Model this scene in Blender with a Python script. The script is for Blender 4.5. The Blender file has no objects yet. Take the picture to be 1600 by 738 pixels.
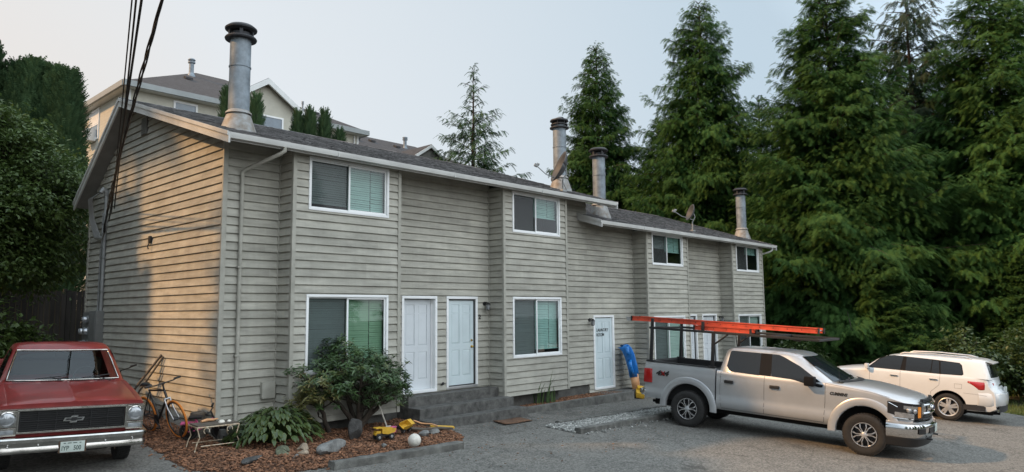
import bpy, bmesh, math, random
import numpy as np
from mathutils import Vector, Matrix

SC = bpy.context.scene
COL = SC.collection
R = math.radians

# ---------------------------------------------------------------- camera
cam_d = bpy.data.cameras.new("camera")
cam = bpy.data.objects.new("camera", cam_d)
COL.objects.link(cam)
YAW, PITCH, ROLL = 0.823, 0.105, -0.009
_f = Vector((math.sin(YAW) * math.cos(PITCH), math.cos(YAW) * math.cos(PITCH), math.sin(PITCH)))
_r0 = Vector((math.cos(YAW), -math.sin(YAW), 0))
_u0 = _r0.cross(_f)
_r = _r0 * math.cos(ROLL) + _u0 * math.sin(ROLL)
_u = -_r0 * math.sin(ROLL) + _u0 * math.cos(ROLL)
m = Matrix((( _r.x, _u.x, -_f.x, -5.887), (_r.y, _u.y, -_f.y, -12.611), (_r.z, _u.z, -_f.z, 1.763), (0, 0, 0, 1)))
cam.matrix_world = m
cam_d.sensor_width = 36
cam_d.lens = 36 * 1118.3 / 1600
cam_d.clip_end = 2000
SC.camera = cam

# ---------------------------------------------------------------- light
SUN_EL, SUN_AZ = 35.0, -58.0          # azimuth from +Y towards +X
world = bpy.data.worlds.new("World")
SC.world = world
world.use_nodes = True
nt = world.node_tree
for n in list(nt.nodes): nt.nodes.remove(n)
sky = nt.nodes.new("ShaderNodeTexSky"); sky.sky_type = 'NISHITA'
sky.sun_disc = False
sky.sun_elevation = R(SUN_EL); sky.sun_rotation = R(SUN_AZ)
sky.air_density = 1.0; sky.dust_density = 3.0; sky.ozone_density = 1.2; sky.altitude = 50
# smoke veil: an even haze, warmer on the sunward side, brighter overhead where the smoke is lit through
tc = nt.nodes.new("ShaderNodeTexCoord")
def _vm(op, a, b=None):
    n = nt.nodes.new("ShaderNodeVectorMath"); n.operation = op; nt.links.new(a, n.inputs[0])
    if b is not None: n.inputs[1].default_value = b
    return n
_nv = _vm('NORMALIZE', tc.outputs['Generated'])
_dw = _vm('DOT_PRODUCT', _nv.outputs[0], (0.0, 1.0, 0.0))
_mw = nt.nodes.new("ShaderNodeMapRange"); _mw.inputs[1].default_value = -1.0; _mw.inputs[2].default_value = 1.0; nt.links.new(_dw.outputs['Value'], _mw.inputs[0])
_cr = nt.nodes.new("ShaderNodeValToRGB"); nt.links.new(_mw.outputs[0], _cr.inputs[0])
_el = _cr.color_ramp.elements
_el[0].position = 0.0; _el[0].color = (.68, .71, .73, 1); _el[1].position = 0.99; _el[1].color = (.835, .765, .70, 1)
for _p, _c in ((.45, (.50, .61, .71)), (.695, (.545, .665, .76)), (.925, (.78, .82, .85))):
    _e = _el.new(_p); _e.color = (*_c, 1)
_cm = nt.nodes.new("ShaderNodeVectorMath"); _cm.operation = 'SCALE'; nt.links.new(_cr.outputs[0], _cm.inputs[0]); _cm.inputs['Scale'].default_value = 7.55
_dz = _vm('DOT_PRODUCT', _nv.outputs[0], (0, 0, 1))
_mz = nt.nodes.new("ShaderNodeMapRange"); _mz.interpolation_type = 'SMOOTHSTEP'; _mz.inputs[1].default_value = 0.42; _mz.inputs[2].default_value = 0.92; _mz.inputs[3].default_value = 1.0; _mz.inputs[4].default_value = 1.25
nt.links.new(_dz.outputs['Value'], _mz.inputs[0])
_sc = nt.nodes.new("ShaderNodeVectorMath"); _sc.operation = 'SCALE'; nt.links.new(_cm.outputs[0], _sc.inputs[0]); nt.links.new(_mz.outputs[0], _sc.inputs['Scale'])
# added fill: unseen sky behind the camera brightened to light the front wall
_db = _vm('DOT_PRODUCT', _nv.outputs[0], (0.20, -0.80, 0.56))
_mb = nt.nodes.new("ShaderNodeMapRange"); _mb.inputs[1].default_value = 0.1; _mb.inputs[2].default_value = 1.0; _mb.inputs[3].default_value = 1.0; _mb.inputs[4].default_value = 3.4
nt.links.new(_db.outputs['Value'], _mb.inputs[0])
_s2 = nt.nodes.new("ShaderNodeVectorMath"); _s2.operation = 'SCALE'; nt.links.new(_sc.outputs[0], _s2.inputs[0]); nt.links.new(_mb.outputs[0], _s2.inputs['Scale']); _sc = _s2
hz = nt.nodes.new("ShaderNodeMix"); hz.data_type = 'RGBA'; hz.blend_type = 'MIX'
hz.inputs[0].default_value = 0.92
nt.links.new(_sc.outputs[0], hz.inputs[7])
bg = nt.nodes.new("ShaderNodeBackground"); bg.inputs[1].default_value = 0.14
wo = nt.nodes.new("ShaderNodeOutputWorld")
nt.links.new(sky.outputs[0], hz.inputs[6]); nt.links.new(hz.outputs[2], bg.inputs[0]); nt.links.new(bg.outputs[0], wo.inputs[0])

sun_d = bpy.data.lights.new("sun", 'SUN'); sun_d.energy = 4.2; sun_d.angle = R(2.0); sun_d.color = (1.0, 0.58, 0.26)
sun = bpy.data.objects.new("sun", sun_d); COL.objects.link(sun)
_sd = Vector((math.sin(R(SUN_AZ)) * math.cos(R(SUN_EL)), math.cos(R(SUN_AZ)) * math.cos(R(SUN_EL)), math.sin(R(SUN_EL))))
sun.rotation_euler = _sd.to_track_quat('Z', 'Y').to_euler()
sun.location = (-30, 20, 30)
SC.view_settings.view_transform = 'Standard'
SC.view_settings.look = 'None'
SC.view_settings.exposure = 0.0
SC.view_settings.gamma = 1.0
SC.view_settings.use_curve_mapping = False
SC.cycles.max_bounces = 8
SC.cycles.transparent_max_bounces = 12

# ---------------------------------------------------------------- helpers
def tag(o, label=None, cat=None, group=None, kind=None):
    if label: o["label"] = label
    if cat: o["category"] = cat
    if group: o["group"] = group
    if kind: o["kind"] = kind
    return o

def thing(name, label, cat, loc=(0, 0, 0), rz=0.0, group=None, rot=None):
    o = bpy.data.objects.new(name, None); COL.objects.link(o)
    o.empty_display_size = 0.2
    o.location = loc
    o.rotation_euler = rot if rot is not None else (0, 0, rz)
    return tag(o, label, cat, group)

def link(name, me, mat, parent=None, loc=None, rot=None):
    o = bpy.data.objects.new(name, me); COL.objects.link(o)
    if mat is not None and len(me.materials) == 0:
        me.materials.append(mat)
    if parent is not None: o.parent = parent
    if loc is not None: o.location = loc
    if rot is not None: o.rotation_euler = rot
    return o

def copy_tree(o, parent=None):
    c = o.copy(); COL.objects.link(c); c.parent = parent
    for ch in o.children: copy_tree(ch, c)
    return c

class MB:
    """collects shapes into one mesh"""
    def __init__(s): s.v = []; s.f = []; s.m = []; s.cur = 0
    def add(s, vs, fs):
        b = len(s.v); s.v += [tuple(p) for p in vs]
        for f in fs: s.f.append([b + i for i in f]); s.m.append(s.cur)
        return s
    def quad(s, a, b, c, d): return s.add([a, b, c, d], [(0, 1, 2, 3)])
    def poly(s, pts): return s.add(pts, [tuple(range(len(pts)))])
    def box(s, x0, x1, y0, y1, z0, z1):
        v = [(x, y, z) for z in (z0, z1) for y in (y0, y1) for x in (x0, x1)]
        return s.add(v, [(0, 2, 3, 1), (4, 5, 7, 6), (0, 1, 5, 4), (2, 6, 7, 3), (0, 4, 6, 2), (1, 3, 7, 5)])
    def obox(s, c, ax, ay, az):
        """box from centre and three half-axis vectors"""
        c = Vector(c); ax = Vector(ax); ay = Vector(ay); az = Vector(az)
        v = [c + ax * i + ay * j + az * k for k in (-1, 1) for j in (-1, 1) for i in (-1, 1)]
        return s.add(v, [(0, 2, 3, 1), (4, 5, 7, 6), (0, 1, 5, 4), (2, 6, 7, 3), (0, 4, 6, 2), (1, 3, 7, 5)])
    def bbox(s, x0, x1, y0, y1, z0, z1, b=0.01):
        """box with chamfered edges"""
        cx, cy, cz = (x0 + x1) / 2, (y0 + y1) / 2, (z0 + z1) / 2
        hx, hy, hz_ = abs(x1 - x0) / 2, abs(y1 - y0) / 2, abs(z1 - z0) / 2
        bm = bmesh.new(); bmesh.ops.create_cube(bm, size=2)
        for v in bm.verts: v.co = Vector((v.co.x * hx + cx, v.co.y * hy + cy, v.co.z * hz_ + cz))
        bmesh.ops.bevel(bm, geom=list(bm.edges), offset=min(b, hx * .9, hy * .9, hz_ * .9), segments=2, affect='EDGES', profile=0.7)
        bm.verts.index_update()
        s.add([v.co.copy() for v in bm.verts], [tuple(v.index for v in f.verts) for f in bm.faces]); bm.free()
        return s
    def tube(s, pts, rad, n=8, cap=True):
        pts = [Vector(p) for p in pts]
        if not hasattr(rad, '__len__'): rad = [rad] * len(pts)
        rings = []; up = Vector((0, 0, 1))
        prev = None
        for i, p in enumerate(pts):
            d = (pts[min(i + 1, len(pts) - 1)] - pts[max(i - 1, 0)])
            d = d.normalized() if d.length > 1e-9 else Vector((0, 0, 1))
            if prev is None:
                a = d.cross(up) if abs(d.z) < .95 else d.cross(Vector((1, 0, 0)))
            else:
                a = prev - d * prev.dot(d)
                if a.length < 1e-6: a = d.cross(up)
            a.normalize(); prev = a; b = d.cross(a)
            rings.append([p + (a * math.cos(2 * math.pi * k / n) + b * math.sin(2 * math.pi * k / n)) * rad[i] for k in range(n)])
        v = [q for r in rings for q in r]; f = []
        for i in range(len(rings) - 1):
            for k in range(n):
                f.append((i * n + k, i * n + (k + 1) % n, (i + 1) * n + (k + 1) % n, (i + 1) * n + k))
        if cap:
            f.append(tuple(range(n - 1, -1, -1))); f.append(tuple((len(rings) - 1) * n + k for k in range(n)))
        return s.add(v, f)
    def lathe(s, prof, n=24, c=(0, 0, 0), axis='Z', a0=0.0, a1=2 * math.pi):
        full = abs(a1 - a0 - 2 * math.pi) < 1e-6
        v = []; f = []; k = len(prof); cnt = n if full else n + 1
        for i in range(cnt):
            a = a0 + (a1 - a0) * i / n; ca, sa = math.cos(a), math.sin(a)
            for r, h in prof:
                p = {'Z': (r * ca, r * sa, h), 'Y': (r * ca, h, r * sa), 'X': (h, r * ca, r * sa)}[axis]
                v.append((p[0] + c[0], p[1] + c[1], p[2] + c[2]))
        for i in range(n):
            j = (i + 1) % cnt
            for q in range(k - 1):
                f.append((i * k + q, j * k + q, j * k + q + 1, i * k + q + 1))
        return s.add(v, f)
    def grid(s, P):
        """P[i][j] points -> quads"""
        n, mm = len(P), len(P[0]); v = [p for row in P for p in row]
        return s.add(v, [(i * mm + j, i * mm + j + 1, (i + 1) * mm + j + 1, (i + 1) * mm + j) for i in range(n - 1) for j in range(mm - 1)])
    def prism(s, poly, vec):
        """polygon extruded along vec"""
        vec = Vector(vec); a = [Vector(p) for p in poly]; b = [p + vec for p in a]; n = len(a)
        f = [tuple(range(n - 1, -1, -1)), tuple(range(n, 2 * n))] + [(i, (i + 1) % n, n + (i + 1) % n, n + i) for i in range(n)]
        return s.add(a + b, f)
    def mesh(s, name, smooth=None, attr=None):
        me = bpy.data.meshes.new(name); me.from_pydata(s.v, [], s.f); me.update()
        bm = bmesh.new(); bm.from_mesh(me)
        bmesh.ops.recalc_face_normals(bm, faces=bm.faces); bm.to_mesh(me); bm.free()
        if any(s.m): me.polygons.foreach_set('material_index', s.m)
        if smooth is not None:
            me.polygons.foreach_set('use_smooth', [True] * len(me.polygons))
            me.set_sharp_from_angle(angle=R(smooth))
        if attr is not None:
            a = me.attributes.new('rnd', 'FLOAT', 'FACE'); a.data.foreach_set('value', attr)
        return me
    def islands(s, name, mat, parent=None, **k):
        """every connected piece becomes an object of its own"""
        par = list(range(len(s.v)))
        def find(a):
            while par[a] != a: par[a] = par[par[a]]; a = par[a]
            return a
        for f in s.f:
            for q in f[1:]: par[find(q)] = find(f[0])
        gr = {}
        for f in s.f: gr.setdefault(find(f[0]), []).append(f)
        out = []
        for fs in gr.values():
            m2 = MB(); ids = sorted({q for f in fs for q in f}); mp = {q: i for i, q in enumerate(ids)}
            m2.add([s.v[q] for q in ids], [tuple(mp[q] for q in f) for f in fs]); out.append(m2.build(name, mat, parent, **k))
        return out
    def build(s, name, mat, parent=None, smooth=None, loc=None, rot=None, attr=None, bevel=0.0):
        me = s.mesh(name, smooth, attr)
        mats = mat if isinstance(mat, (list, tuple)) else [mat]
        for mm in mats: me.materials.append(mm)
        o = link(name, me, None, parent, loc, rot)
        if bevel:
            md = o.modifiers.new('bevel', 'BEVEL'); md.width = bevel; md.segments = 2; md.limit_method = 'ANGLE'; md.angle_limit = R(40)
        return o

def np_mesh(name, V, F, rnd=None, tip=None):
    """fast mesh from an (n,3) vertex array and an (m,k) face array"""
    me = bpy.data.meshes.new(name); V = np.asarray(V, np.float32); F = np.asarray(F, np.int32); k = F.shape[1]
    me.vertices.add(len(V)); me.vertices.foreach_set('co', V.ravel())
    me.loops.add(F.size); me.loops.foreach_set('vertex_index', F.ravel())
    me.polygons.add(len(F)); me.polygons.foreach_set('loop_start', np.arange(0, F.size, k, dtype=np.int32))
    me.polygons.foreach_set('loop_total', np.full(len(F), k, np.int32))
    if rnd is not None:
        a = me.attributes.new('rnd', 'FLOAT', 'FACE'); a.data.foreach_set('value', np.asarray(rnd, np.float32))
    if tip is not None:
        a = me.attributes.new('tip', 'FLOAT', 'FACE'); a.data.foreach_set('value', np.asarray(tip, np.float32))
    me.update(calc_edges=True); me.validate()
    return me

# ---------------------------------------------------------------- materials
def N(nt, t, **kw):
    n = nt.nodes.new(t)
    for k, v in kw.items(): setattr(n, k, v)
    return n

def mat(name, col, rough=0.6, metal=0.0, var=0.12, vscale=3.0, bump=0.0, bscale=40.0, spec=0.5, coat=0.0, dark=None,
        stretch=None, rnd=0.0, flake=0.0, detail=6, rvar=0.0, streak=0.0):
    """principled material whose base colour wanders with noise between col and a darker/lighter version"""
    m = bpy.data.materials.new(name); m.use_nodes = True; nt = m.node_tree; p = nt.nodes['Principled BSDF']
    L = nt.links
    tc = N(nt, 'ShaderNodeTexCoord'); mp = N(nt, 'ShaderNodeMapping')
    L.new(tc.outputs['Object'], mp.inputs[0])
    if stretch: mp.inputs['Scale'].default_value = stretch
    no = N(nt, 'ShaderNodeTexNoise'); no.inputs['Scale'].default_value = vscale; no.inputs['Detail'].default_value = detail; no.inputs['Roughness'].default_value = 0.62
    L.new(mp.outputs[0], no.inputs[0])
    cr = N(nt, 'ShaderNodeValToRGB'); cr.color_ramp.elements[0].position = 0.30; cr.color_ramp.elements[1].position = 0.70
    d = dark if dark else tuple(c * (1 - 2.2 * var) for c in col)
    cr.color_ramp.elements[0].color = (*d, 1); cr.color_ramp.elements[1].color = (*[min(1, c * (1 + var)) for c in col], 1)
    L.new(no.outputs[0], cr.inputs[0])
    src = cr.outputs[0]
    if rnd:
        at = N(nt, 'ShaderNodeAttribute'); at.attribute_name = 'rnd'
        mr = N(nt, 'ShaderNodeMapRange'); mr.inputs[3].default_value = 1 - rnd; mr.inputs[4].default_value = 1 + rnd
        L.new(at.outputs['Fac'], mr.inputs[0])
        mx = N(nt, 'ShaderNodeVectorMath', operation='SCALE'); L.new(src, mx.inputs[0]); L.new(mr.outputs[0], mx.inputs['Scale']); src = mx.outputs[0]
    if streak:      # rain streaks and old touched-up patches in the paint
        m3 = N(nt, 'ShaderNodeMapping'); m3.inputs['Scale'].default_value = (5.5, 5.5, .35); L.new(tc.outputs['Object'], m3.inputs[0])
        n3 = N(nt, 'ShaderNodeTexNoise'); n3.inputs['Scale'].default_value = 1.0; n3.inputs['Detail'].default_value = 7; n3.inputs['Roughness'].default_value = .7; L.new(m3.outputs[0], n3.inputs[0])
        r3 = N(nt, 'ShaderNodeMapRange'); r3.inputs[1].default_value = .38; r3.inputs[2].default_value = .66; r3.inputs[3].default_value = 1 - streak; r3.inputs[4].default_value = 1.06; L.new(n3.outputs[0], r3.inputs[0])
        n4 = N(nt, 'ShaderNodeTexNoise'); n4.inputs['Scale'].default_value = .55; n4.inputs['Detail'].default_value = 3; L.new(tc.outputs['Object'], n4.inputs[0])
        r4 = N(nt, 'ShaderNodeMapRange'); r4.inputs[1].default_value = .4; r4.inputs[2].default_value = .6; r4.inputs[3].default_value = .92; r4.inputs[4].default_value = 1.06; L.new(n4.outputs[0], r4.inputs[0])
        mm = N(nt, 'ShaderNodeMath', operation='MULTIPLY'); L.new(r3.outputs[0], mm.inputs[0]); L.new(r4.outputs[0], mm.inputs[1])
        x3 = N(nt, 'ShaderNodeVectorMath', operation='SCALE'); L.new(src, x3.inputs[0]); L.new(mm.outputs[0], x3.inputs['Scale']); src = x3.outputs[0]
    L.new(src, p.inputs['Base Color'])
    p.inputs['Roughness'].default_value = rough; p.inputs['Metallic'].default_value = metal
    p.inputs['Specular IOR Level'].default_value = spec
    if coat: p.inputs['Coat Weight'].default_value = coat; p.inputs['Coat Roughness'].default_value = 0.08
    if rvar:
        mr2 = N(nt, 'ShaderNodeMapRange'); mr2.inputs[3].default_value = max(0.02, rough - rvar); mr2.inputs[4].default_value = min(1, rough + rvar)
        L.new(no.outputs[0], mr2.inputs[0]); L.new(mr2.outputs[0], p.inputs['Roughness'])
    if bump:
        nb = N(nt, 'ShaderNodeTexNoise'); nb.inputs['Scale'].default_value = bscale; nb.inputs['Detail'].default_value = 5
        L.new(mp.outputs[0], nb.inputs[0])
        b = N(nt, 'ShaderNodeBump'); b.inputs['Strength'].default_value = bump; b.inputs['Distance'].default_value = 0.02
        L.new(nb.outputs[0], b.inputs['Height']); L.new(b.outputs[0], p.inputs['Normal'])
    return m

def leaf_mat(name, dark, light, trans=0.25, rough=0.55, vscale=0.7, tipcol=None, spec=0.35):
    m = bpy.data.materials.new(name); m.use_nodes = True; nt = m.node_tree; p = nt.nodes['Principled BSDF']; L = nt.links
    tc = N(nt, 'ShaderNodeTexCoord'); no = N(nt, 'ShaderNodeTexNoise'); no.inputs['Scale'].default_value = vscale; no.inputs['Detail'].default_value = 4
    L.new(tc.outputs['Object'], no.inputs[0])
    at = N(nt, 'ShaderNodeAttribute'); at.attribute_name = 'rnd'
    oi = N(nt, 'ShaderNodeObjectInfo')
    a1 = N(nt, 'ShaderNodeMath', operation='MULTIPLY_ADD'); L.new(at.outputs['Fac'], a1.inputs[0]); a1.inputs[1].default_value = 0.55
    a2 = N(nt, 'ShaderNodeMath', operation='MULTIPLY_ADD'); L.new(no.outputs[0], a2.inputs[0]); a2.inputs[1].default_value = 1.1; a2.inputs[2].default_value = -0.32
    L.new(a2.outputs[0], a1.inputs[2])
    mx = N(nt, 'ShaderNodeMix'); mx.data_type = 'RGBA'; mx.clamp_factor = True
    L.new(a1.outputs[0], mx.inputs[0]); mx.inputs[6].default_value = (*dark, 1); mx.inputs[7].default_value = (*light, 1)
    src = mx.outputs[2]
    if tipcol:
        t = N(nt, 'ShaderNodeAttribute'); t.attribute_name = 'tip'
        m2 = N(nt, 'ShaderNodeMix'); m2.data_type = 'RGBA'; m2.clamp_factor = True
        L.new(t.outputs['Fac'], m2.inputs[0]); L.new(src, m2.inputs[6]); m2.inputs[7].default_value = (*tipcol, 1); src = m2.outputs[2]
    hs = N(nt, 'ShaderNodeHueSaturation'); mr = N(nt, 'ShaderNodeMapRange'); mr.inputs[3].default_value = 0.82; mr.inputs[4].default_value = 1.15
    L.new(oi.outputs['Random'], mr.inputs[0]); L.new(mr.outputs[0], hs.inputs['Value']); L.new(src, hs.inputs['Color'])
    L.new(hs.outputs[0], p.inputs['Base Color']); p.inputs['Roughness'].default_value = rough; p.inputs['Specular IOR Level'].default_value = spec
    tr = N(nt, 'ShaderNodeBsdfTranslucent'); L.new(hs.outputs[0], tr.inputs[0])
    ms = N(nt, 'ShaderNodeMixShader'); ms.inputs[0].default_value = trans
    L.new(p.outputs[0], ms.inputs[1]); L.new(tr.outputs[0], ms.inputs[2]); L.new(ms.outputs[0], nt.nodes['Material Output'].inputs[0])
    return m

def glass_mat(name, tint, gloss=0.09, rough=0.02, alpha=1.0):
    """thin pane: tinted see-through plus a fresnel mirror"""
    m = bpy.data.materials.new(name); m.use_nodes = True; nt = m.node_tree; L = nt.links
    for n in list(nt.nodes): nt.nodes.remove(n)
    out = N(nt, 'ShaderNodeOutputMaterial'); t = N(nt, 'ShaderNodeBsdfTransparent'); t.inputs[0].default_value = (*tint, 1)
    g = N(nt, 'ShaderNodeBsdfGlossy'); g.inputs['Roughness'].default_value = rough
    ge = N(nt, 'ShaderNodeNewGeometry'); dt = N(nt, 'ShaderNodeVectorMath', operation='DOT_PRODUCT'); L.new(ge.outputs['Incoming'], dt.inputs[0]); L.new(ge.outputs['Normal'], dt.inputs[1])
    ab = N(nt, 'ShaderNodeMath', operation='ABSOLUTE'); L.new(dt.outputs['Value'], ab.inputs[0]); om = N(nt, 'ShaderNodeMath', operation='SUBTRACT'); om.inputs[0].default_value = 1; L.new(ab.outputs[0], om.inputs[1])
    pw = N(nt, 'ShaderNodeMath', operation='POWER'); L.new(om.outputs[0], pw.inputs[0]); pw.inputs[1].default_value = 4.2
    fr = N(nt, 'ShaderNodeMath', operation='MULTIPLY_ADD'); L.new(pw.outputs[0], fr.inputs[0]); fr.inputs[1].default_value = .92; fr.inputs[2].default_value = .06
    no = N(nt, 'ShaderNodeTexNoise'); no.inputs['Scale'].default_value = 1.3; b = N(nt, 'ShaderNodeBump'); b.inputs['Strength'].default_value = 0.05; b.inputs['Distance'].default_value = 0.05
    L.new(no.outputs[0], b.inputs['Height']); L.new(b.outputs[0], g.inputs['Normal'])
    ad = N(nt, 'ShaderNodeMath', operation='ADD'); ad.use_clamp = True; ad.inputs[1].default_value = gloss; L.new(fr.outputs[0], ad.inputs[0])
    mx = N(nt, 'ShaderNodeMixShader'); L.new(ad.outputs[0], mx.inputs[0]); L.new(t.outputs[0], mx.inputs[1]); L.new(g.outputs[0], mx.inputs[2])
    L.new(mx.outputs[0], out.inputs[0])
    return m

def screen_mat(name, col, alpha):
    m = bpy.data.materials.new(name); m.use_nodes = True; nt = m.node_tree; p = nt.nodes['Principled BSDF']
    p.inputs['Base Color'].default_value = (*col, 1); p.inputs['Roughness'].default_value = .8; p.inputs['Alpha'].default_value = alpha
    return m

def asphalt_mat(name, c0, c1, warm=None):
    m = bpy.data.materials.new(name); m.use_nodes = True; nt = m.node_tree; p = nt.nodes['Principled BSDF']; L = nt.links
    tc = N(nt, 'ShaderNodeTexCoord')
    def noise(s, d=6, r=.6):
        n = N(nt, 'ShaderNodeTexNoise'); n.inputs['Scale'].default_value = s; n.inputs['Detail'].default_value = d; n.inputs['Roughness'].default_value = r
        L.new(tc.outputs['Object'], n.inputs[0]); return n.outputs[0]
    big, mid, fine = noise(.35, 8, .7), noise(2.2, 8, .7), noise(60, 3, .6)
    vo = N(nt, 'ShaderNodeTexVoronoi'); vo.inputs['Scale'].default_value = 34; L.new(tc.outputs['Object'], vo.inputs[0])
    cr = N(nt, 'ShaderNodeValToRGB'); cr.color_ramp.elements[0].position = .3; cr.color_ramp.elements[1].position = .72
    cr.color_ramp.elements[0].color = (*c0, 1); cr.color_ramp.elements[1].color = (*c1, 1)
    a = N(nt, 'ShaderNodeMath', operation='MULTIPLY_ADD'); L.new(big, a.inputs[0]); a.inputs[1].default_value = .5
    b = N(nt, 'ShaderNodeMath', operation='MULTIPLY'); L.new(mid, b.inputs[0]); b.inputs[1].default_value = .5; L.new(b.outputs[0], a.inputs[2])
    L.new(a.outputs[0], cr.inputs[0])
    # aggregate: light stones show through the worn binder
    vc = N(nt, 'ShaderNodeSeparateColor'); L.new(vo.outputs['Color'], vc.inputs[0])
    st = N(nt, 'ShaderNodeMapRange'); st.inputs[1].default_value = .0; st.inputs[2].default_value = 1; st.inputs[3].default_value = .60; st.inputs[4].default_value = 1.42
    L.new(vc.outputs[0], st.inputs[0])
    fm = N(nt, 'ShaderNodeMapRange'); fm.inputs[1].default_value = .3; fm.inputs[2].default_value = .7; fm.inputs[3].default_value = .75; fm.inputs[4].default_value = 1.25
    L.new(fine, fm.inputs[0])
    mu = N(nt, 'ShaderNodeMath', operation='MULTIPLY'); L.new(st.outputs[0], mu.inputs[0]); L.new(fm.outputs[0], mu.inputs[1])
    sc = N(nt, 'ShaderNodeVectorMath', operation='SCALE'); L.new(cr.outputs[0], sc.inputs[0]); L.new(mu.outputs[0], sc.inputs['Scale'])
    # thin wandering cracks
    v2 = N(nt, 'ShaderNodeTexVoronoi'); v2.feature = 'DISTANCE_TO_EDGE'; v2.inputs['Scale'].default_value = .42
    wn = N(nt, 'ShaderNodeTexNoise'); wn.inputs['Scale'].default_value = 1.5; wn.inputs['Detail'].default_value = 5; L.new(tc.outputs['Object'], wn.inputs[0])
    wv = N(nt, 'ShaderNodeVectorMath', operation='MULTIPLY_ADD'); L.new(wn.outputs['Color'], wv.inputs[0]); wv.inputs[1].default_value = (1.2, 1.2, 1.2); L.new(tc.outputs['Object'], wv.inputs[2])
    L.new(wv.outputs[0], v2.inputs[0])
    ck = N(nt, 'ShaderNodeMapRange'); ck.inputs[1].default_value = .003; ck.inputs[2].default_value = .016; ck.inputs[3].default_value = .70; ck.inputs[4].default_value = 1
    L.new(v2.outputs['Distance'], ck.inputs[0])
    s2 = N(nt, 'ShaderNodeVectorMath', operation='SCALE'); L.new(sc.outputs[0], s2.inputs[0]); L.new(ck.outputs[0], s2.inputs['Scale'])
    # oil drips and darker patched areas
    on = N(nt, 'ShaderNodeTexNoise'); on.inputs['Scale'].default_value = .8; on.inputs['Detail'].default_value = 6; on.inputs['Roughness'].default_value = .72; L.new(tc.outputs['Object'], on.inputs[0])
    om = N(nt, 'ShaderNodeMapRange'); om.inputs[1].default_value = .56; om.inputs[2].default_value = .68; om.inputs[3].default_value = 1; om.inputs[4].default_value = .62; L.new(on.outputs[0], om.inputs[0])
    s4 = N(nt, 'ShaderNodeVectorMath', operation='SCALE'); L.new(s2.outputs[0], s4.inputs[0]); L.new(om.outputs[0], s4.inputs['Scale']); s2 = s4
    L.new(s2.outputs[0], p.inputs['Base Color']); p.inputs['Roughness'].default_value = .88; p.inputs['Specular IOR Level'].default_value = .3
    bp = N(nt, 'ShaderNodeBump'); bp.inputs['Strength'].default_value = .6; bp.inputs['Distance'].default_value = .012
    L.new(mu.outputs[0], bp.inputs['Height']); L.new(bp.outputs[0], p.inputs['Normal'])
    return m

M = {}
M['siding'] = mat('painted_lap_siding', (.385, .374, .326), .78, var=.12, vscale=1.6, bump=.25, bscale=60, stretch=(1, 1, 5), rnd=.10, spec=.12, streak=.05)
M['trim'] = mat('painted_trim', (.36, .35, .306), .75, var=.10, vscale=4, spec=.12)
M['eave'] = mat('weathered_white_gutter', (.50, .50, .48), .55, var=.10, vscale=2.5, stretch=(.6, 1, 1))
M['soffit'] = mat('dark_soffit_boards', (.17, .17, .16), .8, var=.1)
M['shingle'] = mat('asphalt_shingles', (.165, .162, .163), .95, var=.22, vscale=9, bump=.8, bscale=120, rnd=.42, spec=.2)
M['white'] = mat('white_vinyl', (.74, .75, .75), .45, var=.03, vscale=2)
M['door'] = mat('white_door_paint', (.57, .605, .63), .42, var=.035, vscale=2)
M['door_blue'] = mat('cool_white_door_paint', (.52, .60, .62), .42, var=.035, vscale=2)
M['black'] = mat('black_plastic', (.012, .012, .013), .5, var=.05)
M['rubber'] = mat('tyre_rubber', (.020, .019, .018), .85, var=.15, vscale=14, bump=.3, bscale=70)
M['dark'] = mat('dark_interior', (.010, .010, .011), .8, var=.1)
M['well'] = mat('wheel_well_black', (.006, .006, .006), .9, var=.1)
M['chrome'] = mat('chrome', (.72, .72, .72), .10, metal=1.0, var=.03, rvar=.05)
M['chrome_old'] = mat('pitted_chrome', (.52, .50, .47), .20, metal=1.0, var=.10, vscale=9, rvar=.10)
M['brass'] = mat('brass', (.60, .42, .14), .25, metal=1.0, var=.05)
M['galv'] = mat('galvanised_pipe', (.215, .25, .28), .55, metal=.35, var=.20, vscale=5, rvar=.1, bump=.05, bscale=30)
M['galv_old'] = mat('rust_stained_galvanised', (.25, .265, .27), .65, metal=.25, var=.25, vscale=6, dark=(.17, .135, .10))
M['cap'] = mat('sooty_cap', (.035, .036, .04), .6, metal=.4, var=.2)
M['steel'] = mat('grey_conduit', (.24, .25, .25), .5, metal=.3, var=.12)
M['meterbox'] = mat('grey_meter_box', (.135, .14, .135), .55, var=.12)
M['concrete'] = mat('exposed_aggregate_concrete', (.115, .112, .104), .92, var=.28, vscale=7, bump=.9, bscale=110, detail=10)
M['curb'] = mat('weathered_curb', (.135, .132, .12), .92, var=.28, vscale=5, bump=.7, bscale=70, detail=10)
M['found'] = mat('foundation_concrete', (.10, .098, .09), .92, var=.2, vscale=5, bump=.4, bscale=50)
M['wood_grey'] = mat('weathered_board', (.11, .09, .07), .85, var=.25, vscale=6, stretch=(1, 1, 6))
M['bark'] = mat('bark', (.05, .038, .028), .95, var=.3, vscale=10, bump=.9, bscale=30, stretch=(1, 1, .25))
M['fence'] = mat('dark_fence_boards', (.03, .026, .022), .9, var=.3, vscale=3, stretch=(4, 4, .4), rnd=.3)
M['asphalt'] = asphalt_mat('worn_asphalt', (.116, .112, .102), (.184, .176, .158))
M['walk'] = asphalt_mat('walkway_asphalt', (.105, .101, .092), (.165, .158, .142))
M['soil'] = mat('forest_soil', (.045, .035, .022), .95, var=.3, vscale=2, bump=.6, bscale=20, dark=(.02, .022, .010))
M['mulchbase'] = mat('mulch_base', (.095, .045, .024), .95, var=.3, vscale=18, bump=1, bscale=60, detail=8)
M['chip'] = mat('bark_chips', (.195, .092, .048), .9, var=.2, vscale=8, rnd=.6)
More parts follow.
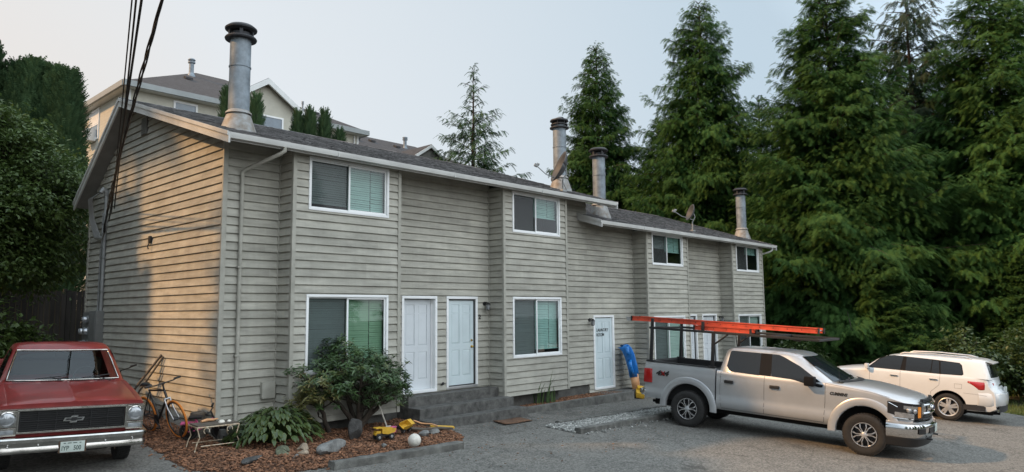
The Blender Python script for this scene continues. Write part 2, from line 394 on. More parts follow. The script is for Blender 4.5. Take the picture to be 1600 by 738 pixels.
M['gravel'] = mat('gravel_stones', (.30, .30, .28), .85, var=.2, vscale=9, rnd=.5)
M['rock'] = mat('grey_rock', (.20, .20, .19), .85, var=.28, vscale=7, bump=.6, bscale=25, detail=9)
M['rock_tan'] = mat('tan_rock', (.33, .26, .19), .85, var=.25, vscale=9, bump=.5, bscale=30)
M['rock_moss'] = mat('mossy_rock', (.13, .14, .09), .9, var=.3, vscale=14, bump=.7, bscale=35)
M['rock_dark'] = mat('dark_rock', (.07, .068, .065), .85, var=.28, vscale=9, bump=.6, bscale=25)
M['silver'] = mat('silver_metallic_paint', (.46, .47, .48), .34, metal=.55, var=.03, coat=.7)
M['red_paint'] = mat('faded_red_paint', (.20, .018, .016), .36, var=.16, vscale=3, coat=.35, rvar=.1)
M['pearl'] = mat('pearl_white_paint', (.61, .625, .63), .3, var=.02, coat=.7)
M['pillar'] = mat('satin_black_pillar', (.010, .010, .011), .6, var=.05, spec=.08)
M['car_pane'] = glass_mat('car_windshield', (.62, .70, .68), 0.0)
M['seat'] = mat('dark_seat_vinyl', (.05, .045, .045), .6, var=.1)
M['tint'] = mat('tinted_car_glass', (.012, .013, .014), .03, var=.02, spec=.5)
M['clearglass'] = mat('windshield_glass', (.010, .014, .018), .03, var=.02, spec=.45)
M['lamp_red'] = mat('red_lamp_lens', (.36, .012, .012), .12, var=.08, spec=.8)
M['amber'] = mat('amber_lens', (.80, .26, .03), .2, var=.05)
M['lens'] = mat('clear_lamp_lens', (.42, .44, .46), .12, metal=.5, var=.2, vscale=12)
M['alloy'] = mat('machined_alloy', (.62, .62, .63), .25, metal=.9, var=.04)
M['alloy_painted'] = mat('silver_painted_alloy', (.50, .51, .52), .35, metal=.6, var=.04)
M['gunmetal'] = mat('black_wheel', (.02, .02, .022), .35, metal=.3, var=.1)
M['orange'] = mat('orange_fibreglass', (.58, .075, .035), .55, var=.16, vscale=5)
M['alu'] = mat('dull_aluminium', (.55, .55, .55), .4, metal=.8, var=.08)
M['rackblack'] = mat('black_steel_rack', (.016, .016, .017), .5, var=.15)
M['plate'] = mat('licence_plate', (.50, .56, .52), .5, var=.06, vscale=8)
M['plate_text'] = mat('plate_green_black', (.02, .045, .035), .5, var=.05)
M['yellow'] = mat('yellow_toy_plastic', (.62, .36, .03), .5, var=.12, vscale=8)
M['ballwhite'] = mat('dirty_white_ball', (.66, .63, .56), .5, var=.12, vscale=9)
M['blue'] = mat('blue_slide_plastic', (.012, .17, .52), .4, var=.08, vscale=4)
M['tan'] = mat('tan_slide_plastic', (.62, .32, .15), .5, var=.12, vscale=4)
M['pink'] = mat('pink_bike_paint', (.62, .10, .26), .4, var=.08)
M['bikeblack'] = mat('bike_frame_black', (.02, .022, .025), .35, var=.1)
M['orange_tyre'] = mat('orange_bike_tyre', (.62, .20, .03), .7, var=.15)
M['cream_wire'] = mat('cream_painted_wire', (.62, .57, .44), .5, var=.12, vscale=14, dark=(.30, .16, .07))
M['shell'] = mat('pale_shell', (.70, .66, .58), .6, var=.1)
M['coir'] = mat('brown_doormat', (.145, .078, .045), .95, var=.25, vscale=14, bump=.8, bscale=90)
M['cable'] = mat('black_cable', (.016, .015, .014), .7, var=.1)
M['cable_grey'] = mat('grey_cable', (.18, .18, .17), .6, var=.1)
M['dish'] = mat('grey_dish', (.05, .053, .058), .6, var=.1)
M['blind'] = mat('pale_blind', (.42, .46, .42), .7, var=.04)
M['blind_teal'] = mat('sea_green_blind', (.30, .41, .38), .7, var=.04)
M['blind_green'] = mat('green_blind', (.20, .29, .185), .7, var=.05)
M['blind_dark'] = mat('dark_blind', (.24, .25, .25), .7, var=.05)
M['screen'] = screen_mat('insect_screen', (.06, .065, .065), .36)
M['pane'] = glass_mat('window_pane', (.80, .92, .90), 0.0)
M['beige'] = mat('beige_lap_siding', (.45, .435, .37), .75, var=.05, vscale=2)
M['bgwhite'] = mat('pale_trim', (.62, .63, .62), .6, var=.04)
M['bggrey'] = mat('grey_gutter', (.26, .28, .28), .6, var=.06)
M['bgroof'] = mat('brown_grey_shingles', (.045, .045, .049), .95, var=.25, vscale=5, bump=.6, bscale=60, detail=9)
M['bgglass'] = mat('distant_window_glass', (.10, .14, .18), .08, var=.1, spec=.8)
M['cedar'] = leaf_mat('cedar_foliage', (.014, .044, .013), (.056, .130, .030), .28, .7, .45, tipcol=(.130, .215, .046), spec=.12)
M['fir'] = leaf_mat('fir_needles', (.022, .050, .026), (.06, .11, .045), .2, .7, .6, tipcol=(.08, .13, .05), spec=.12)
M['spruce'] = leaf_mat('dark_spruce_needles', (.012, .028, .014), (.034, .062, .03), .15, .7, .6, tipcol=(.075, .060, .028), spec=.12)
M['cypress'] = leaf_mat('cypress_foliage', (.026, .058, .028), (.065, .12, .055), .2, .7, .9, tipcol=(.085, .14, .062), spec=.12)
M['maple'] = leaf_mat('broad_leaves', (.026, .052, .014), (.105, .155, .042), .35, .40, .8)
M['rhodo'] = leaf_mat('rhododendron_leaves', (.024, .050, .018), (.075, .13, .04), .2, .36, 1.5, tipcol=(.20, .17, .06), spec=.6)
M['laurel'] = leaf_mat('laurel_leaves', (.03, .055, .015), (.10, .15, .04), .25, .4, 1.5, spec=.5)
M['grass'] = leaf_mat('grass_blades', (.04, .07, .015), (.13, .16, .035), .3, .6, 1.0)
M['iris'] = leaf_mat('iris_blades', (.06, .12, .04), (.16, .24, .09), .35, .5, 2.0)
# ---------------------------------------------------------------- ground
def g(x, y):
    xx = max(-30, min(45, x)); yy = max(-30, min(45, y))
    d = math.hypot(x + 5.9, y + 12.6)
    t = max(0, min(1, (9 - d) / 8)); t = t * t * (3 - 2 * t)
    return -.50 - .022 * xx + .062 * yy + 1.1 * t

def sheet(name, poly_fn, xs, ys, mat_, dz, kind='structure', jitter=0.0, parent=None):
    rng = random.Random(5); V = {}; vs = []; fs = []
    for i in range(len(xs) - 1):
        for j in range(len(ys) - 1):
            cx, cy = (xs[i] + xs[i + 1]) / 2, (ys[j] + ys[j + 1]) / 2
            if not poly_fn(cx, cy): continue
            f = []
            for (a, b) in ((i, j), (i + 1, j), (i + 1, j + 1), (i, j + 1)):
                if (a, b) not in V:
                    x, y = xs[a], ys[b]
                    V[(a, b)] = len(vs); vs.append((x, y, g(x, y) + dz + rng.uniform(-jitter, jitter)))
                f.append(V[(a, b)])
            fs.append(f)
    mb = MB(); mb.add(vs, fs)
    o = mb.build(name, mat_, parent, smooth=60)
    if kind: o['kind'] = kind
    return o

def lin(a, b, n): return [a + (b - a) * i / n for i in range(n + 1)]
def inpoly(poly):
    def f(x, y):
        c = False; n = len(poly); j = n - 1
        for i in range(n):
            xi, yi = poly[i]; xj, yj = poly[j]
            if (yi > y) != (yj > y) and x < (xj - xi) * (y - yi) / (yj - yi) + xi: c = not c
            j = i
        return c
    return f

far = [-400, -220, -120, -70, -45] + lin(-32, 48, 40) + [60, 80, 120, 220, 400]
sheet('ground', lambda x, y: True, far, far, M['soil'], -.05)
drive = MB()
def edge_x(y): return 21.2 + .35 * math.sin(y * .9) + .2 * math.sin(y * 2.3 + 1)
ys = lin(-42, 9, 102); rows = []
for y in ys:
    xl, xr = -16 + .3 * math.sin(y), edge_x(y) + (4 if y < -18 else 0)
    rows.append([(xl + (xr - xl) * k / 76, y, g(xl + (xr - xl) * k / 76, y)) for k in range(77)])
drive.grid(rows); tag(drive.build('driveway', M['asphalt'], smooth=60), kind='structure')
walk = MB()
rows = []
for y in lin(-2.16, -.02, 8):
    rows.append([(x, y + (.05 * math.sin(x * 2.1) if y < -2 else 0), g(x, y) + (.003 if y < -2.1 or x < 4.45 else .016)) for x in lin(4.4, 13.6, 46)])
walk.grid(rows); tag(walk.build('walkway', M['walk'], smooth=60), kind='structure')

def scatter_boxes(n, place, size, rng, flat=.25):
    V = []; F = []; r = []
    for i in range(n):
        p = place(rng)
        if p is None: continue
        x, y, z = p; L = rng.uniform(*size); W = L * rng.uniform(.25, .55); H = L * flat * rng.uniform(.5, 1.2)
        a = rng.uniform(0, 6.28); t1, t2 = rng.uniform(-.5, .5), rng.uniform(-.5, .5)
        ux = Vector((math.cos(a), math.sin(a), t1)).normalized(); uz = Vector((-t1 * math.cos(a), -t1 * math.sin(a), 1)) + Vector((-math.sin(a), math.cos(a), 0)) * t2
        uz.normalize(); uy = uz.cross(ux)
        b = len(V); c = Vector((x, y, z))
        for k in (-1, 1):
            for j in (-1, 1):
                for q in (-1, 1):
                    s = 1 if k < 0 else .75
                    V.append(c + ux * q * L / 2 * s + uy * j * W / 2 * s + uz * k * H / 2)
        for f in ((0, 2, 3, 1), (4, 5, 7, 6), (0, 1, 5, 4), (2, 6, 7, 3), (0, 4, 6, 2), (1, 3, 7, 5)): F.append([b + q for q in f])
        r += [rng.random()] * 6
    return np_mesh('scatter', [tuple(v) for v in V], F, rnd=r)

# bark mulch bed round the corner of the building
bed_poly = [(-1.0, 3.2), (-.95, .8), (-1.05, -.6), (-1.1, -1.5), (-.6, -2.15), (.1, -2.5), (.66, -2.55), (3.42, -2.55), (4.15, -1.95), (4.35, -1.25), (4.3, -.05), (0.02, -.05), (0.02, 3.2)]
inbed = inpoly(bed_poly)
def bed_z(x, y):
    best = 9
    for (ax, ay), (bx, by) in zip(bed_poly[:11], bed_poly[1:11]):
        L2 = (bx - ax) ** 2 + (by - ay) ** 2; t = max(0, min(1, ((x - ax) * (bx - ax) + (y - ay) * (by - ay)) / L2)); best = min(best, math.hypot(x - ax - t * (bx - ax), y - ay - t * (by - ay)))
    d = min(1.0, best / .45)
    return g(x, y) + .003 + .075 * d + .02 * math.sin(x * 5 + y * 3) * d
def bedsheet():
    mb = MB(); st = .1; V = {}; vs = []; fs = []
    for i in range(-12, 46):
        for j in range(-27, 33):
            x0, y0 = i * st, j * st
            if not inbed(x0 + st / 2, y0 + st / 2): continue
            f = []
            for a, b in ((i, j), (i + 1, j), (i + 1, j + 1), (i, j + 1)):
                if (a, b) not in V: V[(a, b)] = len(vs); vs.append((a * st, b * st, bed_z(a * st, b * st)))
                f.append(V[(a, b)])
            fs.append(f)
    mb.add(vs, fs); return mb.build('mulch_bed', M['mulchbase'], smooth=80)
tag(bedsheet(), kind='structure')
rng = random.Random(11)
def pl(r):
    x, y = r.uniform(-1.35, 4.5), r.uniform(-2.75, 3.2)
    ok = inbed(x, y)
    if not ok and (r.random() > .16 or not (inbed(x + .12, y + .08) or inbed(x + .2, y + .15) and r.random() < .4)): return None
    if ok and x > 2.6 and y > -1.4 and r.random() < .4: return None
    return (x, y, (bed_z(x, y) if ok else g(x, y)) + r.uniform(.0, .022))
tag(link('bark_mulch', scatter_boxes(30000, pl, (.025, .085), rng), M['chip']), kind='stuff')

# gravel strip between walkway and wheel stop
def pg(r):
    x, y = r.uniform(6.4, 11.6), r.uniform(-2.98, -2.12)
    if r.random() < .06: y -= r.uniform(0, .5)
    return (x, y, g(x, y) + r.uniform(.0, .03))
tag(link('gravel', scatter_boxes(9000, pg, (.03, .075), random.Random(3), flat=.6), M['gravel']), kind='stuff')

def curb(name, label, x0, x1, yc, w, h, mat_, cat='kerb', rz=0.0, z0=None, slant=.0):
    """long stone or timber kerb with worn, chipped edges"""
    r = random.Random(hash((x0, yc)) % 1000); L = x1 - x0; n = max(4, int(L / .12)); rows = []
    prof = [(-w / 2, -.08), (-w / 2, h * .80), (-w / 2 + .02, h * .97), (0, h), (w / 2 - .02, h * .97), (w / 2, h * .80), (w / 2, -.08)]
    for i in range(n + 1):
        x = x0 + L * i / n; c = g(x, yc); row = []
        for (a, b) in prof:
            k = r.uniform(-.008, .008); row.append((x + (r.uniform(-.01, .01) if i in (0, n) else 0), yc + a + k + slant * (x - x0), c + b + (r.uniform(-.008, .006) if b > 0 else 0)))
        rows.append(row)
    mb = MB(); mb.grid(rows); mb.poly([p for p in rows[0]]); mb.poly(rows[-1])
    o = mb.build(name, mat_, smooth=35)
    return tag(o, label, cat)
curb('kerb', 'weathered grey kerb in front of the bark mulch bed and white ball', .62, 3.40, -2.66, .17, .13, M['curb'])
curb('wheel_stop', 'worn kerb at the outer edge of the gravel strip by the silver pickup', 6.45, 10.9, -3.02, .16, .12, M['curb'])
curb('kerb', 'low kerb between the asphalt walkway and the gravel strip', 6.9, 12.2, -2.10, .12, .075, M['curb'])

# raised kerb of the small bed under the middle bay, one L-shaped thing
mb = MB()
z0 = g(9, -.76)
mb.bbox(6.80, 11.92, -.86, -.68, -.95, -.56, .015); mb.bbox(11.75, 11.92, -.675, -.06, -.95, -.562, .015)
tag(mb.build('planter_kerb', M['curb'], smooth=40), 'straight concrete kerb around the narrow planting bed under the middle bay', 'kerb')
mb = MB(); mb.grid([[(x, y, -.60 + .015 * math.sin(x * 4 + y * 7)) for y in lin(-.67, -.02, 6)] for x in lin(6.86, 11.74, 30)])
tag(mb.build('planting_soil', M['mulchbase'], smooth=80), kind='structure')
def pp(r):
    x, y = r.uniform(6.9, 11.7), r.uniform(-.66, -.06)
    return (x, y, -.595 + r.uniform(0, .02))
tag(link('bark_mulch', scatter_boxes(3000, pp, (.025, .07), random.Random(8)), M['chip']), kind='stuff')

# concrete entry steps (exposed aggregate)
st = thing('entry_steps', 'three broad exposed aggregate concrete steps below the two white front doors', 'steps')
mb = MB(); mb.bbox(4.02, 6.80, -.36, .10, -.95, -.055, .02); mb.build('step', M['concrete'], st, smooth=40)
mb = MB(); mb.bbox(3.99, 6.88, -.78, -.363, -.95, -.265, .02); mb.build('step', M['concrete'], st, smooth=40)
mb = MB(); mb.bbox(3.93, 6.97, -1.16, -.783, -.98, -.475, .02); mb.build('step', M['concrete'], st, smooth=40)
mb = MB(); mb.bbox(10.95, 12.85, -.62, -.02, -1.0, -.575, .02)
tag(mb.build('doorstep', M['concrete'], smooth=40), 'low concrete doorstep in front of the laundry door', 'step')
for i, (x0, x1) in enumerate(((17.2, 18.95),)):
    mb = MB(); mb.bbox(x0, x1, -.7, -.02, -1.2, -.56, .02)
    tag(mb.build('doorstep', M['concrete'], smooth=40), 'concrete doorstep under the far pair of white doors behind the pickup', 'step')
mb = MB()
mb.grid([[(x + .1 * (y + 1.0), y, g(x, y) + .034 + .006 * math.sin(x * 9)) for y in lin(-1.62, -1.2, 4)] for x in lin(5.75, 6.65, 8)])
mb2 = mb.build('doormat', M['coir'], smooth=60); md = mb2.modifiers.new('thick', 'SOLIDIFY'); md.thickness = .014
tag(mb2, 'worn brown doormat lying at the foot of the entry steps', 'doormat')
# ---------------------------------------------------------------- the townhouse building
PITCH_Z, PHASE = .155, .135
def siding(mb, attr, O, D, Nn, L, z0, z1, openings=(), clip=None, seed=0, out=.036, board=3.7):
    """stacked laps, each a tilted board with a shadow-casting lower edge; openings are (s0,s1,za,zb)"""
    r = random.Random(seed); O = Vector(O); D = Vector(D); Nn = Vector(Nn)
    k = math.floor((z0 - PHASE) / PITCH_Z)
    while PHASE + k * PITCH_Z < z1:
        za, zb = PHASE + k * PITCH_Z, PHASE + (k + 1) * PITCH_Z; k += 1
        cuts = sorted({max(za, z0), min(zb, z1)} | {q for o in openings for q in o[2:4] if max(za, z0) < q < min(zb, z1)})
        joints = [r.uniform(.3, board)]
        while joints[-1] < L: joints.append(joints[-1] + board * r.uniform(.7, 1.1))
        wob = [r.uniform(-.0014, .0014) for _ in range(200)]
        for a, b in zip(cuts, cuts[1:]):
            if b - a < 1e-4: continue
            segs = [(0, L)]
            if clip:
                lo, hi = clip((a + b) / 2); segs = [(max(0, lo), min(L, hi))]
            for o in openings:
                if o[2] <= a + 1e-5 and o[3] >= b - 1e-5:
                    new = []
                    for s0, s1 in segs:
                        if o[1] <= s0 or o[0] >= s1: new.append((s0, s1)); continue
                        if o[0] > s0: new.append((s0, o[0]))
                        if o[1] < s1: new.append((o[1], s1))
                    segs = new
            for s0, s1 in segs:
                if s1 - s0 < .004: continue
                xs = sorted({s0, s1} | {j for j in joints if s0 + .05 < j < s1 - .05} | {s0 + (s1 - s0) * q / max(1, int((s1 - s0) / .9)) for q in range(1, int((s1 - s0) / .9))})
                tone = r.random()
                for p, q in zip(xs, xs[1:]):
                    if any(abs(p - j) < 1e-6 for j in joints): tone = r.random()
                    def off(z, s):
                        t = (z - za) / PITCH_Z
                        return out * (1 - t) + .012 * t + wob[int(s * 1.1) % 200] * (1 - t)
                    def P(s, z, o_): return O + D * s + Nn * o_ + Vector((0, 0, z))
                    g0 = za + .845 * PITCH_Z; bb = b
                    if a < g0 < b and out > .03:      # rebate behind the butt edge of the board above
                        bb = g0; w0, w1 = P(p, g0, .001), P(q, g0, .001); mb.add([P(p, g0, off(g0, p)), P(q, g0, off(g0, q)), w1, w0, P(q, b, .001), P(p, b, .001)], [(0, 1, 2, 3), (3, 2, 4, 5)]); attr += [tone, tone]
                    v = [P(p, a, off(a, p)), P(q, a, off(a, q)), P(q, bb, off(bb, q)), P(p, bb, off(bb, p))]
                    mb.add(v, [(0, 1, 2, 3)]); attr.append(tone)
                    if abs(a - max(za, z0)) < 1e-6:
                        mb.add([P(p, a, 0.001), P(q, a, 0.001), v[1], v[0]], [(0, 1, 2, 3)]); attr.append(tone)

house = thing('townhouse', 'long two storey grey lap sided townhouse building with bays, white windows and metal chimneys', 'building')
S1, EZ1, EZ2 = .320, 4.885, 4.30
def under1(y): return EZ1 + S1 * (y + .87) - .15
RIDGE_Y, RIDGE_Z = 4.55, EZ1 + S1 * (4.55 + .87)
REAR_Y, REAR_Z = 7.42, 4.56
RS = (RIDGE_Z - REAR_Z) / (REAR_Y - RIDGE_Y)
def under2(y): return EZ2 + S1 * (y + .87) - .15
W = 7.28
BAY = -.519

# openings on each wall plane (x0,x1,z0,z1)
WIN = [ # x0, x1, z0, z1, y, (left blind, cover), (right blind, cover), screen
    (1.407, 3.306, 3.738, 4.781, BAY, ('blind_dark', .88), ('blind_teal', 1.0), 'l'),
    (1.397, 3.313, .617, 2.122, BAY, ('blind_dark', 1.0), ('blind_green', 1.0), 'l'),
    (7.141, 9.012, 3.738, 4.781, BAY, ('blind_dark', .0), ('blind_teal', .55), 'l'),
    (7.124, 9.021, .617, 2.122, BAY, ('blind_dark', 1.0), ('blind_teal', .90), 'l'),
    (13.60, 15.52, 3.19, 4.22, BAY, ('blind_dark', .45), ('blind_teal', .55), 'l'),
    (13.59, 15.52, .07, 1.578, BAY, ('blind_dark', 1.0), ('blind', .97), 'l'),
    (19.47, 21.43, 3.19, 4.22, BAY, ('blind_dark', .0), ('blind_teal', .3), 'l'),
    (19.463, 21.441, .07, 1.578, BAY, ('blind_dark', .2), ('blind', .3), 'l')]
DOORS = [(4.079, 5.109, 0, 2.131), (5.40, 6.413, 0, 2.131), (11.129, 12.167, -.49, 1.626), (16.25, 17.28, -.5, 1.61), (17.659, 18.751, -.5, 1.61)]
bays = [(1.109, 3.586, -.29, 1), (6.839, 9.277, -.29, 1), (13.316, 15.817, -.80, 2), (19.153, 21.747, -.80, 2)]
DIV = 10.9
def ops(x0, x1, y):
    o = []
    if y == 0:
        for d in DOORS:
            if x0 - .01 < d[0] < x1: o.append((d[0] - x0 + .02, d[1] - x0 - .02, d[2] - .01, d[3] - .02))
    else:
        for w in WIN:
            if x0 - .01 < w[0] < x1: o.append((w[0] - x0 + .012, w[1] - x0 - .012, w[2] + .012, w[3] - .012))
    return o
def wall(label, fn):
    mb = MB(); at = []; fn(mb, at)
    o = mb.build('wall', M['siding'], house, attr=at)
    if label: o['label'] = label
    return o
# end wall
def gclip(z):
    lo = (z - (EZ1 - .15)) / S1 - .87
    hi = REAR_Y - (z - (REAR_Z - .12)) / RS
    return (lo, hi)
wall('end wall with gable', lambda mb, at: siding(mb, at, (0, 0, 0), (0, 1, 0), (-1, 0, 0), W, -.40, RIDGE_Z - .15, clip=lambda z: (max(0, gclip(z)[0]), min(W, gclip(z)[1])), seed=4))
# main front wall pieces between the bays
segs = [(0, 1.109, -.42, 1), (3.586, 6.839, -.05, 1), (9.277, DIV, -.34, 1), (DIV, 13.316, -.60, 2), (15.817, 19.153, -.6, 2)]
for i, (x0, x1, zb, blk) in enumerate(segs):
    top = under1(0) if blk == 1 or x0 == DIV else under2(0)
    if x0 == DIV: top = under2(0)
    wall(None, lambda mb, at: siding(mb, at, (x0, 0, 0), (1, 0, 0), (0, -1, 0), x1 - x0, zb, top, openings=ops(x0, x1, 0), seed=10 + i))
def above(mb, at): siding(mb, at, (DIV, 0, 0), (1, 0, 0), (0, -1, 0), .02, under2(0), under1(0), seed=3)
for i, (x0, x1, zb, blk) in enumerate(bays):
    top = under1(BAY) if blk == 1 else under2(BAY)
    def fn(mb, at):
        siding(mb, at, (x0, BAY, 0), (1, 0, 0), (0, -1, 0), x1 - x0, zb, top, openings=ops(x0, x1, BAY), seed=30 + i)
        siding(mb, at, (x0, 0, 0), (0, -1, 0), (-1, 0, 0), -BAY, zb, top, seed=40 + i)
        siding(mb, at, (x1, BAY, 0), (0, 1, 0), (1, 0, 0), -BAY, zb, top, seed=50 + i)
    o = wall('projecting bay', fn); o.name = 'bay'
# backing, far walls and floors of the bays
mb = MB()
def backing(x0, x1, y, z0, z1, opn):
    xs = sorted({x0, x1} | {a for o in opn for a in (o[0] + x0, o[1] + x0)}); zs = sorted({z0, z1} | {a for o in opn for a in (o[2], o[3]) if z0 < a < z1})
    for a, b in zip(xs, xs[1:]):
        for c, d in zip(zs, zs[1:]):
            mx, mz = (a + b) / 2 - x0, (c + d) / 2
            if any(o[0] < mx < o[1] and o[2] < mz < o[3] for o in opn): continue
            mb.quad((a, y, c), (b, y, c), (b, y, d), (a, y, d))
for x0, x1, zb, blk in segs:
    backing(x0, x1, .004, zb, under1(0) if blk == 1 else under2(0), ops(x0, x1, 0))
for x0, x1, zb, blk in bays:
    t = under1(BAY) if blk == 1 else under2(BAY)
    backing(x0, x1, BAY + .004, zb, t, ops(x0, x1, BAY))
    mb.quad((x0 + .004, 0, zb), (x0 + .004, BAY, zb), (x0 + .004, BAY, t), (x0 + .004, 0, t)); mb.quad((x1 - .004, 0, zb), (x1 - .004, BAY, zb), (x1 - .004, BAY, t), (x1 - .004, 0, t))
    mb.quad((x0, 0, zb + .003), (x1, 0, zb + .003), (x1, BAY, zb + .003), (x0, BAY, zb + .003))
mb.poly([(.004, 0, -.4), (.004, W, -.4), (.004, W, 4.6), (.004, RIDGE_Y, RIDGE_Z - .15), (.004, 0, under1(0))])
mb.quad((0, W, -.4), (DIV, W, -.4), (DIV, W, 4.6), (0, W, 4.6)); mb.quad((DIV, 7.1, -1), (21.747, 7.1, -1), (21.747, 7.1, 4), (DIV, 7.1, 4))
mb.poly([(DIV, 0, -.6), (DIV, W, -.6), (DIV, W, 4.6), (DIV, RIDGE_Y, RIDGE_Z - .15), (DIV, 0, under1(0))])
mb.poly([(21.74, 0, -1.2), (21.74, 7.1, -1.2), (21.74, 7.1, 4), (21.74, RIDGE_Y, EZ2 + S1 * 5.42 - .15), (21.74, 0, under2(0))])
mb.build('wall_sheathing', M['siding'], house, attr=[.5] * len(mb.f))
# foundation
mb = MB()
mb.box(.03, DIV, .03, W - .05, -1.2, -.30); mb.box(DIV + .001, 21.7, .035, 7.05, -1.6, -.55)
for x0, x1, zb, blk in bays: mb.box(x0 + .12, x1 - .12, BAY + .22, .02, -1.6, zb - .004)
mb.build('foundation', M['found'], house)

# corner boards
mb = MB()
def vtrim(x, y, z0, z1, w=.05, d=.03): mb.box(x - w / 2, x + w / 2, y - d, y + .002, z0, z1)
mb.box(-.044, .045, -.044, .002, -.42, under1(0))
mb.box(-.044, .0, W - .07, W + .02, -.42, 4.60)
for x0, x1, zb, blk in bays:
    u = under1 if blk == 1 else under2
    mb.box(x0 - .042, x0 + .035, BAY - .042, BAY + .03, zb, u(BAY)); mb.box(x1 - .035, x1 + .042, BAY - .042, BAY + .03, zb, u(BAY))
    mb.box(x0 - .042, x0 - .001, -.042, .0, zb, u(0)); mb.box(x1 + .001, x1 + .042, -.042, .0, zb, u(0))
mb.islands('corner_board', M['trim'], house)

# roofs
def shingles(mb, attr, O, D, Up, L, S, seed, nrm):
    r = random.Random(seed); O = Vector(O); D = Vector(D).normalized(); Up = Vector(Up).normalized(); nrm = Vector(nrm).normalized(); e = .145; j = 0
    while j * e < S:
        s0, s1 = j * e, min(S, (j + 1) * e + .02); x = -r.uniform(0, .3)
        while x < L:
            w = r.uniform(.14, .36); a, b = max(0, x), min(L, x + w - .006); x += w
            if b - a < .02: continue
            t = .012 + r.uniform(0, .012); dz = r.uniform(-.012, .008)
            p = [O + D * a + Up * (s0 + dz) + nrm * t, O + D * b + Up * (s0 + dz) + nrm * t, O + D * b + Up * s1 + nrm * .003, O + D * a + Up * s1 + nrm * .003]
            mb.add(p + [O + D * a + Up * (s0 + dz), O + D * b + Up * (s0 + dz)], [(0, 1, 2, 3), (4, 5, 1, 0)])
            tone = r.random(); attr += [tone, tone]
        j += 1
def roof(x0, x1, ez, seed, name_):
    ry, rz = RIDGE_Y, ez + S1 * 5.42; rearz = rz - RS * (REAR_Y - ry)
    mb = MB(); at = []
    n = Vector((0, -S1, 1)).normalized()
    shingles(mb, at, (x0, -.84, ez + .03 * S1 - .002), (1, 0, 0), (0, 1, S1), x1 - x0, math.hypot(ry + .84, rz - ez - .01), seed, n)
    n2 = Vector((0, RS, 1)).normalized()
    shingles(mb, at, (x0, REAR_Y, rearz), (1, 0, 0), (0, ry - REAR_Y, rz - rearz), x1 - x0, math.hypot(ry - REAR_Y, rz - rearz), seed + 1, n2)
    # ridge caps
    k = x0
    while k < x1:
        mb.quad((k, ry - .13, rz - .13 * S1 + .022), (min(x1, k + .3), ry - .13, rz - .13 * S1 + .016), (min(x1, k + .3), ry, rz + .024), (k, ry, rz + .03)); at.append(random.Random(k).random())
        mb.quad((k, ry, rz + .03), (min(x1, k + .3), ry, rz + .024), (min(x1, k + .3), ry + .13, rz - .13 * RS + .016), (k, ry + .13, rz - .13 * RS + .022)); at.append(.5)
        k += .28
    rf = mb.build('roof', M['shingle'], house, attr=at)
    # boards under the shingles: deck, fascia, barge boards
    mb = MB(); yf = -.79
    mb.quad((x0 + .02, yf, ez + .010), (x1 - .02, yf, ez + .010), (x1 - .02, ry, rz - .016), (x0 + .02, ry, rz - .016))
    mb.quad((x0 + .02, ry, rz - .016), (x1 - .02, ry, rz - .016), (x1 - .02, REAR_Y, rearz - .016), (x0 + .02, REAR_Y, rearz - .016))
    mb.quad((x0 + .02, yf, ez - .120), (x1 - .02, yf, ez - .120), (x1 - .02, ry, rz - .146), (x0 + .02, ry, rz - .146))
    mb.quad((x0 + .02, ry, rz - .146), (x1 - .02, ry, rz - .146), (x1 - .02, REAR_Y, rearz - .13), (x0 + .02, REAR_Y, rearz - .13))
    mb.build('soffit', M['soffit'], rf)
    for xs, d in ((x0, 1), (x1, -1)):
        mb = MB()
        a, b = xs, xs + d * .035
        lo, hi = min(a, b), max(a, b)
        for (p, q, sl, zz) in (((yf - .095), ry, S1, ez), (ry, REAR_Y, -RS, rz)):
            za = ez + S1 * (p + .87) if sl > 0 else rz; zb = rz if sl > 0 else rearz
            mb.add([(lo, p, za - .19), (hi, p, za - .19), (hi, q, zb - .19), (lo, q, zb - .19), (lo, p, za - .0), (hi, p, za - .0), (hi, q, zb - .0), (lo, q, zb - .0)],
                   [(0, 3, 2, 1), (4, 5, 6, 7), (0, 1, 5, 4), (2, 3, 7, 6), (0, 4, 7, 3), (1, 2, 6, 5)])
            lo2, hi2 = (lo - .022, lo - .001) if d > 0 else (hi + .001, hi + .022)
            mb.add([(lo2, p, za - .06), (hi2, p, za - .06), (hi2, q, zb - .06), (lo2, q, zb - .06), (lo2, p, za + .012), (hi2, p, za + .012), (hi2, q, zb + .012), (lo2, q, zb + .012)],
                   [(0, 3, 2, 1), (4, 5, 6, 7), (0, 1, 5, 4), (2, 3, 7, 6), (0, 4, 7, 3), (1, 2, 6, 5)])
        mb.build('barge_board', M['eave'], rf)
    mb = MB()
    prof = [(-.792, ez - .105), (-.82, ez - .112), (-.872, ez - .10), (-.888, ez - .03), (-.888, ez - .004), (-.874, ez - .004), (-.874, ez - .022), (-.858, ez - .085), (-.82, ez - .095), (-.794, ez - .09)]
    mb.prism([(x0 + .036, y, z) for y, z in prof], (x1 - x0 - .072, 0, 0))
    mb.box(x0 + .036, x1 - .036, -.788, -.765, ez - .13, ez + .004)
    x = x0 + 2.2
    while x < x1 - .5:
        mb.box(x, x + .02, -.891, -.79, ez - .114, ez - .001); x += 3.05
    mb.build('gutter', M['eave'], rf, smooth=40)
    return rf
roof1 = roof(-.37, 11.28, EZ1, 7, 'roof')
roof2 = roof(10.47, 22.45, EZ2, 19, 'roof')

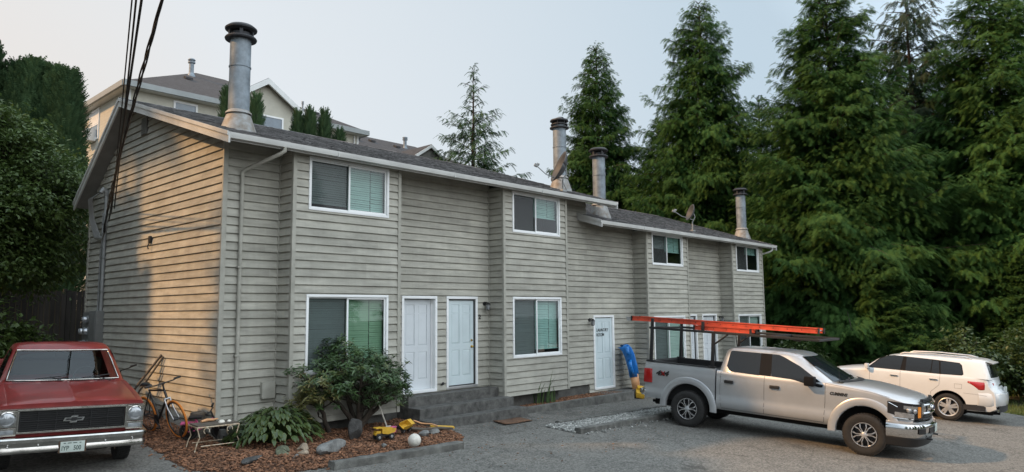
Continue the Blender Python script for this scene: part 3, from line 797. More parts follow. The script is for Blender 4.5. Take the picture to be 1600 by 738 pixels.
# downspouts
def downspout(pts, pid):
    mb = MB(); mb.tube(pts, .036, 10); 
    for z in (1.0, 2.6): mb.box(pts[-1][0] - .055, pts[-1][0] + .055, pts[-1][1] - .042, pts[-1][1] + .04, z, z + .03)
    return mb.build('downspout', M['trim'], house, smooth=50)
downspout([(.72, -.84, 4.79), (.72, -.84, 4.72), (.66, -.78, 4.66), (.36, -.12, 4.44), (.31, -.07, 4.38), (.31, -.065, 4.2), (.31, -.065, 2.6), (.31, -.065, -.36)], 0)
mb = MB(); mb.tube([(22.1, -.84, 4.2), (22.1, -.84, 4.12), (22.05, -.76, 4.04), (21.80, -.12, 3.86), (21.79, -.05, 3.8), (21.79, -.05, -.8)], .036, 10)
mb.build('downspout', M['eave'], house, smooth=50)

# windows
def blind(mb, x0, x1, z0, z1, y):
    z = z1; r = random.Random(int(x0 * 100)); p = .044
    while z > z0:
        t = r.uniform(-.004, .004); d = .016 + r.uniform(-.005, .009)
        mb.quad((x0, y, z - p * .96 + t), (x1, y, z - p * .96), (x1, y + d, z), (x0, y + d, z + t)); z -= p
def window(x0, x1, z0, z1, y, lb, rb, scr, label=None):
    mb = MB(); f = .052; o = y - .042; b = y + .05; xm = (x0 + x1) / 2 - .01
    def fr(a, c, d, e, t, yo, yb):
        mb.bbox(a, c, yo, yb, e - t, e, .006); mb.bbox(a, c, yo, yb, d, d + t, .006); mb.bbox(a, a + t, yo, yb, d + t + .001, e - t - .001, .006); mb.bbox(c - t, c, yo, yb, d + t + .001, e - t - .001, .006)
    fr(x0, x1, z0, z1, f, o, b)
    i = .038
    fr(x0 + f + .001, xm + .03, z0 + f + .001, z1 - f - .001, i * .6, y + .012, y + .045)
    fr(xm - .03, x1 - f - .001, z0 + f + .002, z1 - f - .002, i, y - .012, y + .010)
    w = mb.build('window', M['white'], house, smooth=40)
    if label: w['label'] = label
    for a, c, yy in ((x0 + f + .02, xm - .0, y + .030), (xm + .005, x1 - f - .03, y + .0)):
        m2 = MB(); m2.quad((a, yy, z0 + f + .02), (c, yy, z0 + f + .02), (c, yy, z1 - f - .02), (a, yy, z1 - f - .02)); m2.build('pane', M['pane'], w)
    if scr:
        m2 = MB(); m2.quad((x0 + f + .02, y + .018, z0 + f + .02), (xm - .032, y + .018, z0 + f + .02), (xm - .032, y + .018, z1 - f - .02), (x0 + f + .02, y + .018, z1 - f - .02)); m2.build('insect_screen', M['screen'], w)
    for (kind, cov), a, c in ((lb, x0 + f, xm - .01), (rb, xm + .01, x1 - f)):
        if cov <= 0: continue
        m2 = MB(); zb = z1 - f - (z1 - z0 - 2 * f) * cov; cuts = [a, a + (c - a) * .62, c] if kind in ('blind_teal', 'blind_green') else [a, c]
        for q0, q1 in zip(cuts, cuts[1:]): blind(m2, q0 + .008, q1 - .008, zb, z1 - f, y + .085)
        for q in (.2, .8): m2.box(a + (c - a) * q - .002, a + (c - a) * q + .002, y + .078, y + .080, zb, z1 - f)
        m2.box(a, c, y + .07, y + .10, zb - .02, zb); m2.build('blind', M[kind], w)
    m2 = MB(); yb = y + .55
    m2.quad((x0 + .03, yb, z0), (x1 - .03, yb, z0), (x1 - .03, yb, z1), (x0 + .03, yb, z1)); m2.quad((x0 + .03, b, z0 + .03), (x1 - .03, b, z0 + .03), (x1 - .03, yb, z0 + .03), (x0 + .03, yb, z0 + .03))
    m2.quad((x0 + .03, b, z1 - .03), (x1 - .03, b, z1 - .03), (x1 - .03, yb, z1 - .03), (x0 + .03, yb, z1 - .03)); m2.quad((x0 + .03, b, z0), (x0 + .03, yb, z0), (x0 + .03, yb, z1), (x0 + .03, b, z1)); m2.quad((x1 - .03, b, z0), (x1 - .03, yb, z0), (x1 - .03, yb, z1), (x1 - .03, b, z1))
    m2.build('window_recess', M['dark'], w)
    return w
for wd in WIN: window(*wd)

# doors
def six_panel(x0, x1, z0, z1, y, mat_, short=False):
    mb = MB(); w, h = x1 - x0, z1 - z0; d = .016
    mb.box(x0, x1, y + d, y + .045, z0, z1)
    st = .115 * w / .86; cs = .11 * w / .86
    cols = [(x0 + st, (x0 + x1) / 2 - cs / 2), ((x0 + x1) / 2 + cs / 2, x1 - st)]
    rows = [(z0 + .23, z0 + .23 + .30 * h), (z0 + .23 + .30 * h + .15, z0 + .23 + .30 * h + .15 + .36 * h), (z1 - .115 - .105 * h, z1 - .115)]
    xs = [x0, cols[0][0], cols[0][1], cols[1][0], cols[1][1], x1]
    for a, b in ((x0, cols[0][0]), (cols[0][1], cols[1][0]), (cols[1][1], x1)): mb.box(a, b, y, y + d, z0, z1)
    zz = [z0] + [q for rr in rows for q in rr] + [z1]
    for a, b in cols:
        for i in range(0, len(zz), 2): mb.box(a + .0005, b - .0005, y + .0004, y + d, zz[i], zz[i + 1])
        for p, q in rows:
            m_ = .028
            mb.add([(a, y + d - .001, p), (b, y + d - .001, p), (b, y + d - .001, q), (a, y + d - .001, q), (a + m_, y + .004, p + m_), (b - m_, y + .004, p + m_), (b - m_, y + .004, q - m_), (a + m_, y + .004, q - m_)],
                   [(0, 1, 5, 4), (1, 2, 6, 5), (2, 3, 7, 6), (3, 0, 4, 7), (4, 5, 6, 7)])
    return mb.build('door', mat_, house, smooth=None)
def door(x0, x1, z0, z1, mat_, label, knob=1, seal=False, recess=.05, cw=.062):
    d = six_panel(x0 + cw + .03, x1 - cw - .03, z0 + .035, z1 - cw - .02, recess, mat_); d['label'] = label
    mb = MB()
    for a, b in ((x0, x0 + cw), (x1 - cw, x1)): mb.bbox(a, b, -.044, recess + .06, z0, z1 - cw - .001, .006)
    mb.bbox(x0, x1, -.044, recess + .06, z1 - cw, z1, .006)
    mb.box(x0 + cw + .001, x0 + cw + .026, recess - .02, recess + .05, z0, z1 - cw - .002); mb.box(x1 - cw - .026, x1 - cw - .001, recess - .02, recess + .05, z0, z1 - cw - .002)
    mb.build('door_frame', M['white'], d, smooth=40)
    mb = MB(); mb.bbox(x0 + .01, x1 - .01, -.05, recess + .05, z0 - .03, z0 + .032, .006); mb.build('threshold', M['white'] if not seal else M['alu'], d, smooth=40)
    if seal:
        mb = MB(); a, b = x0 + cw + .0265, x1 - cw - .0265
        mb.box(a - .034, a + .006, recess - .026, recess - .004, z0 + .033, z1 - cw - .003); mb.box(b - .006, b + .034, recess - .026, recess - .004, z0 + .033, z1 - cw - .003)
        mb.box(a - .02, b + .02, recess - .027, recess - .003, z1 - cw - .03, z1 - cw - .003); mb.box(a - .02, b + .02, recess - .027, recess - .003, z0 + .033, z0 + .055)
        mb.build('weatherstrip', M['black'], d)
    if knob:
        kx = x1 - cw - .03 - .07
        mb = MB(); mb.lathe([(.0, recess - .066), (.018, recess - .064), (.028, recess - .05), (.026, recess - .036), (.012, recess - .03), (.012, recess - .012), (.032, recess - .008), (.032, recess - .001)], 18, (kx, 0, z0 + .93), 'Y')
        mb.build('doorknob', M['brass'], d, smooth=50)
        mb = MB(); mb.lathe([(.0, recess - .03), (.02, recess - .028), (.027, recess - .012), (.03, recess - .001)], 18, (kx, 0, z0 + 1.08), 'Y'); mb.box(kx - .004, kx + .004, recess - .045, recess - .02, z0 + 1.065, z0 + 1.095)
        mb.build('deadbolt', M['brass'], d, smooth=50)
    return d
door(*DOORS[0], M['door'], 'white six panel door nearest the bush', knob=0, recess=.09)
door(*DOORS[1], M['door_blue'], 'white six panel door with brass knob and black seal', seal=True, recess=.02)
d3 = door(*DOORS[2], M['door_blue'], 'white laundry room door with black lettering', knob=0, recess=-.012)
door(*DOORS[3], M['door'], None, knob=0) if False else door(*DOORS[3], M['door'], 'white door beside the third bay', knob=0, seal=True)
door(*DOORS[4], M['door'], 'white door beside the last bay', knob=0, seal=True)

def text(s, size, loc, rot, mat_, parent, name='lettering', bold=.0, align='LEFT', shear=0.0, ext=.0015, sx=1.0):
    c = bpy.data.curves.new(name, 'FONT'); c.body = s; c.size = size; c.extrude = ext; c.offset = bold; c.align_x = align; c.shear = shear
    c.materials.append(mat_)
    tmp = bpy.data.objects.new(name, c); COL.objects.link(tmp); bpy.context.view_layer.update()
    me = bpy.data.meshes.new_from_object(tmp.evaluated_get(bpy.context.evaluated_depsgraph_get())); bpy.data.objects.remove(tmp); bpy.data.curves.remove(c)
    if not me.materials: me.materials.append(mat_)
    o = bpy.data.objects.new(name, me); COL.objects.link(o); o.parent = parent; o.location = loc; o.rotation_euler = rot; o.scale = (sx, 1, 1)
    return o
FR = (R(90), 0, 0)
text('LAUNDRY', .135, (11.29, -.0145, 1.150), FR, M['black'], d3, bold=.001, sx=.95)
text('ROOM', .135, (11.29, -.0145, 1.012), FR, M['black'], d3, bold=.001, sx=.95)
text('entry', .07, (11.63, .0425, 1.03), FR, M['black'], d3, bold=.002, sx=.85) if False else None
text('2', .155, (6.445, -.034, 1.585), FR, M['black'], house, name='house_number', bold=.004, ext=.004)
text('1', .15, (3.98, -.034, 1.86), FR, M['black'], house, name='house_number', bold=.004, ext=.004)

# wall lamps beside doors
def lamp(x, z, y=-.022):
    mb = MB(); mb.lathe([(0, y - .02), (.05, y - .018), (.055, y)], 18, (x, 0, z + .06), 'Y'); mb.tube([(x, y - .015, z + .06), (x, y - .07, z + .10), (x, y - .12, z + .07)], .011, 8)
    mb.lathe([(.0, z + .085), (.03, z + .08), (.07, z + .035), (.074, z + .03), (.0, z + .028)], 16, (x, y - .125, 0)); mb.lathe([(.0, z - .11), (.03, z - .108), (.05, z - .095), (.05, z - .09), (0, z - .09)], 16, (x, y - .125, 0))
    for k in range(4):
        a = k * math.pi / 2 + .4; mb.tube([(x + .062 * math.cos(a), y - .125 + .062 * math.sin(a), z + .03), (x + .048 * math.cos(a), y - .125 + .048 * math.sin(a), z - .09)], .005, 5)
    o = mb.build('wall_lamp', M['rackblack'], house, smooth=45)
    mb = MB(); mb.lathe([(0, z - .085), (.042, z - .083), (.055, z + .025), (0, z + .027)], 14, (x, y - .125, 0)); mb.build('lamp_glass', M['lens'], o, smooth=50)
lamp(6.66, 1.90); lamp(10.95, 1.44); lamp(18.98, 1.42)

# utility boxes and small fittings on the front wall
mb = MB(); mb.bbox(.795, 1.06, -.105, -.012, .20, .50, .012); mb.build('cable_box', M['trim'], house, smooth=40)
mb = MB(); mb.tube([(5.24, -.02, .10), (5.24, -.07, .10), (5.28, -.085, .12)], .014, 8); mb.lathe([(.0, -.10), (.035, -.098), (.035, -.085), (0, -.084)], 12, (5.24, 0, .13), 'Y'); mb.build('hose_tap', M['rackblack'], house, smooth=50)
# louvred attic vent and a hook on the gable
mb = MB(); mb.bbox(-.06, -.012, 3.72, 4.02, 5.72, 6.10, .006)
for k in range(7): mb.add([(-.05, 3.75, 5.75 + k * .047), (-.05, 3.99, 5.75 + k * .047), (-.075, 3.99, 5.735 + k * .047), (-.075, 3.75, 5.735 + k * .047)], [(0, 1, 2, 3)])
mb.build('attic_vent', M['soffit'], house)
mb = MB(); mb.bbox(-.08, -.015, 3.20, 3.29, 3.27, 3.42, .015); mb.tube([(-.06, 3.25, 3.28), (-.10, 3.25, 3.20), (-.09, 3.22, 3.14)], .012, 6); mb.build('cable_hook', M['rackblack'], house, smooth=50)
# dark slot vents near the bottom of the bay walls
mb = MB(); mb.box(9.285, 9.30, -.3, -.1, -.35, -.2)

# chimneys
def chimney(x, y, zroof, ztop, kind, label):
    mb = MB(); r = .195; zs = zroof + .36
    mb.lathe([(r, zroof - .2), (r, zs + .9), (r + .012, zs + .905), (r + .012, zs + .93), (r, zs + .935), (r, ztop - .24), (.0, ztop - .24)], 28, (x, y, 0))
    c = mb.build('chimney', M['galv'], house, smooth=45); c['label'] = label
    mb = MB(); mb.lathe([(r + .16, zroof - .16), (r + .15, zroof - .02), (r + .035, zs - .05), (r + .012, zs - .045), (r + .012, zs - .02), (r + .055, zs - .02), (r + .045, zs + .01), (r + .004, zs + .05)], 28, (x, y, 0)); mb.build('flashing_cone', M['galv_old'], c, smooth=35)
    mb = MB()
    if kind == 0:
        mb.lathe([(r + .005, ztop - .30), (r + .095, ztop - .30), (r + .105, ztop - .275), (r + .09, ztop - .25), (r - .01, ztop - .235), (r - .01, ztop - .16), (r - .02, ztop - .16)], 28, (x, y, 0))
        mb.lathe([(r + .03, ztop - .13), (r + .10, ztop - .10), (r + .105, ztop - .07), (r + .04, ztop - .015), (0, ztop)], 28, (x, y, 0)); mb.lathe([(r + .03, ztop - .13), (0, ztop - .12)], 28, (x, y, 0))
        for k in range(5):
            a = k * 2 * math.pi / 5 + .5; mb.obox((x + (r + .035) * math.cos(a), y + (r + .035) * math.sin(a), ztop - .19), (.03 * -math.sin(a), .03 * math.cos(a), 0), (.006 * math.cos(a), .006 * math.sin(a), 0), (0, 0, .08))
    else:
        mb.lathe([(r + .003, ztop - .36), (r + .09, ztop - .35), (r + .09, ztop - .32), (r + .01, ztop - .30), (r - .02, ztop - .30)], 28, (x, y, 0))
        mb.lathe([(r + .01, ztop - .26), (r + .06, ztop - .25), (r + .06, ztop - .22), (r - .02, ztop - .21)], 28, (x, y, 0))
        mb.lathe([(r + .03, ztop - .16), (r + .085, ztop - .13), (r + .07, ztop - .09), (0, ztop - .07)], 28, (x, y, 0)); mb.lathe([(.08, ztop - .07), (.12, ztop - .05), (.10, ztop), (0, ztop + .01)], 16, (x + .05, y, 0)); mb.lathe([(r - .03, ztop - .3), (r - .03, ztop - .14)], 20, (x, y, 0))
        for k in range(7):
            a = k * 2 * math.pi / 7; mb.obox((x + (r + .045) * math.cos(a), y + (r + .045) * math.sin(a), ztop - .24), (.008 * -math.sin(a), .008 * math.cos(a), 0), (.006 * math.cos(a), .006 * math.sin(a), 0), (0, 0, .11))
    mb.build('chimney_cap', M['cap'], c, smooth=40)
    if kind == 1:
        mb = MB(); mb.lathe([(0, 0), (.11, 0), (.12, .02), (.05, .05), (0, .055)], 12, (x - .01, y, ztop - .06)); mb.build('cap_lid', M['alu'], c, smooth=50)
    return c
def rz1(y): return EZ1 + S1 * (y + .87)
def rz2(y): return EZ2 + S1 * (y + .87)
chimney(.42, .40, rz1(.4) - .05, 7.36, 0, 'tall metal chimney at the near end of the roof')
chimney(10.36, .5, rz1(.5) - .02, 7.50, 1, 'metal chimney behind the large satellite dish')
chimney(12.03, .30, rz2(.3) - .02, 6.80, 0, 'metal chimney just past the step in the roof')
chimney(22.2, .45, rz2(.45) - .02, 6.78, 0, 'metal chimney at the far end of the roof')

# satellite dishes stand on the roof
def sat_dish(loc, az, el, rad, label, arm=.62):
    t = thing('satellite_dish', label, 'satellite dish', loc)
    rot = Matrix.Rotation(az, 4, 'Z') @ Matrix.Rotation(el, 4, 'Y')
    ctr = Vector((0, 0, .62)); mb = MB(); P = []
    for i in range(9):
        rr = rad * i / 8; P.append([ctr + (rot @ Vector((-.16 * rad + .42 * rr * rr / rad, rr * math.cos(a) * .92, rr * math.sin(a)))) for a in [2 * math.pi * k / 32 for k in range(33)]])
    mb.grid(P); d = mb.build('reflector', M['dish'], t, smooth=60); sd = d.modifiers.new('thick', 'SOLIDIFY'); sd.thickness = .018
    mb = MB(); back = ctr + rot @ Vector((-.2 * rad, 0, 0)); mb.tube([(0, 0, 0), (0, .0, .30), back + rot @ Vector((-.08, 0, -.1)), back], .022, 8); mb.bbox(-.09, .09, -.07, .07, -.04, .012, .006); mb.tube([(.0, 0, .25), (.25, .05, 0)], .012, 6)
    mb.build('mast', M['steel'], t, smooth=50)
    tip = ctr + rot @ Vector((arm, 0, -rad * .55)); mb = MB(); mb.tube([ctr + rot @ Vector((-.1, 0, -rad * .7)), ctr + rot @ Vector((arm * .5, 0, -rad * .78)), tip], .014, 7); mb.build('feed_arm', M['steel'], t, smooth=50)
    mb = MB(); dv = (rot @ Vector((1, 0, 0))); mb.obox(tip, dv * .05, rot @ Vector((0, .05, 0)), rot @ Vector((0, 0, .035))); mb.tube([tip - dv * .02 + Vector((0, 0, .05)), tip - dv * .10 + Vector((0, 0, .06))], .035, 10); mb.build('receiver', M['steel'], t, smooth=50)
    return t
sat_dish((9.46, -.32, rz1(-.32) + .03), R(146), R(-24), .47, 'large grey satellite dish in front of the second chimney on the higher roof', arm=.72)
sat_dish((17.03, -.12, rz2(-.12) + .03), R(142), R(-20), .31, 'small grey satellite dish on the lower roof', arm=.66)
# ---------------------------------------------------------------- the larger beige building uphill behind
bgb = thing('apartment_building', 'large beige sided apartment building with dark hip roofs standing uphill behind the townhouse', 'building')
def bgpart(name, mb, m_, parent=None, **k): return mb.build(name, M[m_], parent or bgb, **k)
def bgwall(O, D, Nn, L, z0, z1, clip=None):
    mb = MB(); at = []
    siding(mb, at, O, D, Nn, L, z0, z1, clip=clip, seed=int(L * 10), out=.016, board=6)
    O = Vector(O); D = Vector(D)
    if clip is not None: mb.poly([O + D * (L * -.05) + Vector((0, 0, z0)) - Vector(Nn) * .004, O + D * (L * 1.05) + Vector((0, 0, z0)) - Vector(Nn) * .004, O + D * (L / 2) + Vector((0, 0, z1 + .1)) - Vector(Nn) * .004])
    if clip is None: mb.quad(O + Vector((0, 0, z0)) , O + D * L + Vector((0, 0, z0)), O + D * L + Vector((0, 0, z1)), O + Vector((0, 0, z1)))
    return mb.build('wall', M['beige'], bgb)
GZ = 1.0
bgwall((6.5, 24.5, 0), (1, 0, 0), (0, -1, 0), 13.4, GZ, 12.95)
bgwall((6.5, 24.5, 0), (0, 1, 0), (-1, 0, 0), 15.0, GZ, 12.95)
bgwall((19.9, 24.5, 0), (0, 1, 0), (1, 0, 0), 15.0, GZ, 12.95)
bgwall((11.5, 23.9, 0), (1, 0, 0), (0, -1, 0), 3.6, GZ, 13.3)
bgwall((11.5, 23.9, 0), (1, 0, 0), (0, -1, 0), 3.6, 13.3, 14.6, clip=lambda z: ((z - 13.25) / .66, 3.6 - (z - 13.25) / .66))
bgwall((11.5, 24.49, 0), (0, -1, 0), (-1, 0, 0), .58, GZ, 13.2); bgwall((15.1, 23.9, 0), (0, 1, 0), (1, 0, 0), .58, GZ, 13.2)
mb = MB(); ze = 13.1; e0, e1, f0, f1 = 6.1, 20.3, 24.0, 40.0; ra, rb, ry, rz = 12.85, 14.7, 32.0, 17.0
P = dict(a=(e0, f0, ze), b=(e1, f0, ze), c=(e1, f1, ze), d=(e0, f1, ze), r=(ra, ry, rz), s=(rb, ry, rz))
mb.poly([P['a'], P['b'], P['s'], P['r']]); mb.poly([P['b'], P['c'], P['s']]); mb.poly([P['c'], P['d'], P['r'], P['s']]); mb.poly([P['d'], P['a'], P['r']])
rfa = bgpart('roof', mb, 'bgroof')
mb = MB(); gy = 23.5; mb.poly([(13.3, gy, 14.80), (11.05, gy, 13.30), (11.05, 25.2, 13.30), (13.3, 28.2, 14.80)]); mb.poly([(13.3, gy, 14.80), (13.3, 28.2, 14.80), (15.55, 25.2, 13.30), (15.55, gy, 13.30)]); bgpart('gable_roof', mb, 'bgroof')
mb = MB()
for (x0, z0_, x1, z1_) in ((11.05, 13.285, 13.3, 14.785), (13.3, 14.785, 15.55, 13.285)):
    mb.add([(x0, gy - .03, z0_ - .34), (x1, gy - .03, z1_ - .34), (x1, gy - .03, z1_), (x0, gy - .03, z0_), (x0, gy + .10, z0_ - .34), (x1, gy + .10, z1_ - .34), (x1, gy + .10, z1_ - .01), (x0, gy + .10, z0_ - .01)], [(0, 1, 2, 3), (4, 7, 6, 5), (0, 4, 5, 1), (3, 2, 6, 7)])
mb.islands('barge_board', M['bgwhite'], bgb)
mb = MB(); mb.box(e0 - .08, 11.0, f0 - .12, f0 + .02, ze - .26, ze + .02); mb.box(15.6, e1 + .08, f0 - .12, f0 + .02, ze - .26, ze + .02); mb.box(e0 - .12, e0 + .02, f0 + .021, f1, ze - .26, ze + .02); mb.box(e1 - .02, e1 + .12, f0 + .021, f1, ze - .26, ze + .02)
mb.islands('gutter', M['bggrey'], bgb)
mb = MB(); mb.box(e0, e1, f0, f1, ze - .27, ze - .24); bgpart('soffit', mb, 'bgwhite')
mb = MB()
for x in (6.42, 19.82): mb.box(x, x + .14, 24.44, 24.60, GZ, 12.84)
mb.box(11.44, 11.58, 23.86, 23.98, GZ, 13.2); mb.box(15.02, 15.16, 23.86, 23.98, GZ, 13.2); mb.islands('corner_board', M['bgwhite'], bgb)
mb = MB(); mb.tube([(19.6, 24.40, 12.8), (19.6, 24.40, GZ)], .05, 8); bgpart('downspout', mb, 'bgwhite')
# lower right wing
bgwall((20.6, 25.3, 0), (1, 0, 0), (0, -1, 0), 12.5, GZ, 12.0)
bgwall((33.1, 25.3, 0), (0, 1, 0), (1, 0, 0), 10, GZ, 12.0)
mb = MB(); mb.poly([(19.95, 24.9, 12.05), (33.6, 24.9, 12.05), (29.2, 30.2, 14.62), (19.95, 30.2, 14.62)]); mb.poly([(33.6, 24.9, 12.05), (33.6, 36, 12.05), (29.2, 30.2, 14.62)]); mb.poly([(33.6, 36, 12.05), (19.95, 36, 12.05), (19.95, 30.2, 14.62), (29.2, 30.2, 14.62)])
bgpart('roof', mb, 'bgroof')
mb = MB(); mb.poly([(25.5, 23.9, 13.15), (24.05, 23.9, 12.2), (24.05, 26.0, 12.2), (25.5, 27.2, 13.15)]); mb.poly([(25.5, 23.9, 13.15), (25.5, 27.2, 13.15), (26.95, 26.0, 12.2), (26.95, 23.9, 12.2)]); bgpart('gable_roof', mb, 'bgroof')
mb = MB()
for (x0, z0_, x1, z1_) in ((24.05, 12.18, 25.5, 13.13), (25.5, 13.13, 26.95, 12.18)):
    mb.add([(x0, 23.86, z0_ - .22), (x1, 23.86, z1_ - .22), (x1, 23.86, z1_), (x0, 23.86, z0_), (x0, 23.98, z0_ - .22), (x1, 23.98, z1_ - .22), (x1, 23.98, z1_ - .01), (x0, 23.98, z0_ - .01)], [(0, 1, 2, 3), (4, 7, 6, 5), (0, 4, 5, 1), (3, 2, 6, 7)])
mb.islands('barge_board', M['bgwhite'], bgb)
mb = MB(); mb.poly([(24.2, 24.2, 12.2), (26.8, 24.2, 12.2), (25.5, 24.2, 13.05)]); mb.box(24.2, 26.8, 24.2, 25.3, GZ, 12.2); bgpart('wall', mb, 'bgroof') if False else bgpart('wall', mb, 'soffit')
mb = MB(); mb.box(19.9, 33.7, 24.8, 24.92, 11.82, 12.07); bgpart('gutter', mb, 'bggrey')
def bgwin(x0, x1, z0, z1, y, face='y', double=True):
    mb = MB(); t = .09
    def B(a, b, c, d, e, f):
        if face == 'y': mb.box(a, b, y - .05 + c, y + d, e, f)
        else: mb.box(y - .05 + c, y + d, a, b, e, f)
    B(x0 - t, x1 + t, 0, .05, z1, z1 + t); B(x0 - t, x1 + t, 0, .05, z0 - t, z0); B(x0 - t, x0, 0, .05, z0, z1); B(x1, x1 + t, 0, .05, z0, z1)
    if double: B(x0, x1, .012, .04, (z0 + z1) / 2 - .03, (z0 + z1) / 2 + .03)
    w = bgpart('window', mb, 'white')
    mb = MB()
    if face == 'y': mb.quad((x0, y - .022, z0), (x1, y - .022, z0), (x1, y - .022, z1), (x0, y - .022, z1))
    else: mb.quad((y - .022, x0, z0), (y - .022, x1, z0), (y - .022, x1, z1), (y - .022, x0, z1))
    bgpart('pane', mb, 'bgglass', parent=w)
    return w
bgwin(8.7, 9.75, 11.2, 12.62, 24.48)
bgwin(13.0, 14.35, 11.3, 12.68, 23.88)
bgwin(8.0, 9.0, 8.0, 9.6, 24.48); bgwin(13.0, 14.35, 8.0, 9.6, 23.88); bgwin(16.6, 17.9, 10.9, 12.2, 24.48)
w_ = bgwin(28.75, 30.1, 11.15, 12.65, 6.48, 'x')
bgwin(29.6, 31.5, 7.25, 8.3, 6.48, 'x', False); bgwin(35.5, 36.8, 11.15, 12.65, 6.48, 'x')
mb = MB(); mb.quad((6.452, 28.76, 11.95), (6.452, 30.09, 11.95), (6.452, 30.09, 12.64), (6.452, 28.76, 12.64)); bgpart('blind', mb, 'bgwhite', parent=w_)
mb = MB(); mb.bbox(5.95, 6.46, 29.0, 30.0, 10.98, 11.62, .03)
for k in range(8): mb.box(5.935, 5.951, 29.06, 29.94, 11.04 + k * .065, 11.07 + k * .065)
tag(mb.build('air_conditioner', M['bgwhite'], smooth=40), 'pale boxy window air conditioner sticking out of the beige building', 'air conditioner')
def ventpipe(x, y, z0, h, r):
    mb = MB(); mb.lathe([(r, z0 - .6), (r, z0 + h * .72), (r * 1.5, z0 + h * .74), (r * 1.5, z0 + h * .82), (r, z0 + h * .84), (r, z0 + h * .9), (r * 1.6, z0 + h * .92), (r * 1.3, z0 + h), (0, z0 + h)], 14, (x, y, 0))
    mb.lathe([(r * 2.2, z0 - .25), (r * 1.1, z0 + .12)], 14, (x, y, 0)); bgpart('vent_pipe', mb, 'galv', smooth=45)
ventpipe(11.9, 30.4, 16.25, 1.0, .14); ventpipe(16.9, 26.0, 14.05, .7, .05); ventpipe(27.2, 28.9, 13.95, .85, .13)
mb = MB()
for x, y in ((11.0, 28.6), (16.2, 27.2), (18.0, 26.3)):
    zz = 13.1 + (y - 24) * .4875; mb.add([(x - .2, y - .15, zz - .02), (x + .2, y - .15, zz - .02), (x + .2, y + .2, zz + .12), (x - .2, y + .2, zz + .12), (x - .2, y - .15, zz + .1), (x + .2, y - .15, zz + .1), (x + .2, y + .2, zz + .22), (x - .2, y + .2, zz + .22)], [(0, 1, 5, 4), (4, 5, 6, 7), (0, 4, 7, 3), (1, 2, 6, 5)])
for x, y in ((22.4, 28.2), (24.0, 28.6), (26.0, 28.3)):
    zz = 12.05 + (y - 24.9) * .485; mb.add([(x - .2, y - .15, zz - .02), (x + .2, y - .15, zz - .02), (x + .2, y + .2, zz + .12), (x - .2, y + .2, zz + .12), (x - .2, y - .15, zz + .1), (x + .2, y - .15, zz + .1), (x + .2, y + .2, zz + .22), (x - .2, y + .2, zz + .22)], [(0, 1, 5, 4), (4, 5, 6, 7), (0, 4, 7, 3), (1, 2, 6, 5)])
mb.islands('roof_vent', M['bgroof'], bgb)

# ---------------------------------------------------------------- service mast, meters and overhead cables on the end wall
t = thing('service_mast', 'grey electric service mast with looped wires at the far edge of the end wall', 'mast', (0, 6.0, 0))
mb = MB(); mb.tube([(-.07, 0, 1.86), (-.07, 0, 4.62)], .042, 12)
for z in (2.3, 3.1, 3.9): mb.box(-.115, .0, -.06, .06, z, z + .035)
mb.build('pipe', M['steel'], t, smooth=50)
mb = MB(); mb.tube([(-.07, 0, 4.60), (-.08, 0, 4.70), (-.15, -.0, 4.74), (-.20, 0, 4.66)], [.05, .07, .07, .05], 12); mb.build('weather_head', M['steel'], t, smooth=50)
mb = MB(); mb.tube([(-.07, .22, 1.86), (-.07, .22, 3.3), (-.07, .16, 3.45), (-.07, .16, 4.2)], .022, 10); mb.build('conduit', M['steel'], t, smooth=50)
mb = MB(); r_ = random.Random(4)
for k in range(6):
    b = .25 + .10 * k; mb.tube([(-.18, .02 * k, 4.68), (-.28, .22 + b * .5, 4.55), (-.20, .25 + b * .55, 4.05), (-.13, .10 + .08 * k, 3.62), (-.14, -.1, 3.56), (-.15, -.34, 3.75 + .05 * k)], .013, 6)
mb.build('wire_loop', M['cable_grey'], t, smooth=60)
t = thing('meter_bank', 'grey meter cabinet with round glass meters low on the end wall behind the red pickup', 'electric meters', (0, 6.45, 0))
mb = MB(); mb.bbox(-.20, -.02, -.56, -.06, .72, 1.86, .012); mb.bbox(-.13, -.02, -.055, .62, .55, 1.84, .012); mb.bbox(-.212, -.2, -.52, -.1, .78, 1.80, .006); mb.build('cabinet', M['meterbox'], t, smooth=40)
for (y, z) in ((.22, 1.66), (.42, 1.38), (.12, 1.38), (.42, 1.08), (.12, 1.08)):
    mb = MB(); mb.lathe([(.095, -.13), (.095, -.16), (.08, -.165)], 20, (0, y, z), 'X'); md = mb.build('meter', M['steel'], t, smooth=50)
    mb = MB(); mb.lathe([(.08, -.16), (.075, -.24), (.05, -.265), (0, -.27)], 20, (0, y, z), 'X'); mb.build('meter_glass', M['lens'], md, smooth=60)

def cable(name, pts, rad, label, m_='cable', twist=0.0):
    # smooth through the points
    P = [Vector(p) for p in pts]; out = []
    for i in range(len(P) - 1):
        p0, p1, p2, p3 = P[max(i - 1, 0)], P[i], P[i + 1], P[min(i + 2, len(P) - 1)]
        n = 26 if twist else 9
        for k in range(n):
            u = k / n; out.append(.5 * ((2 * p1) + (-p0 + p2) * u + (2 * p0 - 5 * p1 + 4 * p2 - p3) * u * u + (-p0 + 3 * p1 - 3 * p2 + p3) * u ** 3))
    out.append(P[-1])
    mb = MB()
    if twist:
        for ph in (0, 2.1, 4.2):
            q = []
            for i, p in enumerate(out):
                d = (out[min(i + 1, len(out) - 1)] - out[max(i - 1, 0)]).normalized(); a = d.cross(Vector((0, 0, 1))).normalized(); b = d.cross(a)
                an = i * .55 + ph; w = twist * (1 + .5 * math.sin(i * .21)); q.append(p + a * math.cos(an) * w + b * math.sin(an) * w)
            mb.tube(q, rad, 6)
    else: mb.tube(out, rad, 7)
    return tag(mb.build(name, M[m_], smooth=70), label, 'cable')
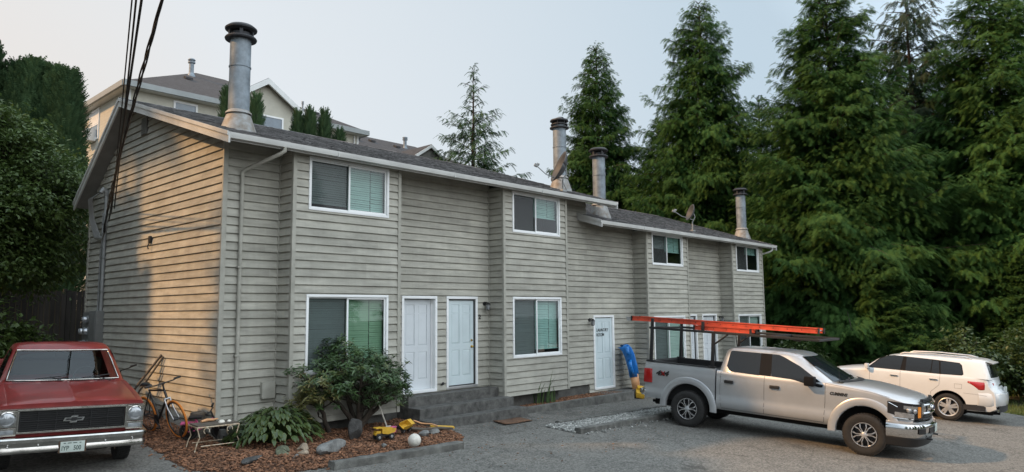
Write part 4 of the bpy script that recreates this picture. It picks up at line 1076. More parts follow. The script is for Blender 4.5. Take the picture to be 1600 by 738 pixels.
cable('overhead_cable', [(-.16, 5.75, 3.70), (-.45, 4.75, 3.92), (-1.55, .65, 4.58), (-2.90, -4.54, 5.28), (-4.1, -9.4, 6.1), (-5.6, -15, 7.2)], .011, 'twisted black service drop cable, thickest and most wavy of the overhead lines', twist=.013)
for (A, B, rr, lb) in (((-.12, 5.45, 4.12), (-3.13, -4.29, 5.27), .009, 'thin straight overhead cable, leftmost of the bundle crossing the top edge'),
                       ((-.12, 5.28, 4.22), (-3.10, -4.33, 5.27), .012, 'straight black overhead cable in the middle of the bundle'),
                       ((-.12, 5.60, 3.95), (-3.06, -4.38, 5.27), .015, 'thicker straight overhead cable on the right side of the straight bundle')):
    A = Vector(A); B = Vector(B); m_ = (A + B) / 2 - Vector((0, 0, .07))
    cable('overhead_cable', [A, m_, B, B + (B - A) * .5 + Vector((0, 0, .1)), B + (B - A) * 1.1 + Vector((0, 0, .45))], rr, lb)

# ---------------------------------------------------------------- trees
def frond_template(k, spread=.5, taper=.75):
    """flat feather of k pairs of pointed leaflets along +x, unit length"""
    T = []
    for i in range(k):
        x = .05 + .9 * i / k; L = spread * (1 - taper * i / k)
        for sd in (-1, 1): T.append([(x, 0, 0), (x + .13, 0, 0), (x + L * .75, sd * L, -.06)])
    T.append([(.82, -.03, 0), (.82, .03, 0), (1.05, 0, -.03)])
    return np.array(T, float)
FT = frond_template(5)
FT_FINE = frond_template(6, .30, .6)
def place_fronds(T, base, d, s, l, curve=.35, w=1.0):
    """instances of template T baked into one vertex array"""
    base = np.asarray(base); d = np.asarray(d); s = np.asarray(s); l = np.asarray(l)
    d = d / np.linalg.norm(d, axis=1, keepdims=True); s = s - d * np.sum(s * d, 1, keepdims=True); s = s / np.maximum(1e-6, np.linalg.norm(s, axis=1, keepdims=True)); n = np.cross(d, s)
    t = T.reshape(-1, 3); z = t[:, 2] - curve * t[:, 0] ** 2
    V = base[:, None, :] + l[:, None, None] * (t[None, :, 0, None] * d[:, None, :] + w * t[None, :, 1, None] * s[:, None, :] + z[None, :, None] * np.abs(n[:, None, 2:3]) * np.array([0, 0, 1.0]) + (z * .3)[None, :, None] * n[:, None, :] * np.sign(n[:, None, 2:3]))
    return V.reshape(-1, 3), len(T)
def conifer_mesh(seed, H, Rm, clear=.3, droop=.55, up=.25, dens=1.0, leaf=.42, T=FT, prof=.8, nb=230, ragged=.28, tipgain=.6, bare_top=0.0, hang=.45):
    r = random.Random(seed); base = []; D = []; S = []; Ls = []; tip = []; rnd = []; limbs = []
    for b in range(nb):
        f = (b + r.random()) / nb; f = f ** 1.12; h = clear + (H - clear) * f
        env = Rm * (1 - f) ** prof * min(1.0, .55 + f * 4)
        L = env * r.uniform(1 - ragged, 1 + ragged * .55) + .18
        if f > 1 - bare_top and r.random() < .75: L *= .5
        az = b * 2.39996 + r.uniform(-.5, .5); ca, sa = math.cos(az), math.sin(az); tone = r.random() * .6
        sag = droop * r.uniform(.25, 1.6); u0 = up * r.uniform(.0, 2.2) + f * .45; h += r.uniform(-.25, .25)
        def P(t): return (L * t * ca, L * t * sa, h + L * (u0 * t - sag * t * t + .20 * sag * t ** 4))
        limbs.append([P(q) for q in (0, .3, .6, .85, 1.0)])
        n = max(3, int(L * 8.5 * dens)); 
        for i in range(n):
            t = .10 + .90 * ((i + r.random()) / n) ** .8
            p = P(t); q = P(min(1.02, t + .05)); ax = np.array(q) - np.array(p); ax /= max(1e-6, np.linalg.norm(ax))
            side = r.choice((-1, 1)); lat = np.array([-sa, ca, 0]) * side
            ll = L * .34 * (1.08 - t) + .18; tilt = r.uniform(-.75, .55); roll = r.uniform(-.9, .9)
            for j in range(max(1, int(ll / .17 * dens))):
                a = (j + r.random() * .8) * .15; sp = np.array(p) + (lat * .8 + ax * .5) * a + np.array([0, 0, tilt * a - .35 * a * a])
                dd = ax * r.uniform(.35, 1.0) + lat * r.uniform(-.3, 1.0) + np.array([r.uniform(-.25, .25), r.uniform(-.25, .25), tilt * .5 - hang * r.uniform(-.1, 1.5)])
                sd = np.cross(dd, [roll + r.uniform(-.5, .5), -roll * .6 + r.uniform(-.5, .5), 1.0])
                base.append(sp); D.append(dd); S.append(sd); Ls.append(leaf * r.uniform(.55, 1.2) * (.75 + .25 * min(1, L / 2))); tip.append(max(0, (t - .45)) * tipgain * r.uniform(.2, 1.5) * (1 if r.random() < .8 else .2)); rnd.append(min(1, tone + r.random() * .45))
        p = P(1.0); base.append(np.array(p)); D.append(np.array([ca, sa, -.2])); S.append(np.array([-sa, ca, 0])); Ls.append(leaf); tip.append(tipgain * .5); rnd.append(tone)
    for k in range(10):   # leader
        a = k * 2.4; base.append(np.array([0, 0, H - .12 * k])); D.append(np.array([math.cos(a) * .6, math.sin(a) * .6, .8])); S.append(np.array([-math.sin(a), math.cos(a), 0])); Ls.append(leaf * .7); tip.append(.3); rnd.append(r.random())
    V, k = place_fronds(T, base, D, S, Ls)
    F = np.arange(len(V)).reshape(-1, 3)
    me = np_mesh('conifer_crown', V, F, rnd=np.repeat(rnd, k), tip=np.repeat(np.clip(tip, 0, 1), k))
    # trunk with its limbs
    mb = MB(); mb.tube([(0, 0, -.6), (.02, .01, H * .2), (-.03, .02, H * .5), (.02, -.02, H * .8), (0, 0, H + .05)], [.02 * H + .02, .0165 * H, .010 * H, .0045 * H, .01], 9)
    for l in limbs[::2]:
        mb.tube(l, [.035, .028, .02, .012, .005], 4, cap=False)
    tm = mb.mesh('conifer_trunk', 70)
    return me, tm
def tree(name, label, protos, mt, loc, s=(1, 1, 1), rz=0.0, group=None):
    t = thing(name, label, 'tree', loc, rz, group); t.scale = s
    link('crown', protos[0], mt, t); link('trunk', protos[1], M['bark'], t)
    return t
CED_A = conifer_mesh(1, 17, 5.0, clear=.1, droop=.42, nb=560, leaf=.275, prof=.70, dens=1.62, ragged=.42)
CED_B = conifer_mesh(2, 17, 4.5, clear=.4, droop=.38, nb=500, leaf=.27, prof=.72, dens=1.6, ragged=.42)
FIR = conifer_mesh(5, 18, 5.6, clear=3, droop=.30, up=.24, nb=210, leaf=.42, T=FT_FINE, prof=1.0, dens=.95, ragged=.5, tipgain=.5, bare_top=.22, hang=.5)
SPR = conifer_mesh(8, 20, 5.0, clear=3.5, droop=.30, up=.12, nb=240, leaf=.5, T=FT_FINE, prof=.55, dens=.85, ragged=.4, tipgain=.7, hang=.75)
HEM = conifer_mesh(9, 14, 4.0, clear=.4, droop=.38, nb=380, leaf=.27, prof=.74, dens=1.45, ragged=.45)
cg = 'tall conifers beyond the far end of the townhouse'
def gz(x, y): return g(x, y) - .06
def con(label, pr, mt, x, y, H, h0, rz, wide=1.0, name='cedar_tree', grp=cg):
    k = H / h0; return tree(name, label, pr, M[mt], (x, y, gz(x, y)), (k * wide, k * wide, k), rz, grp)
con('lone fir with thin spiky top and gaps between branches, rising behind the roof ridge', FIR, 'fir', 27.6, 22.0, 18.4, 18, .4, .95, 'fir_tree', None)
con('narrow pointed cedar directly behind the second and third chimneys', CED_B, 'cedar', 30.2, 13.4, 18.9, 17, 1.1, .86)
con('tall full cedar behind the far roof between the low dish and the last chimney', CED_A, 'cedar', 31.0, 6.6, 20.3, 17, 2.3, .86)
con('shorter conifer with a thin leader filling the gap left of the tall full cedar', HEM, 'cedar', 34.4, 11.6, 15.0, 14, .2, .85)
con('mid height conifer just behind the last chimney, lower than its neighbours', HEM, 'cedar', 35.0, 5.0, 15.4, 14, 3.4, .95)
con('broad light green cedar with drooping sprays directly above the silver pickup', CED_A, 'cedar', 28.8, -1.2, 18.6, 17, 4.4, 1.02)
con('dark sparse spruce with bare trunk showing, between the two broad cedars on the right', SPR, 'spruce', 36.8, -2.8, 20.5, 20, 1.0, .95, 'spruce_tree')
con('broad cedar at the right edge of the picture above the white suv', CED_A, 'cedar', 34.0, -7.0, 19.6, 17, 6.0, 1.0)
con('tall cedar standing outermost to the right, mostly cut off by the picture edge', CED_B, 'cedar', 37.0, -12.0, 19, 17, 2.0, 1.0)
con('small young cedar low in front of the broad light green cedar', CED_B, 'cedar', 26.3, -3.9, 5.4, 17, 2.9, 1.35)
con('young cedar low behind the white suv and its leafy shrub', CED_B, 'cedar', 30.0, -7.8, 6.0, 17, 5.1, 1.3)
con('dark conifer deep in the gap behind the last chimney and the broad light green cedar', HEM, 'cedar', 42.0, 2.0, 15, 14, 5.3, 1.1)
con('dark conifer deep behind the spruce on the right', HEM, 'cedar', 45.0, -7.5, 15.5, 14, .8, 1.15)
con('dark conifer behind the narrow pointed cedar and the roof', HEM, 'cedar', 41.0, 10.0, 12.5, 14, 1.8, 1.1)
con('tall dark conifer far behind the sparse spruce, filling the gap on its right', CED_B, 'cedar', 46.0, -9.0, 21.0, 17, 1.4, .9)
con('tall dark conifer far behind the gap between the spruce and the broad light green cedar', CED_B, 'cedar', 44.5, -1.0, 18.0, 17, 3.9, .95)
con('low dark conifer beside the trunk of the sparse spruce', HEM, 'cedar', 33.5, -3.6, 8.0, 14, 2.5, 1.2)

# trees across the road behind the viewpoint, mirrored in the window panes and the car glass
bk = 'trees across the road behind the viewpoint'
for i, (x, y, pr, H, h0, w_, lb) in enumerate(((-9, -33, CED_B, 13, 17, 1.0, 'cedar across the road behind the viewpoint, straight behind the camera'), (-1, -36, HEM, 11, 14, 1.1, 'low conifer across the road behind the viewpoint, right of the straight-behind cedar'), (6, -34, CED_A, 15, 17, .9, 'tall cedar across the road opposite the silver pickup'), (14, -37, HEM, 12, 14, 1.2, 'low conifer across the road opposite the white suv'), (21, -33, CED_B, 15, 17, .95, 'tall cedar across the road at the far end of the parking'), (29, -30, CED_A, 14, 17, 1.0, 'cedar across the road beyond the end of the parking'), (-17, -28, HEM, 11, 14, 1.1, 'low conifer across the road to the far left behind the viewpoint'))):
    con(lb, pr, 'cedar', x, y, H, h0, i * 1.7, w_, 'cedar_tree', bk)

# clipped-looking columns of cypress and arborvitae
def column_mesh(seed, H, Rm, n, leaf=.20):
    r = random.Random(seed); base = []; D = []; S = []; L = []; tip = []; rnd = []
    lob = [(r.uniform(0, 6.28), r.uniform(.3, .95), r.uniform(.12, .3)) for _ in range(9)]
    for i in range(n):
        f = r.random() ** .9; a = r.uniform(0, 6.28); z = .2 + (H - .2) * f
        rr = Rm * min(1, (1 - f) ** .42 * 1.15) * (.86 + .14 * math.sin(a * 3 + f * 9 + seed)) * (.55 + .5 * r.random() ** .4)
        ca, sa = math.cos(a), math.sin(a); base.append((rr * ca, rr * sa, z)); D.append((ca * .8 + r.uniform(-.5, .5), sa * .8 + r.uniform(-.5, .5), 1.0)); S.append((-sa + r.uniform(-.4, .4), ca + r.uniform(-.4, .4), 0)); L.append(leaf * r.uniform(.6, 1.9)); tip.append(r.random() * .6); rnd.append(.5 * r.random() + .25 + .25 * math.sin(a * 2 + z * 1.3))
    V, k = place_fronds(FT_FINE, base, D, S, L, curve=.0)
    me = np_mesh('column_crown', V, np.arange(len(V)).reshape(-1, 3), rnd=np.repeat(rnd, k), tip=np.repeat(tip, k))
    mb = MB(); mb.tube([(0, 0, -.5), (0, 0, H * .5), (0, 0, H * .93)], [.13, .09, .02], 8)
    # dense inner wood and dead needles
    return me, mb.mesh('column_trunk', 60)
CY = [column_mesh(s, 10, 1.05, 8000, .26) for s in (3, 4)]
for i, (x, y, H, wd, lb) in enumerate(((.05, 16.5, 10.9, 1.05, 'cypress column at the left end of the hedge row, its tip apart'), (.85, 16.0, 10.3, 1.05, 'cypress column second from the left in the hedge row'), (1.25, 15.7, 10.4, 1.0, 'cypress column in the middle of the hedge row'), (1.75, 15.3, 10.2, 1.05, 'cypress column second from the right in the hedge row'), (2.05, 14.9, 10.0, 1.05, 'cypress column at the right end of the hedge row beside the beige building'), (-.8, 17.2, 9.6, .9, 'lower cypress column half hidden behind the broad leaved tree'))):
    x -= .72; wd *= .86
    tree('cypress_tree', lb, CY[i % 2], M['cypress'], (x, y, g(x, y)), (wd, wd, (H - g(x, y)) / 10), i * 1.3, 'cypress columns behind the broad leaved tree')
AB = column_mesh(7, 8, .62, 4200, .2)
for i, (x, y, top, wd, lb) in enumerate(((7.35, 15.6, 11.0, 1.0, 'arborvitae column showing left of the near chimney'), (8.2, 14.9, 10.7, .9, 'arborvitae column showing right of the near chimney'), (9.62, 14.0, 10.1, .85, 'arborvitae column, leftmost of the small cluster under the beige gable'), (10.02, 13.7, 10.2, .8, 'arborvitae column in the middle of the small cluster under the beige gable'), (10.52, 13.4, 10.15, .85, 'arborvitae column, rightmost of the small cluster under the beige gable'), (11.0, 13.0, 9.35, .8, 'short arborvitae tip just right of the small cluster'))):
    tree('arborvitae_tree', lb, AB, M['cypress'], (x, y, g(x, y)), (wd, wd, (top - g(x, y)) / 8), i * 1.1, 'arborvitae columns between the two buildings')

# broad leaved trees and shrubs
LEAF = np.array([[(0, 0, 0), (.45, -.30, .02), (1, 0, -.08)], [(0, 0, 0), (1, 0, -.08), (.45, .30, .02)]], float)
def broad_mesh(seed, crowns, n, leaf, trunk_pts, trunk_r, flat=.6):
    """leaf clumps on the ends of branches; crowns = (x,y,z,rx,ry,rz)"""
    r = random.Random(seed); base = []; D = []; S = []; L = []; rnd = []; mb = MB(); tot = sum(c[3] * c[4] * c[5] for c in crowns) ** (1 / 1)
    mb.tube(trunk_pts, trunk_r, 9)
    for (cx, cy, cz, rx, ry, rz_) in crowns:
        m_ = int(n * (rx * ry * rz_) / tot); nc = max(14, m_ // 60)
        for c in range(nc):
            while True:
                u = Vector((r.uniform(-1, 1), r.uniform(-1, 1), r.uniform(-1, 1)))
                if .45 < u.length < 1: break
            cc = Vector((cx + u.x * rx, cy + u.y * ry, cz + u.z * rz_)); tone = r.random() * .7; cr = r.uniform(.22, .5) * min(1, rx)
            if c % 3 == 0:
                j = r.randrange(max(1, len(trunk_pts) - 2), len(trunk_pts)); a = Vector(trunk_pts[j]); mb.tube([a, (a + cc) / 2 + Vector((r.uniform(-.2, .2), r.uniform(-.2, .2), r.uniform(-.1, .25))), cc], [.04, .022, .006], 5, cap=False)
            for i in range(m_ // nc):
                o = Vector((r.gauss(0, 1), r.gauss(0, 1), r.gauss(0, .55))) * cr * .62; p = cc + o
                out = (p - Vector((cx, cy, cz - .3))).normalized()
                d = out * .6 + Vector((r.uniform(-1, 1), r.uniform(-1, 1), r.uniform(-.9, .35))); nrm = Vector((r.uniform(-flat, flat), r.uniform(-flat, flat), 1)) + out * .5
                base.append(p); D.append(d); S.append(nrm.cross(d)); L.append(leaf * r.uniform(.6, 1.3)); rnd.append(min(1, tone + r.random() * .4))
    V, k = place_fronds(LEAF, [tuple(b) for b in base], [tuple(q) for q in D], [tuple(q) for q in S], L, curve=.15)
    me = np_mesh('leaf_crown', V, np.arange(len(V)).reshape(-1, 3), rnd=np.repeat(rnd, k))
    return me, mb.mesh('leaf_trunk', 70)
def broad(name, label, cat, loc, pr, m_, group=None):
    t = thing(name, label, cat, loc, 0, group); link('crown', pr[0], M[m_], t); link('trunk', pr[1], M['bark'], t); return t
mp = broad_mesh(21, [(0, 0, 4.9, 1.6, 1.6, 1.5), (-1.3, .2, 5.9, 1.4, 1.4, 1.4), (.75, -.2, 3.9, 1.1, 1.1, 1.3), (-1.2, -.6, 4.0, 1.7, 1.5, 1.4), (-2.6, .3, 5.2, 1.6, 1.5, 1.8), (-.5, .1, 6.1, 1.1, 1.1, .8), (-.3, -.6, 2.9, 1.3, 1.1, .7)], 52000, .125, [(-.7, .3, -.6), (-.65, .25, 1.2), (-.6, .1, 2.6), (-.5, 0, 4.0), (-.5, 0, 5.0)], [.19, .16, .14, .10, .05])
broad('maple_tree', 'dense broad leaved tree in front of the cypress hedge at the left edge', 'tree', (-1.15, 8.9, g(-1, 9)), mp, 'maple')
bs = broad_mesh(22, [(0, 0, 1.1, 1.3, .9, .95), (-1.0, .2, 1.5, 1.1, .9, 1.2), (.9, .1, .8, .8, .8, .8)], 9000, .14, [(0, 0, -.3), (0, 0, .4), (.05, 0, 1.0)], [.06, .05, .03])
broad('shrub', 'dark leafy shrub behind the red pickup, under the broad leaved tree', 'shrub', (-2.6, 6.7, g(-2.6, 6.7)), bs, 'maple')
lb_ = broad_mesh(24, [(0, 0, 1.35, .8, .8, .9), (.7, -.5, 1.0, .8, .7, .8), (-.5, .7, .8, .7, .8, .7), (.2, .1, 2.15, .45, .45, .45), (1.3, -1.0, .7, .6, .6, .6)], 5200, .17, [(0, 0, -.3), (0, 0, .6), (.05, 0, 1.4)], [.05, .04, .02])
broad('shrub', 'leafy light green shrub rising behind the tailgate of the white suv', 'shrub', (23.2, -6.9, g(23.2, -6.9)), lb_, 'laurel')
ls_ = broad_mesh(25, [(0, 0, .8, 1.0, .8, .7), (1.2, .3, .7, .9, .8, .6), (-1.1, .2, .7, .8, .8, .6)], 5000, .15, [(0, 0, -.3), (0, 0, .4), (.05, 0, .9)], [.05, .04, .02])
broad('shrub', 'low dense shrub at the far corner of the townhouse behind the silver pickup roof', 'shrub', (22.6, -1.4, g(22.6, -1.4)), ls_, 'laurel')
broad('shrub', 'low green shrub on the grassy verge right of the white suv', 'shrub', (26.4, -8.6, g(26.4, -8.6)), bs, 'laurel')

# trees standing out of the picture to the left, whose shade falls over the yard
ot = broad_mesh(31, [(0, 0, 5.0, 2.6, 2.6, 2.4), (1.2, .6, 6.8, 1.6, 1.6, 1.6), (-1.2, -.7, 6.4, 1.7, 1.7, 1.6), (.3, -1.2, 3.4, 1.9, 1.7, 1.2)], 30000, .30, [(0, 0, -.6), (.05, 0, 1.6), (0, .1, 3.4), (.1, 0, 6.0)], [.22, .18, .14, .05])
for i, (x, y, k) in enumerate(((-10.3, 2.8, 1.16), (-11.6, -2.6, 1.12), (-12.2, -7.2, 1.15))):
    t = broad('maple_tree', ('leafy shade tree just outside the left edge, nearest the red pickup', 'leafy shade tree outside the left edge, between two others', 'leafy shade tree outside the left edge, farthest from the building')[i], 'tree', (x, y, g(x, y)), ot, 'maple', 'shade trees beyond the left edge')
    t.scale = (k, k, k * 1.12); t.rotation_euler.z = i * 2.1
t = broad('maple_tree', 'leafy tree just outside the left edge behind the dark shrub', 'tree', (-5.0, 8.9, g(-5, 8.9)), ot, 'maple', 'shade trees beyond the left edge'); t.scale = (.74, .74, 1.1)
tt = broad_mesh(33, [(0, 0, 14.2, 2.3, 3.0, 2.0), (.6, -1.6, 13.9, 1.5, 1.5, 1.2), (-.5, 1.8, 14.0, 1.6, 1.6, 1.5)], 16000, .36, [(0, 0, -1.8), (.1, 0, 4), (0, .1, 8), (0, 0, 12.5), (0, 0, 14)], [.3, .25, .2, .13, .05])
broad('maple_tree', 'tall bare trunked tree with a high crown outside the left edge', 'tree', (-9.2, 9.8, g(-9, 9) + 1.2), tt, 'maple', 'shade trees beyond the left edge')

# wooden fences
def fence(pts, H, label, gap=.012):
    t = thing('wooden_fence', label, 'fence'); mb = MB(); at = []; mp_ = MB(); r = random.Random(2); mr = MB()
    for (a, b) in zip(pts, pts[1:]):
        a = Vector((*a, 0)); b = Vector((*b, 0)); d = (b - a).normalized(); L = (b - a).length; n = Vector((d.y, -d.x, 0)); s = 0
        while s < L:
            w = .14; p = a + d * s; z = g(p.x, p.y); h = H + r.uniform(-.05, .02); c = p + d * w / 2
            mb.obox((c.x, c.y, z + h / 2), d * (w / 2 - gap / 2), n * .01, Vector((0, 0, h / 2))); at += [r.random()] * 6; s += w
        s = 0
        while s <= L:
            p = a + d * s - n * .06; z = g(p.x, p.y); mp_.obox((p.x, p.y, z + H / 2), d * .045, n * .045, Vector((0, 0, H / 2 + .05))); s += 2.3
        for q in (.3, H - .25):
            c = (a + b) / 2 - n * .035; mr.obox((c.x, c.y, (g(a.x, a.y) + g(b.x, b.y)) / 2 + q), d * (L / 2), n * .02, Vector((0, 0, .04)))
    mb.build('board_panel', M['fence'], t, attr=at); o = mp_.build('post', M['fence'], t, attr=[.5] * len(mp_.f)); mr.build('rail', M['fence'], t, attr=[.5] * len(mr.f))
    return t
fence([(-9, 10.6), (-4, 10.9), (1.2, 11.2), (4.5, 11.2)], 2.3, 'tall dark wooden board fence behind the red pickup and shrubs')
fence([(27.4, -8.5), (29.0, -7.4), (31.5, -6.0)], 1.25, 'weathered wooden fence end in the shadow right of the white suv')

# grassy verge at the right edge of the drive
def verge():
    r = random.Random(6); base = []; D = []; S = []; L = []; rnd = []
    for i in range(14000):
        y = r.uniform(-13, -4.5); x = edge_x(y) + abs(r.gauss(0, 1)) * 2.2 - .12
        if x > 29: continue
        a = r.uniform(0, 6.28); base.append((x, y, g(x, y) - .05)); D.append((math.cos(a) * .45, math.sin(a) * .45, 1)); S.append((-math.sin(a), math.cos(a), 0)); L.append(r.uniform(.06, .2)); rnd.append(r.random())
    T = np.array([[(0, -.06, 0), (0, .06, 0), (1, 0, 0)]], float)
    V, k = place_fronds(T, base, D, S, L, curve=.2)
    return link('grass', np_mesh('grass', V, np.arange(len(V)).reshape(-1, 3), rnd=np.repeat(rnd, k)), M['grass'])
tag(verge(), kind='stuff')
# a pale boulder-like patch of another house glimpsed through the trees is built as that house
hb = thing('house', 'pale house barely glimpsed through a gap in the dark trees', 'building', (52, -1, -1.2))
mb = MB(); mb.box(-3, 3, -3, 3, 0, 3.0); mb.build('wall', M['beige'], hb)
mb = MB(); mb.poly([(-3.4, -3.4, 2.9), (3.4, -3.4, 2.9), (3.4, 0, 4.6), (-3.4, 0, 4.6)]); mb.poly([(-3.4, 3.4, 2.9), (3.4, 3.4, 2.9), (3.4, 0, 4.6), (-3.4, 0, 4.6)]); mb.poly([(-3, -3, 2.9), (-3, 3, 2.9), (-3, 0, 4.5)]); mb.build('roof', M['bgroof'], hb)
mb = MB(); mb.box(-3.06, -3.0, -1.2, .2, 1.2, 2.3); mb.build('window', M['bgglass'], hb)
# ---------------------------------------------------------------- vehicles
def interp(x, P):
    if x <= P[0][0]: return P[0][1]
    for (a, b), (c, d) in zip(P, P[1:]):
        if x <= c: return b + (d - b) * (x - a) / (c - a) if c > a else d
    return P[-1][1]
def loft_half(stations, xs=None):
    """stations: list of (x, [(y,z)...]) from bottom centre over the +y flank to top centre -> closed mesh"""
    mb = MB(); rings = []
    for x, h in stations:
        ring = [(x if not xs else xs(x, y), y, z) for y, z in h] + [(x if not xs else xs(x, y), -y, z) for y, z in reversed(h) if abs(y) > 1e-6]
        rings.append(ring)
    n = len(rings[0]); v = [p for r in rings for p in r]; f = []
    for i in range(len(rings) - 1):
        for k in range(n): f.append((i * n + k, i * n + (k + 1) % n, (i + 1) * n + (k + 1) % n, (i + 1) * n + k))
    h = (n + 2) // 2
    for base in (0, (len(rings) - 1) * n):       # end caps as strips, so that a rounded end stays smooth
        for k in range(h - 1):
            a, b = k, k + 1; c, d = (n - k) % n, (n - k - 1) % n
            q = [base + a, base + b, base + d, base + c]; u = []
            for t in q:
                if t not in u: u.append(t)
            if len(u) >= 3: f.append(tuple(u))
    mb.add(v, f); return mb
def cut_arches(mb, mats, wheels, half, name, parent, smooth=32, depth=.42):
    """cut round wheel openings through both flanks; the cut faces become dark wells"""
    me = mb.mesh(name); bm = bmesh.new(); bm.from_mesh(me); bmesh.ops.remove_doubles(bm, verts=bm.verts, dist=1e-5); bmesh.ops.recalc_face_normals(bm, faces=bm.faces); bm.to_mesh(me); bm.free()
    o = bpy.data.objects.new(name, me); COL.objects.link(o); tmp = []
    for (x, z, r) in wheels:
        for s in (-1, 1):
            c = MB(); y0, y1 = s * (half - depth), s * (half + .4); prof = [(0, min(y0, y1)), (r, min(y0, y1)), (r, max(y0, y1)), (0, max(y0, y1))]
            c.lathe(prof, 40, (x, 0, z), 'Y'); cm = c.mesh('cut'); b2 = bmesh.new(); b2.from_mesh(cm); bmesh.ops.remove_doubles(b2, verts=b2.verts, dist=1e-5); bmesh.ops.recalc_face_normals(b2, faces=b2.faces); b2.to_mesh(cm); b2.free()
            co = bpy.data.objects.new('cut', cm); COL.objects.link(co); tmp.append(co)
            md = o.modifiers.new('b', 'BOOLEAN'); md.operation = 'DIFFERENCE'; md.object = co; md.solver = 'EXACT'
    bpy.context.view_layer.update(); dg = bpy.context.evaluated_depsgraph_get()
    res = bpy.data.meshes.new_from_object(o.evaluated_get(dg)); bpy.data.objects.remove(o)
    for c in tmp: bpy.data.objects.remove(c)
    res.materials.clear()
    for m_ in mats: res.materials.append(m_)
    for p in res.polygons:
        dark = False; c = p.center
        for (x, z, r) in wheels:
            d = math.hypot(c.x - x, c.z - z)
            if d < r + .004 and abs(c.y) < half - .005 and (abs(d - r) < .012 * r + .01 or abs(abs(c.y) - (half - depth)) < .01): dark = True
        p.material_index = 1 if dark else 0
    res.polygons.foreach_set('use_smooth', [True] * len(res.polygons)); res.set_sharp_from_angle(angle=R(smooth))
    return link(name, res, None, parent)
def ring_loft(levels, nside=8, nfront=9, hole=None):
    """greenhouse: levels of (z, half width, x rear, x front at centre, front sweep, rear sweep, corner radius)"""
    mb = MB(); rings = []
    for (z, w, xr, xf, c, cr, rad) in levels:
        ring = []
        def edge(y, x0, cv, sgn): return x0 - sgn * cv * (abs(y) / max(w, 1e-6)) ** 2
        ys = [w * math.sin(math.pi / 2 * t) for t in lin(-1, 1, nfront)]
        rad_ = min(rad, w)
        for y in ys:
            e = max(0, (abs(y) - (w - rad_)) / rad_); ring.append((edge(y, xf, c, 1) - rad_ * (1 - math.sqrt(max(0, 1 - e * e))), y, z))
        xa = ring[-1][0]; xb = edge(w, xr, cr, -1) + rad_
        for k in range(1, nside): ring.append((xa + (xb - xa) * k / nside, w, z))
        for y in reversed(ys):
            e = max(0, (abs(y) - (w - rad_)) / rad_); ring.append((edge(y, xr, cr, -1) + rad_ * (1 - math.sqrt(max(0, 1 - e * e))), y, z))
        for k in range(1, nside): ring.append((xb + (xa - xb) * k / nside, -w, z))
        rings.append(ring)
    n = len(rings[0]); f = []
    for i in range(len(rings) - 1):
        for k in range(n):
            if hole and hole[0] <= i < hole[1] and 1 <= k < nfront - 2: continue
            f.append((i * n + k, i * n + (k + 1) % n, (i + 1) * n + (k + 1) % n, (i + 1) * n + k))
    f.append(tuple((len(rings) - 1) * n + k for k in range(n)))
    mb.add([p for r in rings for p in r], f); return mb
def flat_panel(mb, poly, yf, s, off=.004, dx=0.0, th=.003, n=14):
    """window-like panel from an (x,z) outline laid in strips on the flank y = yf(z)"""
    z0, z1 = min(z for x, z in poly), max(z for x, z in poly); zs = sorted({z0 + (z1 - z0) * i / n for i in range(n + 1)} | {z for x, z in poly}); rows = []
    for z in zs:
        zz = min(max(z, z0 + 1e-5), z1 - 1e-5); xs = []
        for (ax, az), (bx, bz) in zip(poly, poly[1:] + poly[:1]):
            if (az - zz) * (bz - zz) <= 0 and abs(az - bz) > 1e-9: xs.append(ax + (bx - ax) * (zz - az) / (bz - az))
        if len(xs) < 2: continue
        d = dx * (1 - yf(z)); rows.append([(x + d, s * (yf(z) + off), z) for x in (min(xs), max(xs))])
    mb.grid(rows)
def strip(mb, pts, yf, s, w=.007, off=.002):
    """shut line: narrow dark strip following (x,z) points on the flank y = yf(x,z)"""
    for (x0, z0), (x1, z1) in zip(pts, pts[1:]):
        n = max(1, int(math.hypot(x1 - x0, z1 - z0) / .08)); d = Vector((x1 - x0, z1 - z0)).normalized(); p = Vector((-d.y, d.x)) * w / 2
        for i in range(n):
            a = Vector((x0, z0)).lerp(Vector((x1, z1)), i / n); b = Vector((x0, z0)).lerp(Vector((x1, z1)), (i + 1) / n)
            q = [(u.x, s * (yf(u.x, u.y) + off), u.y) for u in (a - p, b - p, b + p, a + p)]; mb.poly(q)
def path_grid(mb, path, zs, off, s=1, slant=None):
    """panel following a plan path [(x,y)] between heights zs, pushed out along the path's normal"""
    P = []; n = len(path)
    for i, (x, y) in enumerate(path):
        a = Vector(path[max(0, i - 1)]); b = Vector(path[min(n - 1, i + 1)]); d = (b - a).normalized(); nn = Vector((d.y, -d.x))
        row = []
        for k, z in enumerate(zs):
            o = off[k] if hasattr(off, '__len__') else off
            row.append((x + nn.x * o, s * (y + nn.y * o), z))
        P.append(row)
    mb.grid(P)
